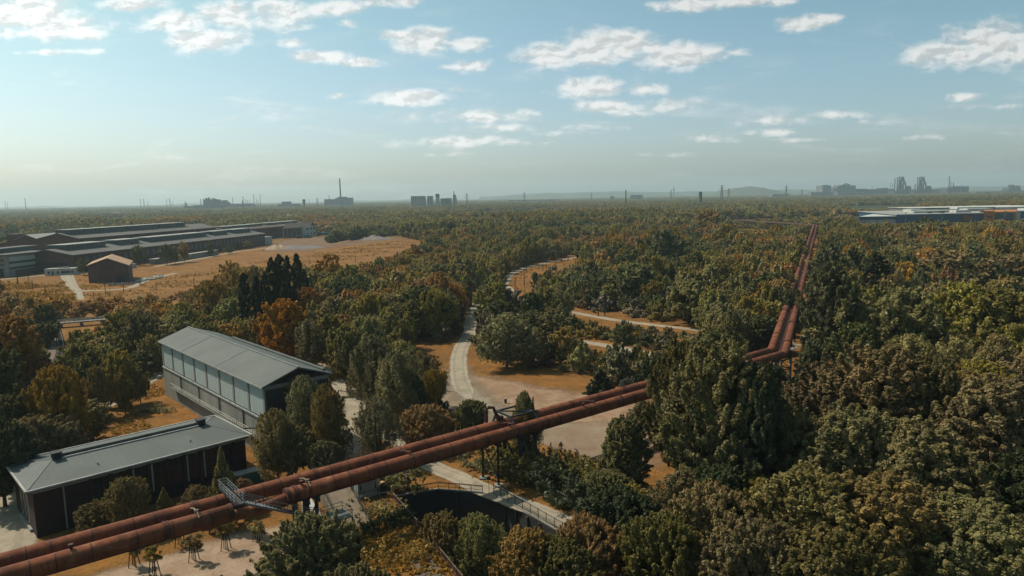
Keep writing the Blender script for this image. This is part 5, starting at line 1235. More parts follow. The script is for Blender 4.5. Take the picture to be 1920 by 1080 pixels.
# ------------------------------------------------------------------ foliage
def leaf_mat(name, a, b, trans=.36, c=None):
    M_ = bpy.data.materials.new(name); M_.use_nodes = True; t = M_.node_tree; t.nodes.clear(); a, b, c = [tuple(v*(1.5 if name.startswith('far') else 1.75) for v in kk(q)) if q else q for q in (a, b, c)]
    o = t.nodes.new('ShaderNodeOutputMaterial'); at = t.nodes.new('ShaderNodeAttribute'); at.attribute_name = 'tint'
    oi = t.nodes.new('ShaderNodeObjectInfo')
    col = nmix(t, at.outputs['Fac'], a, b)
    if c: col = nmix(t, nmath(t, 'MULTIPLY', nmath(t, 'GREATER_THAN', at.outputs['Fac'], .62), .8), col, c)
    hv = t.nodes.new('ShaderNodeHueSaturation'); t.links.new(col, hv.inputs['Color'])
    t.links.new(nmath(t, 'MULTIPLY_ADD', oi.outputs['Random'], .030, .485), hv.inputs['Hue'])
    r2 = nmath(t, 'FRACT', nmath(t, 'MULTIPLY', oi.outputs['Random'], 7.31))
    t.links.new(nmath(t, 'MULTIPLY_ADD', r2, .5, .75), hv.inputs['Value'])
    r3 = nmath(t, 'FRACT', nmath(t, 'MULTIPLY', oi.outputs['Random'], 13.7)); t.links.new(nmath(t, 'MULTIPLY_ADD', r3, .25, .85), hv.inputs['Saturation'])
    d = t.nodes.new('ShaderNodeBsdfDiffuse'); tr = t.nodes.new('ShaderNodeBsdfTranslucent'); mx = t.nodes.new('ShaderNodeMixShader')
    t.links.new(hv.outputs[0], d.inputs[0]); t.links.new(hv.outputs[0], tr.inputs[0]); mx.inputs[0].default_value = trans
    t.links.new(d.outputs[0], mx.inputs[1]); t.links.new(tr.outputs[0], mx.inputs[2]); gl = t.nodes.new('ShaderNodeBsdfGlossy'); gl.inputs['Roughness'].default_value = .42; gl.inputs[0].default_value = (.9, .95, .9, 1)
    m2 = t.nodes.new('ShaderNodeMixShader'); m2.inputs[0].default_value = .008; t.links.new(mx.outputs[0], m2.inputs[1]); t.links.new(gl.outputs[0], m2.inputs[2]); t.links.new(m2.outputs[0], o.inputs[0])
    return M_
LM = {
 'dark':   leaf_mat('dark_green_leaves', (.022, .029, .014), (.075, .078, .030)),
 'green':  leaf_mat('mid_green_leaves', (.056, .054, .018), (.205, .165, .052)),
 'brown':  leaf_mat('brown_green_leaves', (.070, .058, .020), (.250, .175, .052)),
 'orange': leaf_mat('orange_leaves', (.120, .074, .020), (.340, .190, .048)),
 'pink':   leaf_mat('pinkish_brown_leaves', (.080, .062, .034), (.225, .165, .085)),
 'blossom': leaf_mat('blossoming_leaves', (.055, .050, .025), (.14, .12, .06), c=(.38, .30, .22)),
 'poplar': leaf_mat('dark_poplar_leaves', (.014, .020, .010), (.046, .052, .022)),
 'birch':  leaf_mat('grey_green_leaves', (.090, .082, .034), (.230, .195, .080)),
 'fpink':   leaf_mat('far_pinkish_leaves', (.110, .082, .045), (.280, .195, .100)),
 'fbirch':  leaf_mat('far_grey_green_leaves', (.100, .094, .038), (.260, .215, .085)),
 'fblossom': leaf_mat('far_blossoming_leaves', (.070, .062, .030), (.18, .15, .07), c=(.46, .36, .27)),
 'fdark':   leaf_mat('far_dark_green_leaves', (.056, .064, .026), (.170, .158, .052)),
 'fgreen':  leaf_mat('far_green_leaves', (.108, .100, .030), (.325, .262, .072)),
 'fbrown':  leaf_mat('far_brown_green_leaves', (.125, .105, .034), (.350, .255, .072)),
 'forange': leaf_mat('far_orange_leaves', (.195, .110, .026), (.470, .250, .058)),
}
M['bark'] = mat('tree_bark', (.075, .055, .042), rough=.95, nscale=3)
M['bark_pale'] = mat('pale_bark', (.22, .20, .17), col2=(.08, .07, .06), rough=.9, nscale=2)

def env(shape, u):
    if shape == 'round': return np.sqrt(np.clip(1-(2*u-.85)**2/1.35, 0, 1))
    if shape == 'tall': return np.clip(np.sin(math.pi*np.clip(u*.86+.10, 0, 1))**.42, 0, 1)*(1-.12*u)
    if shape == 'poplar': return np.clip(np.minimum(u*5+.45, 1)*np.sqrt(np.clip(1-u**3, 0, 1)), 0, 1)
    if shape == 'cone': return np.clip((1-u)*1.05, 0.02, 1)**.85
    if shape == 'weep': return np.sqrt(np.clip(1-(2*u-1)**2, 0, 1))*(1-.15*u)
    if shape == 'bush': return np.sqrt(np.clip(1-u**2, 0, 1))
    if shape == 'fan': return np.clip(.35+.75*u, 0, 1)*np.sqrt(np.clip(1-np.clip((u-.55)/.45, 0, 1)**2, 0, 1))
    return np.ones_like(u)

def crown_arrays(seed, shape, Rr, Hh, z0, ncl, nlf, ls, rc=.24, hang=0., flat=.9, spray=2.3):
    """leaf quads gathered in clumps that fill the crown unevenly"""
    g = np.random.default_rng(seed)
    ph = g.uniform(0, 6.28, 6)
    u = g.random(ncl)**.85; th = g.uniform(0, 2*math.pi, ncl)
    am = 1.7 if shape == 'weep' else 1.15
    lob = 1+am*(.22*np.sin(2*th+ph[0]+3*u)+.16*np.sin(3*th+ph[1]-4*u)+.12*np.sin(5*th+ph[2]+7*u))
    rr_ = np.where(g.random(ncl) < .72, g.uniform(.72, 1.0, ncl), g.random(ncl)**.5*.75)
    e = env(shape, u)*lob*Rr
    C = np.stack([rr_*e*np.cos(th), rr_*e*np.sin(th), z0+u*Hh], 1)
    rcl = Rr*rc*g.uniform(.55, 1.35, ncl)*np.clip(.55+.45*env(shape, u), .4, 1)
    w_ = rcl**2; k = g.choice(ncl, nlf, p=w_/w_.sum())
    d = g.normal(size=(nlf, 3)); d[:, 2] += .25; d /= np.linalg.norm(d, axis=1)[:, None]
    rad = rcl[k]*(.30+.95*g.random(nlf)**.8)
    P = C[k]+d*rad[:, None]*np.array([1, 1, flat])
    if spray > 0:          # leafy shoots: long tapering tufts that point up and outwards
        ax = C-np.array([0, 0, z0+Hh*.25]); ax /= np.linalg.norm(ax, axis=1)[:, None]+1e-6; ax = ax*.75+np.array([0, 0, .45 if shape != 'fan' else .15])+g.normal(0, .42, (ncl, 3)); ax /= np.linalg.norm(ax, axis=1)[:, None]
        t = g.random(nlf)**.85; ln = rcl*spray*g.uniform(.7, 1.5, ncl)
        P = C[k]+ax[k]*((t-.45)*ln[k])[:, None]+d*(rcl[k]*.98*(1.1-.75*t)*g.random(nlf)**.7)[:, None]
    if hang > 0:
        drop = g.random(nlf)**1.6*hang; s = g.random(nlf) < .42
        ang = (k*2.4+np.floor(g.random(nlf)*9)*.7); P[s, 0] = C[k][s, 0]+np.cos(ang[s])*rcl[k][s]*1.1+g.normal(0, .07, s.sum()); P[s, 1] = C[k][s, 1]+np.sin(ang[s])*rcl[k][s]*1.1+g.normal(0, .07, s.sum())
        P[s, 2] = C[k][s, 2]-drop[s]
    out_ = P-np.array([0, 0, z0+Hh*.35]); out_ /= np.linalg.norm(out_, axis=1)[:, None]+1e-6
    n = d*.75+out_*.45+np.array([0, 0, .25])+g.normal(0, .62, (nlf, 3)); n /= np.linalg.norm(n, axis=1)[:, None]
    a = np.cross(n, g.normal(size=(nlf, 3))); a /= np.linalg.norm(a, axis=1)[:, None]; b = np.cross(n, a)
    s = ls*g.uniform(.55, 1.35, nlf)
    if hang > 0: a = a*.8+np.array([0, 0, -1.])*.6; a /= np.linalg.norm(a, axis=1)[:, None]; b = np.cross(n, a)
    la = a*s[:, None]*.75; lb = b*s[:, None]*.42
    V = np.empty((nlf, 4, 3)); V[:, 0] = P+la; V[:, 1] = P+lb+n*s[:, None]*.10; V[:, 2] = P-la; V[:, 3] = P-lb+n*s[:, None]*.10
    tint = np.clip(.5*g.random(ncl)[k]+.5*g.random(nlf), 0, 1)
    return V.reshape(-1, 3), np.repeat(tint, 4), C, rcl

def crown_mesh(name, mt, *a, **k):
    V, T, C, rc = crown_arrays(*a, **k); n = len(V)//4
    me = bpy.data.meshes.new(name); me.vertices.add(n*4); me.vertices.foreach_set('co', V.astype(np.float32).ravel())
    me.loops.add(n*4); me.loops.foreach_set('vertex_index', np.arange(n*4, dtype=np.int32)); me.polygons.add(n)
    me.polygons.foreach_set('loop_start', np.arange(0, n*4, 4, dtype=np.int32)); 
    at = me.attributes.new('tint', 'FLOAT', 'POINT'); at.data.foreach_set('value', T.astype(np.float32)); me.materials.append(mt); me.update(calc_edges=True)
    return me, C, rc

def trunk_mesh(name, mt, seed, Hh, z0, C, r, lean=.0, limbs=9):
    g = np.random.default_rng(seed+77); m_ = MB(); zt = z0+Hh*.72
    pts = [np.array([0, 0, -.3])]; rad = [r*1.25]
    for i in range(1, 6): t = i/5; pts.append(np.array([g.normal(0, .12)*t*2, g.normal(0, .12)*t*2, zt*t])); rad.append(r*(1-.78*t))
    m_.tube(pts, rad, 8)
    for q in g.choice(len(C), min(limbs*2, len(C)), replace=False):
        c = C[q]; zb = min(max(z0*.6, c[2]-np.hypot(c[0], c[1])*1.1), zt*.95); t = zb/zt
        base = np.array([np.interp(t, np.linspace(0, 1, 6), [p[0] for p in pts]), np.interp(t, np.linspace(0, 1, 6), [p[1] for p in pts]), zb])
        mid_ = base*.45+c*.55+np.array([0, 0, -.08*Hh*.3]); rb = r*(1-.7*t)*.5
        m_.tube([base, mid_, c], [rb, rb*.6, rb*.2], 5)
    me = bpy.data.meshes.new(name); me.from_pydata(m_.v, [], m_.f); me.materials.append(mt); me.update(); return me

# prototype table: shape, base radius, crown height, crown start, trunk radius, clumps, hang, clump size
PROTO = {
 'round':  ('round', 5.0, 9.0, 2.4, .28, 0, .25), 'tall': ('tall', 4.6, 13.5, 2.2, .32, 0, .26), 'poplar': ('poplar', 2.3, 20., 1.2, .30, 0, .42),
 'cone':   ('cone', 3.2, 8.2, .6, .2, 0, .24), 'weep': ('weep', 4.2, 9.5, 3.0, .24, 2.6, .22), 'bush': ('bush', 3.0, 3.4, .1, .10, 0, .32), 'fan': ('fan', 5.0, 9.5, 3.0, .26, 0, .17)}
TOT = {k: v[3]+v[2] for k, v in PROTO.items()}
CM = {}
def get_meshes(shape, lod, var):
    key = (shape, lod, var)
    if key in CM: return CM[key]
    sh, Rr, Hh, z0, tr, hang, rc = PROTO[shape]; seed = hash_(shape)*31+var*7+3
    area = Rr*Hh
    if lod == 0: nlf, ls, ncl = int(min(165000, 3000*area)), .185, 650; rc *= .44
    elif lod == 1: nlf, ls, ncl = int(min(24000, 440*area)), .42, 190; rc *= .68
    else: nlf, ls, ncl = int(min(6500, 130*area)), .68, 90; rc *= .8
    if shape == 'poplar': nlf = int(nlf*.8); ncl = int(ncl*1.1)
    if shape == 'fan': nlf = int(nlf*.55)
    if shape == 'weep': nlf = int(nlf*.55); ncl = int(ncl*.6)
    if shape == 'bush': ncl = 40; nlf = int(nlf*1.6); ls *= .85
    me, C, _ = crown_mesh('crown_'+shape, LM['green'], seed, sh, Rr, Hh, z0, ncl, nlf, ls, rc=rc, hang=hang, spray=1.9 if shape == 'weep' else 1.0 if shape == 'poplar' else 2.3)
    tm = trunk_mesh('trunk_'+shape, M['bark_pale'] if shape == 'weep' else M['bark'], seed, Hh, z0, C, tr, limbs={0: 16, 1: 9, 2: 3}[lod] if shape not in ('poplar', 'cone') else 3)
    CM[key] = (me, tm); return CM[key]
def hash_(s): return sum(ord(c)*(i+3) for i, c in enumerate(s)) % 1000

NAMES = {'round': 'broadleaf_tree', 'tall': 'broadleaf_tree', 'poplar': 'poplar_tree', 'cone': 'conifer_tree', 'weep': 'birch_tree', 'bush': 'bush', 'fan': 'open_crowned_tree'}
CATS = {'round': 'tree', 'tall': 'tree', 'poplar': 'poplar', 'cone': 'conifer', 'weep': 'birch', 'bush': 'bush', 'fan': 'tree'}
TREES = []     # x, y, crown radius (for spacing)
FIG = {}
def place_tree(x, y, h, rad, shape, colr, label, group=None, seed=None, lod=None):
    g = random.Random(int(x*31+y*17)) if seed is None else random.Random(seed)
    D = math.hypot(x, y); lod = lod if lod is not None else (0 if D < 165 else 1 if D < 330 else 2)
    me, tm = get_meshes(shape, lod, g.randrange(2 if lod == 0 else 3))
    rt = thing(NAMES[shape], (x, y, 0), label, CATS[shape], group); rt.rotation_euler = (0, 0, g.uniform(0, 6.28))
    sz = h/TOT[shape]; sx = rad/PROTO[shape][1]; rt.scale = (sx*g.uniform(.93, 1.07), sx*g.uniform(.93, 1.07), sz)
    c = bpy.data.objects.new('crown', me); COL.objects.link(c); c.parent = rt; c.material_slots[0].link = 'OBJECT'; c.material_slots[0].material = LM['poplar' if shape == 'poplar' else ('f' if D > 185 else '')+colr]
    if shape != 'bush':
        k = bpy.data.objects.new('trunk', tm); COL.objects.link(k); k.parent = rt
    TREES.append((x, y, rad)); return rt

def hand(px, ytop, ybase, wpx, shape, colr, label, group=None, z=0.):
    b = G(px, ybase, z)[:2]; D = np.hypot(*b); t = G(px, ytop); h = (H)*(1-D/np.hypot(t[0], t[1])); 
    sl = math.hypot(D, H); rad = wpx/2*sl/F
    o = place_tree(b[0], b[1], h-z, rad*.86, shape, colr, label, group)
    if z: o.location.z = z
    return o
S_ = 'slim dark columnar poplar in the poplar row, '
HAND = [
 (465, 513, 652, 30, 'poplar', 'dark', S_+'leftmost and standing a little apart'), (489, 518, 656, 27, 'poplar', 'dark', S_+'second from the left, shorter and greener'), (503, 510, 650, 26, 'poplar', 'dark', S_+'third from the left'),
 (518, 483, 642, 32, 'poplar', 'dark', S_+'left edge of the tallest dense clump'), (532, 479, 640, 30, 'poplar', 'dark', S_+'middle of the tallest dense clump'), (546, 481, 628, 30, 'poplar', 'dark', S_+'right edge of the tallest dense clump'),
 (563, 477, 612, 30, 'poplar', 'dark', S_+'tall one standing free right of the clump'), (575, 506, 604, 20, 'poplar', 'dark', S_+'short one at the right end'), (540, 530, 650, 24, 'poplar', 'dark', S_+'lower one in front of the dense clump'),
 (535, 568, 692, 86, 'round', 'orange', 'round orange tree directly behind the grey hall roof, below the poplars'), (585, 600, 705, 70, 'weep', 'birch', 'grey-green drooping tree behind the right end of the grey hall roof'),
 (438, 493, 590, 56, 'fan', 'orange', 'open rust-orange tree with a visible trunk left of the poplars'), (478, 500, 575, 46, 'fan', 'orange', 'thin orange tree just behind the left poplars'), (400, 527, 612, 60, 'fan', 'orange', 'open orange tree left of the one with the visible trunk'),
 (622, 478, 545, 60, 'fan', 'orange', 'broad thin orange tree right of the poplars at the meadow edge'), (655, 500, 560, 50, 'round', 'brown', 'brown tree right of the broad orange tree at the meadow edge'),
 (522, 768, 905, 82, 'weep', 'brown', 'leaning brown-green tree covering the dark gable of the grey hall, lowest of three'), (574, 706, 850, 90, 'weep', 'birch', 'tall drooping tree covering the right side of the grey hall gable'), (618, 722, 880, 76, 'weep', 'brown', 'drooping tree right of the one on the gable, beside the left path'), (548, 800, 900, 92, 'round', 'brown', 'dense brown-green tree in front of the gable trees, just above the pipes'), (612, 828, 905, 66, 'round', 'birch', 'grey-green rounded tree just above the pipes, left of the dirt path'),
 (652, 618, 735, 84, 'round', 'brown', 'brown-green tree left in the birch group, above the mast'), (703, 630, 775, 96, 'weep', 'birch', 'tall drooping birch in the middle of the birch group'), (748, 660, 805, 100, 'weep', 'birch', 'broad drooping birch filling the centre of the birch group'), (795, 662, 770, 84, 'weep', 'brown', 'rightmost birch of the birch group, hanging over the sandy yard'), (709, 745, 868, 78, 'weep', 'birch', 'lowest drooping birch, standing between the two gravel paths'), (775, 700, 800, 60, 'weep', 'dark', 'dark birch at the lower right of the birch group'), (690, 600, 705, 70, 'round', 'green', 'round green tree behind the birch group'),
 (800, 762, 845, 92, 'round', 'orange', 'low round orange-green tree right of the lowest birch, above the pipes'), (855, 790, 835, 60, 'bush', 'green', 'low green bush between the round tree and the thin lamp post'), (885, 752, 815, 62, 'round', 'green', 'small bright green tree just left of the vent loop'),
 (985, 736, 868, 62, 'weep', 'birch', 'thin drooping birch growing up between the pipes and the arch frame'), (1127, 694, 750, 62, 'cone', 'dark', 'dark spreading conifer on the yard just above the pipes'),
 (1172, 786, 930, 108, 'tall', 'green', 'dark green egg-shaped tree right of the hedge, below the pipes'), (1272, 646, 900, 104, 'tall', 'green', 'left one of the two tallest dark green trees hiding the pipes'), (1340, 642, 970, 170, 'tall', 'green', 'big tallest dark green tree hiding the pipes before the bend'), (1410, 690, 985, 130, 'tall', 'dark', 'dark green tree right of the tallest one, below the pipe bend'), (1205, 752, 802, 50, 'weep', 'birch', 'thin pale-stemmed tree on the yard edge, left of the tallest green trees'),
 (1560, 690, 905, 170, 'tall', 'brown', 'brown-green tree right of the support tower'), (1645, 655, 930, 190, 'tall', 'brown', 'broad brown-green tree with a high crown, third right of the support tower'), (1735, 672, 940, 150, 'tall', 'green', 'green-brown tree below the blue bridge parapet'), (1850, 715, 985, 210, 'tall', 'brown', 'broad orange-brown tree at the right edge below the blue parapet'), (1480, 770, 985, 150, 'tall', 'green', 'green tree standing below the support tower'), (1600, 770, 1010, 190, 'tall', 'green', 'green tree in front of the broad brown-green one'), (1720, 800, 1060, 190, 'tall', 'brown', 'dark brown-green tree in the lower right wood, above the rounded one'),
 (1830, 952, 1190, 230, 'round', 'green', 'big rounded yellow-green tree in the lower right corner'), (1500, 890, 1150, 250, 'fan', 'brown', 'broad thin orange-brown tree at the bottom, right of the dark pole'), (1640, 900, 1160, 210, 'tall', 'brown', 'brown tree with visible stems at the bottom, left of the rounded corner tree'), (1340, 920, 1130, 170, 'round', 'brown', 'orange-green tree at the bottom, around the dark pole'), (1245, 975, 1170, 150, 'round', 'green', 'green tree at the bottom, left of the orange-green one'), (1170, 925, 1090, 150, 'round', 'dark', 'dark green tree at the bottom below the egg-shaped tree'), (1410, 985, 1200, 180, 'round', 'brown', 'brown-green tree at the very bottom right of the dark pole'), (1560, 1000, 1230, 200, 'round', 'green', 'dark green tree at the very bottom in the right half'), (1930, 850, 1100, 170, 'tall', 'dark', 'dark tree cut by the right edge of the photo'),
 (1105, 975, 1130, 130, 'round', 'orange', 'orange tree at the bottom, right of the end of the gravel path'), (985, 1000, 1150, 130, 'round', 'orange', 'bright orange-leaved tree growing out of the pit at its right side'), (1060, 1020, 1160, 130, 'round', 'green', 'green tree at the bottom between the two orange ones'),
 (590, 972, 1150, 160, 'round', 'green', 'dense tree with pale leaf tufts at the bottom, in front of the board-marked wall'), (655, 1000, 1130, 60, 'bush', 'dark', 'dark shrub at the foot of the board-marked wall'),
 (243, 898, 1000, 60, 'round', 'brown', 'tallest brown-green tree in front of the brick hall, left of the middle'), (176, 945, 1010, 62, 'round', 'brown', 'bushy tree leaning on the left part of the brick hall front'), (312, 915, 985, 40, 'cone', 'brown', 'slim small tree before the middle of the brick hall front'), (374, 912, 975, 48, 'round', 'brown', 'small rounded tree before the right part of the brick hall front'), (424, 843, 990, 66, 'cone', 'brown', 'tall cone-shaped tree at the right end of the brick hall front'), (455, 900, 960, 44, 'round', 'orange', 'small tree just right of the cone-shaped one, above the pipes'),
 (118, 692, 868, 100, 'round', 'orange', 'big golden-orange tree left of the lawn'), (75, 785, 905, 120, 'round', 'brown', 'brown-green tree at the left behind the brick hall'), (155, 825, 872, 90, 'bush', 'pink', 'low pinkish bush right behind the brick hall roof'), (190, 838, 866, 48, 'bush', 'brown', 'low brown bush at the edge of the lawn behind the brick hall'), (18, 745, 890, 104, 'round', 'green', 'grey-green tree at the left edge beside the railway'), (10, 790, 950, 100, 'round', 'dark', 'dark tree cut by the left edge, above the sandy road'),
 (230, 662, 762, 52, 'round', 'brown', 'dense tree at the back of the lawn, left of the grey hall'), (264, 692, 757, 34, 'round', 'brown', 'small rounded tree on the lawn nearest to the grey hall'), (235, 703, 776, 30, 'round', 'brown', 'smallest thin tree on the lawn, second from the grey hall'), (188, 690, 783, 34, 'round', 'brown', 'small tree with staked trunk at the left edge of the lawn'), (208, 708, 765, 30, 'round', 'dark', 'dark bushy tree between the small lawn trees'), (142, 705, 800, 44, 'round', 'orange', 'orange tree between the golden tree and the lawn'),
 (25, 600, 735, 96, 'round', 'orange', 'big orange tree at the left edge beyond the railway'), (88, 575, 642, 46, 'round', 'dark', 'very dark tree standing at the end of the railway cutting'), (-5, 660, 790, 80, 'round', 'dark', 'dark tree cut by the left edge beyond the railway'),
 (950, 588, 690, 100, 'weep', 'birch', 'large drooping tree right of the gravel path where it narrows'), (912, 600, 668, 50, 'bush', 'pink', 'pinkish shrub at the gravel path edge, left of the large drooping tree'), (985, 618, 692, 60, 'weep', 'birch', 'small grey-green tree right of the large drooping one'), (925, 535, 612, 72, 'round', 'green', 'green tree between the two gravel paths where they part'), (955, 545, 610, 60, 'round', 'birch', 'grey-green tree right beside the path fork'), (998, 553, 632, 66, 'round', 'dark', 'dark tree between the middle and the lower path'), (1050, 545, 608, 60, 'weep', 'birch', 'grey-green tree above the middle path, left of the tall masts'),
 (1068, 615, 688, 72, 'fan', 'brown', 'brown-green tree on the lower path, above the stone seats'), (1010, 640, 684, 60, 'bush', 'pink', 'pinkish shrub left of the lower path bushes'), (1088, 650, 696, 66, 'bush', 'green', 'round green bush beside the stone seats'), (1165, 655, 722, 84, 'bush', 'blossom', 'big bush with pale blossom on top, above the conifer'), (1145, 680, 715, 60, 'bush', 'green', 'green bush left of the pale-topped one'),
 (792, 540, 628, 104, 'round', 'dark', 'large dark tree left of the gravel path where it leaves the yard'), (730, 555, 628, 74, 'round', 'brown', 'brown-green tree left of the large dark one'), (845, 592, 628, 48, 'bush', 'dark', 'dark bush touching the left edge of the gravel path'), (852, 560, 605, 44, 'bush', 'blossom', 'pale blossoming bush left of the gravel path'), (830, 610, 640, 40, 'bush', 'pink', 'pinkish bush below the dark one at the gravel path'),
 (1012, 527, 548, 22, 'bush', 'blossom', 'small white blossoming bush on the orange slope'), (1005, 512, 545, 22, 'tall', 'dark', 'small dark tree behind the white blossoming bush'), (1290, 530, 608, 92, 'round', 'green', 'rounded olive-green tree at the right end of the middle path'), (1345, 570, 640, 60, 'round', 'dark', 'dark tree right of the olive one, near the middle path end'), (1420, 595, 660, 84, 'round', 'dark', 'broad dark tree in front of the pipe bend, left of it'), (1400, 560, 640, 70, 'round', 'brown', 'brown tree behind the broad dark tree left of the pipes'),
 (1243, 435, 505, 66, 'round', 'dark', 'darkest big tree in the middle distance right of the upper path'), (1190, 500, 570, 110, 'round', 'dark', 'wide dark tree above the pale flowering bushes'), (1440, 515, 595, 90, 'round', 'dark', 'big dark tree touching the left side of the long pipe run'), (1500, 560, 560, 1, 'bush', 'dark', ''),
 (1562, 515, 690, 120, 'round', 'dark', 'big dark tree just right of the pipe bend'), (1618, 560, 700, 120, 'round', 'green', 'yellow-green rounded tree right of the big dark one at the bend'), (1700, 548, 690, 120, 'round', 'green', 'rounded tree in the dark row above the blue parapet, left one'), (1785, 540, 690, 120, 'round', 'green', 'rounded tree in the dark row above the blue parapet, middle one'), (1870, 552, 700, 130, 'round', 'green', 'rounded tree in the dark row above the blue parapet, right one'), (1900, 610, 720, 70, 'weep', 'green', 'slim tree in front of the dark row at the right edge'),
 (1550, 462, 560, 56, 'tall', 'dark', 'dark upright tree close to the right side of the long pipes'), (1600, 468, 575, 52, 'tall', 'dark', 'dark upright tree between the pipes and the slim dark poplar'), (1640, 474, 585, 40, 'poplar', 'dark', 'slim dark poplar standing right of the long pipe run'), (1776, 474, 560, 130, 'fan', 'pink', 'wide rust-brown tree on the right, in front of the distant warehouse'), (1900, 480, 560, 90, 'fan', 'pink', 'rust-brown tree at the right edge'), (1710, 506, 548, 46, 'bush', 'blossom', 'pale blossoming bush left of the wide rust-brown tree'), (1735, 408, 450, 34, 'tall', 'dark', 'upright dark tree standing before the blue warehouse'), (1325, 398, 442, 50, 'round', 'orange', 'yellow-orange tree at the far end of the leftward far pipe'),
 (1040, 503, 521, 34, 'bush', 'pink', 'pinkish low bush high on the orange slope, right one'), (1025, 520, 540, 26, 'bush', 'brown', 'brown low bush in the middle of the orange slope'), (1062, 508, 530, 40, 'bush', 'pink', 'broad pinkish bush on the orange slope below the pair of masts'), (1052, 530, 572, 50, 'weep', 'brown', 'brown drooping tree around the tall mast below the orange slope'), (1085, 520, 548, 50, 'bush', 'brown', 'brown shrub right of the orange slope'), (1130, 555, 582, 56, 'bush', 'blossom', 'pale blossoming shrub above the middle path, left of the brown mast'), (1100, 548, 578, 48, 'bush', 'pink', 'pinkish shrub above the middle path'), (1190, 565, 592, 50, 'bush', 'blossom', 'pale blossoming shrub at the foot of the tall mast'), (1235, 570, 600, 50, 'bush', 'green', 'green shrub above the right part of the middle path'), (1250, 545, 585, 44, 'bush', 'blossom', 'palest blossoming shrub left of the olive tree at the middle path end'),
 (1522, 640, 735, 60, 'tall', 'dark', 'dark tree directly right of the support tower'), (1505, 700, 752, 54, 'bush', 'dark', 'dark shrub at the foot of the support tower'), (1445, 690, 760, 60, 'round', 'dark', 'dark tree left of the support tower, below the bend'),
 (1110, 606, 632, 56, 'bush', 'brown', 'brown-green shrub between the middle and the lower path, left one'), (1165, 616, 640, 56, 'bush', 'green', 'green shrub between the middle and the lower path, centre one'), (1215, 627, 650, 50, 'bush', 'dark', 'dark shrub between the middle and the lower path, right one'), (1040, 588, 622, 60, 'bush', 'blossom', 'pale-topped shrub just above the lower path, left part'), (1075, 598, 628, 50, 'bush', 'dark', 'dark shrub right of the pale-topped one above the lower path'), (1195, 655, 690, 50, 'bush', 'brown', 'brown shrub below the lower path, beside the big pale-topped bush'),
 (346, 455, 492, 20, 'round', 'orange', 'yellow tree in front of the long factory hall'), (313, 460, 496, 26, 'round', 'dark', 'dark tree in front of the long factory hall, left of the yellow one'), (328, 462, 494, 20, 'weep', 'birch', 'grey tree between the dark and the yellow tree before the factory'), (395, 452, 480, 16, 'tall', 'dark', 'slim dark tree in front of the far part of the front factory hall'), (262, 462, 498, 22, 'round', 'dark', 'dark tree against the factory wall, right of the brick shed roof'), (430, 462, 476, 16, 'round', 'dark', 'small dark tree left of the white box building'), (157, 487, 516, 20, 'round', 'dark', 'dark tree between the white office and the brick shed'), (222, 470, 490, 24, 'round', 'green', 'green tree showing over the brick shed roof'),
]
for (px, yt, yb, wp, sh, co, lab) in HAND:
    if lab: hand(px, yt, yb, wp, sh, co, lab, 'poplars in the row beyond the grey hall' if lab.startswith(S_) else None)
# trees growing from the pit floor
hand(905, 968, 1130, 112, 'weep', 'birch', 'pale drooping birch growing out of the pit', z=-8.); hand(832, 968, 1110, 112, 'round', 'orange', 'low orange-green tree in the pit beside the double railing', z=-8.)

# saplings tied to stakes in the front yard
def sapling(px, yb, h, label):
    b = G(px, yb)[:2]; rt = thing('staked_sapling', (*b, 0), label, 'sapling', 'staked saplings in the front yard'); g = random.Random(int(px))
    me, C, _ = crown_mesh('sapling_crown', LM['brown'], int(px), 'round', 1.25, 1.9, h-2.0, 34, 2200, .16, spray=0)
    c = bpy.data.objects.new('crown', me); COL.objects.link(c); c.parent = rt
    q = MB(); q.tube([(b[0], b[1], 0), (b[0]+.05, b[1], h-.6)], [.07, .03], 6); q.build('trunk', M['bark'], rt)
    q = MB()
    for i in range(4):
        a = math.pi/4+i*math.pi/2; e = np.array([math.cos(a), math.sin(a)]); s = MB(); s.bar((*(b+e*.75), 0), (*(b+e*.42), 2.3), .09); s.build('stake', M['wood'] if 0 else M['pole'], rt)
        e2 = np.array([math.cos(a+math.pi/2), math.sin(a+math.pi/2)]); q.bar((*(b+e*.43), 2.2), (*(b+e2*.43), 2.2), .06)
    q.build('crossbars', M['pole'], rt)
for px, yb, h, l in ((364, 1052, 4., 'small staked tree standing alone in the middle of the sandy yard'), (290, 1080, 4.4, 'staked tree at the bottom edge, left of the lone one'), (338, 1024, 4., 'staked tree just under the pipes, behind the lone one'), (402, 1000, 4.2, 'staked tree under the pipes left of the landing'), (424, 1031, 4.6, 'taller staked tree in front of the steel landing'), (483, 1012, 2.9, 'smallest staked tree on the grass strip right of the taller one'), (252, 1062, 4., 'leftmost staked tree in the sandy yard')): sapling(px, yb, h, l)

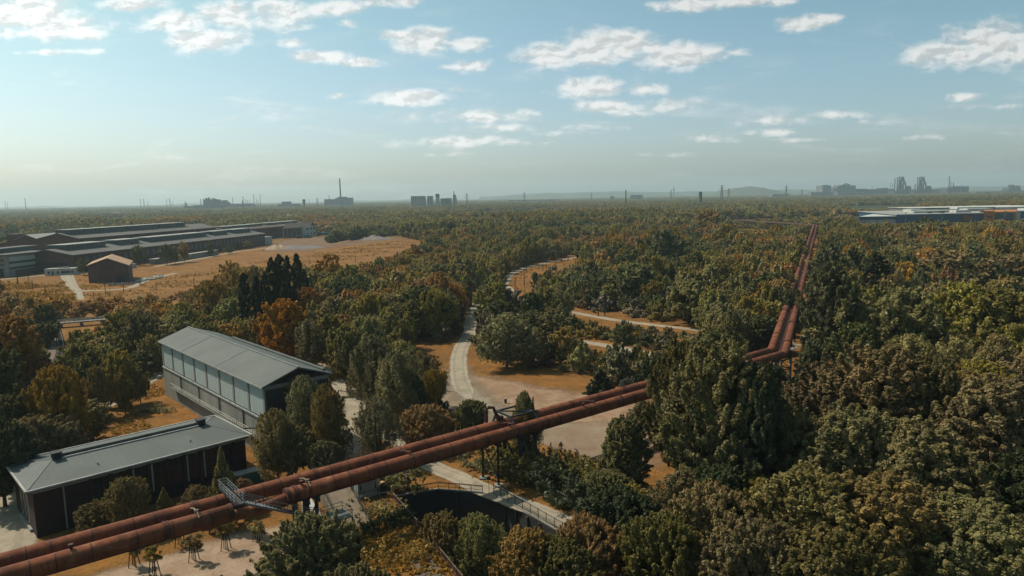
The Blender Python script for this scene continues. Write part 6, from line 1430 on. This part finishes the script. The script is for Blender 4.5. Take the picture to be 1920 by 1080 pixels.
# hedge and shrubs
def hedge(px, label, h, wd, colr, seed, leaf=.34, dens=30, name='hedge'):
    pts = smooth_line([G(x, y) for x, y in px], 2.2); g = np.random.default_rng(seed); V = []; T = []
    for i, p in enumerate(pts):
        hh = h*g.uniform(.75, 1.2); v, t, _, _ = crown_arrays(int(seed*100+i), 'bush', wd/2*g.uniform(.9, 1.3), hh, 0, 16, int(dens*wd*hh), leaf, rc=.36)
        V.append(v+np.array([*p, 0])); T.append(t)
    V = np.concatenate(V); T = np.concatenate(T); o0 = np.array([*pts[len(pts)//2], 0]); V = V-o0; n = len(V)//4
    me = bpy.data.meshes.new(name); me.vertices.add(n*4); me.vertices.foreach_set('co', V.astype(np.float32).ravel()); me.loops.add(n*4); me.loops.foreach_set('vertex_index', np.arange(n*4, dtype=np.int32)); me.polygons.add(n)
    me.polygons.foreach_set('loop_start', np.arange(0, n*4, 4, dtype=np.int32)); at = me.attributes.new('tint', 'FLOAT', 'POINT'); at.data.foreach_set('value', T.astype(np.float32)); me.materials.append(LM[colr]); me.update(calc_edges=True)
    o = bpy.data.objects.new(name, me); COL.objects.link(o); o.location = o0; tag(o, label, 'hedge'); return o
hedge([(930, 885), (990, 893), (1050, 905), (1120, 925)], 'broad dense green hedge mass below the pipes, along the fence of the gravel path', 3.8, 9, 'green', 3, dens=60)
hedge([(955, 868), (1040, 880), (1120, 896), (1160, 905)], 'back part of the hedge, bordering the concrete yard', 2.6, 6, 'brown', 4, dens=60)
hedge([(1040, 925), (1090, 955), (1130, 985)], 'darker end of the hedge where the gravel path leaves the photo', 4.5, 7, 'dark', 5, dens=60)
hedge([(875, 872), (910, 882), (935, 890)], 'low pale shrub strip behind the wooden rail', 1.8, 3., 'green', 6, dens=50)
hedge([(700, 905), (735, 918), (775, 915)], 'dark low shrub right of the display cabinet', 2.6, 4.2, 'green', 7, dens=70)
hedge([(268, 775), (290, 772), (312, 773)], 'low grey juniper patch on the lawn', .9, 3.4, 'birch', 8, dens=70)
hedge([(690, 1000), (735, 985), (760, 975)], 'dark shrubs growing across the bunker roof in the pipe shadow', 1.6, 3.4, 'dark', 9, dens=60)
hedge([(655, 965), (690, 975), (725, 960)], 'dry brown scrub on the upper part of the bunker roof', 1.0, 5., 'brown', 10, dens=40)
hedge([(690, 1065), (730, 1040), (770, 1050)], 'dry orange scrub on the lower part of the bunker roof', .9, 7., 'orange', 11, dens=40)
hedge([(470, 690), (520, 680), (570, 690)], 'line of green bushes directly behind the grey hall', 4, 6, 'green', 12, dens=40)

# ------------------------------------------------------------------ the woods: every place not kept clear gets a tree
CLEAR = [  # photo polygons of open ground (a crown may not cover them), farthest distance at which that holds
 ([(0, 505), (140, 505), (160, 470), (245, 470), (300, 500), (440, 474), (520, 466), (640, 452), (745, 440), (795, 452), (740, 480), (660, 500), (580, 496), (500, 505), (425, 500), (360, 545), (250, 556), (150, 562), (60, 560), (0, 548)], 9e9),
 ([(0, 470), (100, 450), (140, 425), (350, 415), (520, 420), (600, 412), (610, 440), (520, 466), (440, 476), (250, 505), (140, 518), (0, 520)], 800),
 ([(750, 640), (835, 632), (870, 600), (893, 575), (905, 560), (898, 600), (880, 640), (935, 672), (1010, 690), (1090, 700), (1200, 715), (1230, 740), (1260, 800), (1245, 880), (1150, 862), (1035, 832), (985, 800), (900, 780), (845, 770), (838, 720), (790, 660)], 9e9),
 ([(945, 545), (952, 515), (1000, 495), (1085, 477), (1092, 488), (1070, 500), (1020, 512), (1000, 530), (1000, 550), (1020, 570), (970, 560)], 9e9),
 ([(1060, 574), (1120, 580), (1175, 588), (1310, 604), (1310, 622), (1235, 614), (1175, 607), (1110, 598), (1060, 589)], 9e9), ([(1085, 634), (1160, 644), (1225, 655), (1228, 672), (1160, 661), (1085, 648)], 9e9),
 ([(992, 622), (1012, 626), (1012, 633), (992, 628)], 9e9),
 ([(285, 610), (345, 610), (615, 690), (500, 745), (500, 880), (455, 900), (455, 1000), (60, 1030), (20, 880), (90, 855), (210, 835), (200, 760), (290, 715)], 230),
 ([(0, 860), (60, 850), (60, 1080), (0, 1080)], 9e9), ([(0, 1000), (640, 860), (720, 780), (860, 860), (940, 890), (1080, 980), (1060, 1000), (930, 1000), (800, 1080), (0, 1080)], 9e9),
 ([(625, 700), (655, 740), (660, 800), (650, 850), (690, 850), (675, 790), (665, 740), (640, 700)], 9e9),
 ([(1400, 640), (1470, 620), (1520, 430), (1524, 418), (1540, 418), (1530, 470), (1515, 570), (1505, 660), (1525, 660), (1525, 720), (1440, 700)], 800),
 ([(1340, 405), (1540, 413), (1540, 424), (1340, 418)], 1000), ([(1375, 427), (1450, 430), (1450, 434), (1385, 431)], 9e9), ([(1370, 400), (1620, 392), (1620, 402), (1370, 412)], 1250),
 ([(1605, 388), (1925, 385), (1925, 413), (1845, 417), (1690, 420), (1605, 418)], 1300), ([(1690, 664), (1925, 690), (1925, 702), (1690, 676)], 184), ([(1480, 700), (1540, 708), (1540, 720), (1480, 714)], 170),
 ([(95, 600), (205, 600), (205, 612), (122, 614), (120, 670), (80, 735), (45, 765), (40, 735), (92, 680), (105, 640)], 9e9),
]
BLD = [[FP(-5, -8), FP(580, -8), FP(580, 175), FP(-5, 175)], [G(168, 531)[:2]+np.array([-6, -6]), G(243, 530)[:2]+np.array([6, -6]), G(243, 530)[:2]+np.array([14, 50]), G(168, 531)[:2]+np.array([-4, 50])],
       [(-470, 480), (-325, 480), (-325, 620), (-470, 620)], [(-310, 760), (-220, 760), (-220, 1000), (-310, 1000)], [(488, 988), (900, 988), (1000, 1400), (640, 1400), (520, 1130)],
       [(-98, 172), (-50, 118), (-34, 132), (-82, 192)], [(-80, 92), (-44, 120), (-56, 138), (-92, 114)], PIT]
PA = np.array(PATHS)
def ok_tree(x, y, h, rad, D):
    for b in BLD:
        if inside(b, x, y): return False
    dd = np.hypot(PA[:, 0]-x, PA[:, 1]-y)-PA[:, 2]
    if dd.min() < rad*.55: return False
    # keep clear of the pipes
    for a, b, r_ in ((fa, FB, 5.), (FB, FE, 2.4), (FE, F3, 4.), (F3, F4, 4.)):
        v = b-a; t = np.clip(((x-a[0])*v[0]+(y-a[1])*v[1])/(v@v), 0, 1); 
        if math.hypot(x-a[0]-t*v[0], y-a[1]-t*v[1]) < r_+rad*.5: return False
    pts = [proj((x+dx*rad*.85, y, z)) for dx, z in ((0, h*.97), (-1, h*.6), (1, h*.6), (0, h*.5), (-.7, h*.85), (.7, h*.85), (0, h*.75), (-.5, h*.6), (.5, h*.6), (-.7, h*.35), (.7, h*.35), (0, h*.25))]+[proj((x, y, .5))]
    for poly, dm in CLEAR:
        if D < dm and any(inside(poly, *p) for p in pts): return False
    return True
def patch(x, y, k=0):
    i, j = math.floor((x+22*math.sin(y/31)+9*math.sin(y/11))/52), math.floor((y+22*math.sin(x/29)+9*math.sin(x/13))/64)
    return random.Random(i*7919+j*104729+k*31).random()
def zone(x, y, px, py, g):
    """kind, colour, wood name for a tree at this place"""
    n = .5+.5*math.sin(x*.021+1.3*math.sin(y*.013))*math.cos(y*.017+.9*math.sin(x*.019)); r_ = g.random()
    if px < 420 and py < 660: z = 'in the rust-brown wood between the factory meadow and the railway'; mix = (('orange', .62), ('brown', .85), ('green', .94), ('dark', 1))
    elif px < 700 and py > 540: z = 'in the brown wood behind the grey hall'; mix = (('orange', .2), ('brown', .7), ('green', .9), ('dark', 1))
    elif px < 860 and py > 455 and py <= 660: z = 'in the wood between the meadow and the gravel path'; mix = (('orange', .32), ('brown', .66), ('green', .88), ('dark', 1))
    elif 860 <= px < 1500 and py > 470 and py < 735: z = 'in the mixed wood between the gravel path and the long pipes'; mix = (('orange', .10), ('brown', .36), ('pink', .46), ('birch', .55), ('green', .76), ('blossom', .80), ('dark', 1))
    elif px >= 1500 and py < 640: z = 'in the wood right of the long pipes'; mix = (('orange', .12), ('brown', .40), ('pink', .45), ('green', .72), ('dark', 1))
    elif px >= 1150 and py >= 640: z = 'in the dark wood at the lower right'; mix = (('orange', .12), ('brown', .64), ('green', .88), ('dark', 1))
    elif py <= 470: z = 'in the far wood beyond the paths'; mix = (('orange', .16), ('brown', .36), ('green', .72), ('dark', 1))
    else: z = 'in the woods at the left edge'; mix = (('orange', .3), ('brown', .6), ('green', .85), ('dark', 1))
    q = patch(x, y) if g.random() < .55 else r_
    for c, t in mix:
        if q <= t: break
    return c, z
def vis(px, py): return -60 < px < 1980
rn = random.Random(11); CAND = []
cell = {}
def near(x, y, s):
    k = 12.; i, j = int(x//k), int(y//k)
    for a in range(i-1, i+2):
        for b in range(j-1, j+2):
            for (u_, v_, r_) in cell.get((a, b), ()):
                if math.hypot(x-u_, y-v_) < s*(.62 if r_ < 0 else .5)+abs(r_)*.5: return True
    return False
def remember(x, y, r_): cell.setdefault((int(x//12.), int(y//12.)), []).append((x, y, r_))
for (x, y, r_) in TREES: remember(x, y, r_)
D = 62.
while D < 760:
    step = 5.6+D*.004; half = D*.78+12; nrow = int(2*half/step)
    for i in range(nrow):
        x = -half+2*half*(i+rn.random())/nrow; y = D+rn.uniform(-.5, .5)*step*1.3
        rad = rn.uniform(2.8, 5.4)*(1+min(.15, D/4000)); 
        h = (rad*rn.uniform(1.7, 2.6)+2.2)*(.72+.5*patch(x, y, 3)); rad *= .8+.35*patch(x, y, 5)
        if near(x, y, rad): continue
        px, py = proj((x, y, 0.))
        if not vis(px, py) or py < 380: continue
        if px < 420 and py < 650: h *= .72; rad *= .85
        # smaller growth along paths and in front of the pipes
        okk = ok_tree(x, y, h, rad, math.hypot(x, y)); kind = 'tree'
        if not okk:
            rad2, h2 = rad*.5, rn.uniform(1.6, 3.4)
            if D < 900 and rn.random() < .8 and ok_tree(x, y, h2, rad2, math.hypot(x, y)): okk = True; rad, h, kind = rad2, h2, 'bush'
        if okk:
            remember(x, y, rad); CAND.append((x, y, h, rad, kind, px, py))
    D += step*.86
KW = {'dark': 'dark green', 'green': 'olive green', 'brown': 'brown-green', 'orange': 'rust-orange', 'pink': 'pinkish brown', 'birch': 'grey-green', 'blossom': 'pale blossoming'}
def psize(c): return c[2]*c[3]/(c[0]**2+c[1]**2)
CAND.sort(key=psize, reverse=True)
n_tree = sum(1 for h in HAND if h[6] and CATS[h[4]] == 'tree'); n_bush = sum(1 for h in HAND if h[6] and h[4] == 'bush')
REST = []
LAND = [('the grey hall', -66, 152), ('the brick hall', -66, 116), ('the steel walkway', -38, 92), ('the arch frame', 2, 124), ('the pipe bend', 68, 176), ('the dark conifer', 21, 170), ('the pit', 2, 92), ('the path fork', -2, 320), ('the waste bin', -2, 170), ('the brick shed', -258, 460), ('the white office', -300, 520),
 ('the poplar row', -88, 250), ('the footbridge', -240, 300), ('the stone seats', 22, 200), ('the blue parapet', 120, 188), ('the tallest green trees', 32, 112), ('the lower right corner', 55, 92), ('the middle path end', 75, 268), ('the darkest big tree', 95, 405), ('the wide rust-brown tree', 225, 350), ('the bench shelter', -28, 250),
 ('the railway', -165, 215), ('the meadow edge', -120, 380), ('the upper path end', 65, 500), ('the right edge of the photo', 190, 260), ('the lone meadow post', -200, 430), ('the blossoming slope bush', 12, 345), ('the left edge of the photo', -200, 300), ('the works yard', -130, 640), ('the long pipes halfway', 165, 400), ('the far pipe corner', 330, 800)]
ORD = ['nearest', 'second nearest', 'third nearest', 'fourth nearest', 'fifth nearest', 'sixth nearest', 'seventh nearest', 'eighth nearest', 'ninth nearest', 'tenth nearest']
def land(x, y):
    n_, lx, ly = min(LAND, key=lambda l: math.hypot(x-l[1], (y-l[2])*.8)); dx, dy = x-lx, y-ly
    w_ = ('right of' if dx > 0 else 'left of') if abs(dx) > abs(dy) else ('beyond' if dy > 0 else 'before'); return n_, w_, math.hypot(dx, dy)
PEND = {}
def later(o, what, x, y):
    n_, w_, d_ = land(x, y); PEND.setdefault((what, w_, n_), []).append((d_, o))
for (x, y, h, rad, kind, px, py) in CAND:
    g = random.Random(int(x*13+y*7)); co, zn = zone(x, y, px, py, g)
    if kind == 'bush' and n_bush < 160:
        n_bush += 1; co2 = co if g.random() < .6 else g.choice(('pink', 'blossom', 'brown', 'green')); later(place_tree(x, y, h, rad, 'bush', co2, '', f'bushes {zn}'), f'{KW[co2]} bush', x, y)
    elif kind == 'tree' and n_tree < 290:
        n_tree += 1; r_ = g.random()
        sh = 'fan' if co in ('orange', 'pink') and r_ < .55 else 'tall' if r_ < .35 else 'weep' if co == 'birch' or (co == 'brown' and r_ > .8) else 'round'
        if co == 'blossom': co = 'birch'
        tallw = 'tall' if h > 11.5 else 'low'; shape_w = {'fan': 'open-crowned', 'tall': 'upright', 'weep': 'drooping', 'round': 'rounded'}[sh]
        later(place_tree(x, y, h, rad, sh, co, '', f'trees {zn}'), f'{tallw} {shape_w} {KW[co]} tree', x, y)
    else: REST.append((x, y, h, rad, co, kind))

for (what, w_, n_), lst in PEND.items():
    lst.sort(key=lambda q: q[0])
    for i, (_, o) in enumerate(lst): o['label'] = f'{what} {w_} {n_}' if len(lst) == 1 else f'{what} {w_} {n_}, {ORD[min(i, 9)]}'

# dry tufts and low scrub on the meadow and the yards
def tufts():
    g = np.random.default_rng(21); V = []; T = []
    for (poly, n, sz) in (([(0, 545), (150, 525), (300, 520), (425, 500), (560, 480), (740, 452), (790, 455), (700, 480), (560, 500), (360, 548), (150, 565), (0, 560)], 1500, .9), ([(0, 530), (130, 530), (150, 600), (0, 610)], 700, 1.5), ([(945, 545), (955, 515), (1085, 480), (1080, 500), (1000, 560)], 260, .8), ([(205, 750), (290, 720), (430, 800), (210, 830)], 500, .35), ([(640, 950), (740, 940), (860, 1080), (650, 1080)], 900, .45), ([(870, 880), (935, 900), (1080, 985), (1060, 990), (920, 925), (800, 880)], 200, .3)):
        P2 = [tuple(G(*p)[:2]) for p in poly]; A_ = np.array(P2); lo, hi = A_.min(0), A_.max(0); k = 0; tries = 0
        while k < n and tries < n*12:
            tries += 1; p = lo+(hi-lo)*g.random(2)
            if not inside(P2, *p) or any(inside(b, *p) for b in BLD) or (np.hypot(PA[:, 0]-p[0], PA[:, 1]-p[1])-PA[:, 2]).min() < .3: continue
            if math.sin(p[0]*.11+2*math.sin(p[1]*.07))+math.cos(p[1]*.13) < g.normal(0, .7): continue
            s_ = sz*g.uniform(.4, 1.3); v, t, _, _ = crown_arrays(int(g.integers(1e9)), 'bush', s_, s_*.55, 0, 3, 13, .55*s_+.08, rc=.6); V.append(v+np.array([*p, 0])); T.append(t); k += 1
    V = np.concatenate(V); T = np.concatenate(T); n = len(V)//4
    me = bpy.data.meshes.new('scrub'); me.vertices.add(n*4); me.vertices.foreach_set('co', V.astype(np.float32).ravel()); me.loops.add(n*4); me.loops.foreach_set('vertex_index', np.arange(n*4, dtype=np.int32)); me.polygons.add(n)
    me.polygons.foreach_set('loop_start', np.arange(0, n*4, 4, dtype=np.int32)); at = me.attributes.new('tint', 'FLOAT', 'POINT'); at.data.foreach_set('value', T.astype(np.float32)); me.materials.append(LM['forange']); me.update(calc_edges=True)
    o = bpy.data.objects.new('scrub', me); COL.objects.link(o); tag(o, 'low dry brown scrub and grass tufts on the meadow and the yards', 'scrub', kind='stuff')
tufts()

# far wood: one object, its trees instanced on points
def far_points():
    D = 760.; out_ = []
    while D < 9500:
        fw = D/760; step = 8.0*(1+.10*(fw-1)); half = D*.80+30; nrow = int(2*half/step)
        for i in range(nrow):
            x = -half+2*half*(i+rn.random())/nrow; y = D+rn.uniform(-.5, .5)*step*1.4; px, py = proj((x, y, 0))
            if not vis(px, py): continue
            n1 = math.sin(x*.0061+2*math.sin(y*.0023))+math.cos(y*.0047+1.7*math.sin(x*.0031))
            if D > 1500 and n1 < -1.35: continue
            rad = rn.uniform(3.8, 6.6)*(1+.10*(fw-1)); h = (rn.uniform(7, 15)*(1+.018*(fw-1))+(2.5*n1))*(.62+.72*patch(x/1.3, y/1.8, 9))
            if D < 1400 and not ok_tree(x, y, h*1.12, rad, math.hypot(x, y)):
                h, rad = rn.uniform(3.5, 6), rad*.7
                if px < 1340 or not ok_tree(x, y, h, rad, math.hypot(x, y)): continue
            if D >= 1400 and h > 18: h = 18
            r_ = patch(x/1.8, y/2.6) if rn.random() < .62 else rn.random()
            if 1040 < px < 1200 and 390 < py < 412: r_ *= .3
            co = 'orange' if r_ < .11 and D < 1800 else 'brown' if r_ < .30 else 'green' if r_ < .66 else 'dark'
            out_.append((x, y, h, rad, co, 'tree'))
        D += step*.72*(1+.16*(fw-1))
    return out_
REST += far_points()
def far_wood():
    pc = {}
    kinds = [('round', 'dark'), ('round', 'green'), ('round', 'brown'), ('round', 'orange'), ('tall', 'dark'), ('tall', 'green')]
    protos = []
    for near_ in (0, 1):
        for i, (sh, co) in enumerate(kinds):
            s_, Rr, Hh, z0, tr, hang, rc = PROTO[sh]
            for v in range(2):
                me, C, _ = crown_mesh('far_crown', LM['f'+co], 900+i*5+v, s_, Rr, Hh, z0*.4, 60 if not near_ else 26, 3200 if not near_ else 420, .8 if not near_ else 2.0, rc=.24)
                protos.append((near_, co, sh, bpy.data.objects.new('far_tree_kind', me)))
    P = np.array([(x, y, 0.) for x, y, *_ in REST]); n = len(P)
    me = bpy.data.meshes.new('woodland'); me.vertices.add(n); me.vertices.foreach_set('co', P.astype(np.float32).ravel())
    idx = []; sc = []; rot = []
    for (x, y, h, rad, co, kind) in REST:
        far = 1 if math.hypot(x, y) > 900 else 0; co = {'pink': 'brown', 'birch': 'green', 'blossom': 'green'}.get(co, co)
        op = [i for i, p in enumerate(protos) if p[0] == far and p[1] == co and (p[2] == 'round' or rn.random() < .35)]; i = rn.choice(op); idx.append(i)
        sh = protos[i][2]; sc.append((rad/PROTO[sh][1], rad/PROTO[sh][1]*rn.uniform(.85, 1.15), h/(PROTO[sh][2]+PROTO[sh][3]*.4))); rot.append((0, 0, rn.uniform(0, 6.28)))
    a = me.attributes.new('idx', 'INT', 'POINT'); a.data.foreach_set('value', np.array(idx, np.int32))
    a = me.attributes.new('scl', 'FLOAT_VECTOR', 'POINT'); a.data.foreach_set('vector', np.array(sc, np.float32).ravel())
    a = me.attributes.new('rot', 'FLOAT_VECTOR', 'POINT'); a.data.foreach_set('vector', np.array(rot, np.float32).ravel())
    ob = bpy.data.objects.new('woodland', me); COL.objects.link(ob)
    tag(ob, 'dense far woods of green and rust-brown trees reaching to the skyline', 'woodland', kind='stuff')
    ng = bpy.data.node_groups.new('scatter', 'GeometryNodeTree'); ng.interface.new_socket('Geometry', in_out='INPUT', socket_type='NodeSocketGeometry'); ng.interface.new_socket('Geometry', in_out='OUTPUT', socket_type='NodeSocketGeometry')
    gi = ng.nodes.new('NodeGroupInput'); go = ng.nodes.new('NodeGroupOutput'); jn = ng.nodes.new('GeometryNodeJoinGeometry')
    def na(nm, ty):
        q = ng.nodes.new('GeometryNodeInputNamedAttribute'); q.data_type = ty; q.inputs['Name'].default_value = nm; return q.outputs['Attribute']
    ia, sa, ra = na('idx', 'INT'), na('scl', 'FLOAT_VECTOR'), na('rot', 'FLOAT_VECTOR')
    for i, (_, _, _, po) in enumerate(protos):
        oi = ng.nodes.new('GeometryNodeObjectInfo'); oi.inputs['Object'].default_value = po; oi.inputs['As Instance'].default_value = True
        cmp_ = ng.nodes.new('FunctionNodeCompare'); cmp_.data_type = 'INT'; cmp_.operation = 'EQUAL'; ng.links.new(ia, cmp_.inputs[2]); cmp_.inputs[3].default_value = i
        ip = ng.nodes.new('GeometryNodeInstanceOnPoints'); ng.links.new(gi.outputs[0], ip.inputs['Points']); ng.links.new(cmp_.outputs[0], ip.inputs['Selection']); ng.links.new(oi.outputs['Geometry'], ip.inputs['Instance'])
        ng.links.new(ra, ip.inputs['Rotation']); ng.links.new(sa, ip.inputs['Scale']); ng.links.new(ip.outputs[0], jn.inputs[0])
    ng.links.new(jn.outputs[0], go.inputs[0]); md = ob.modifiers.new('scatter', 'NODES'); md.node_group = ng
    return n
nfar = far_wood()
print('TREES', n_tree, 'BUSH', n_bush, 'REST', len(REST), 'objects', len(COL.objects))

# ------------------------------------------------------------------ haze
hz = MB(); hz.prism([(-14500, -600), (14500, -600), (14500, 15600), (-14500, 15600)], -12, 330)
hm = bpy.data.materials.new('haze'); hm.use_nodes = True; t = hm.node_tree; t.nodes.clear()
o_ = t.nodes.new('ShaderNodeOutputMaterial'); pv_ = t.nodes.new('ShaderNodeVolumePrincipled'); t.links.new(pv_.outputs[0], o_.inputs['Volume'])
pv_.inputs['Color'].default_value = (.75, .94, 1., 1); pv_.inputs['Density'].default_value = HAZE; pv_.inputs['Anisotropy'].default_value = .25
tag(hz.build('haze', hm), kind='stuff')
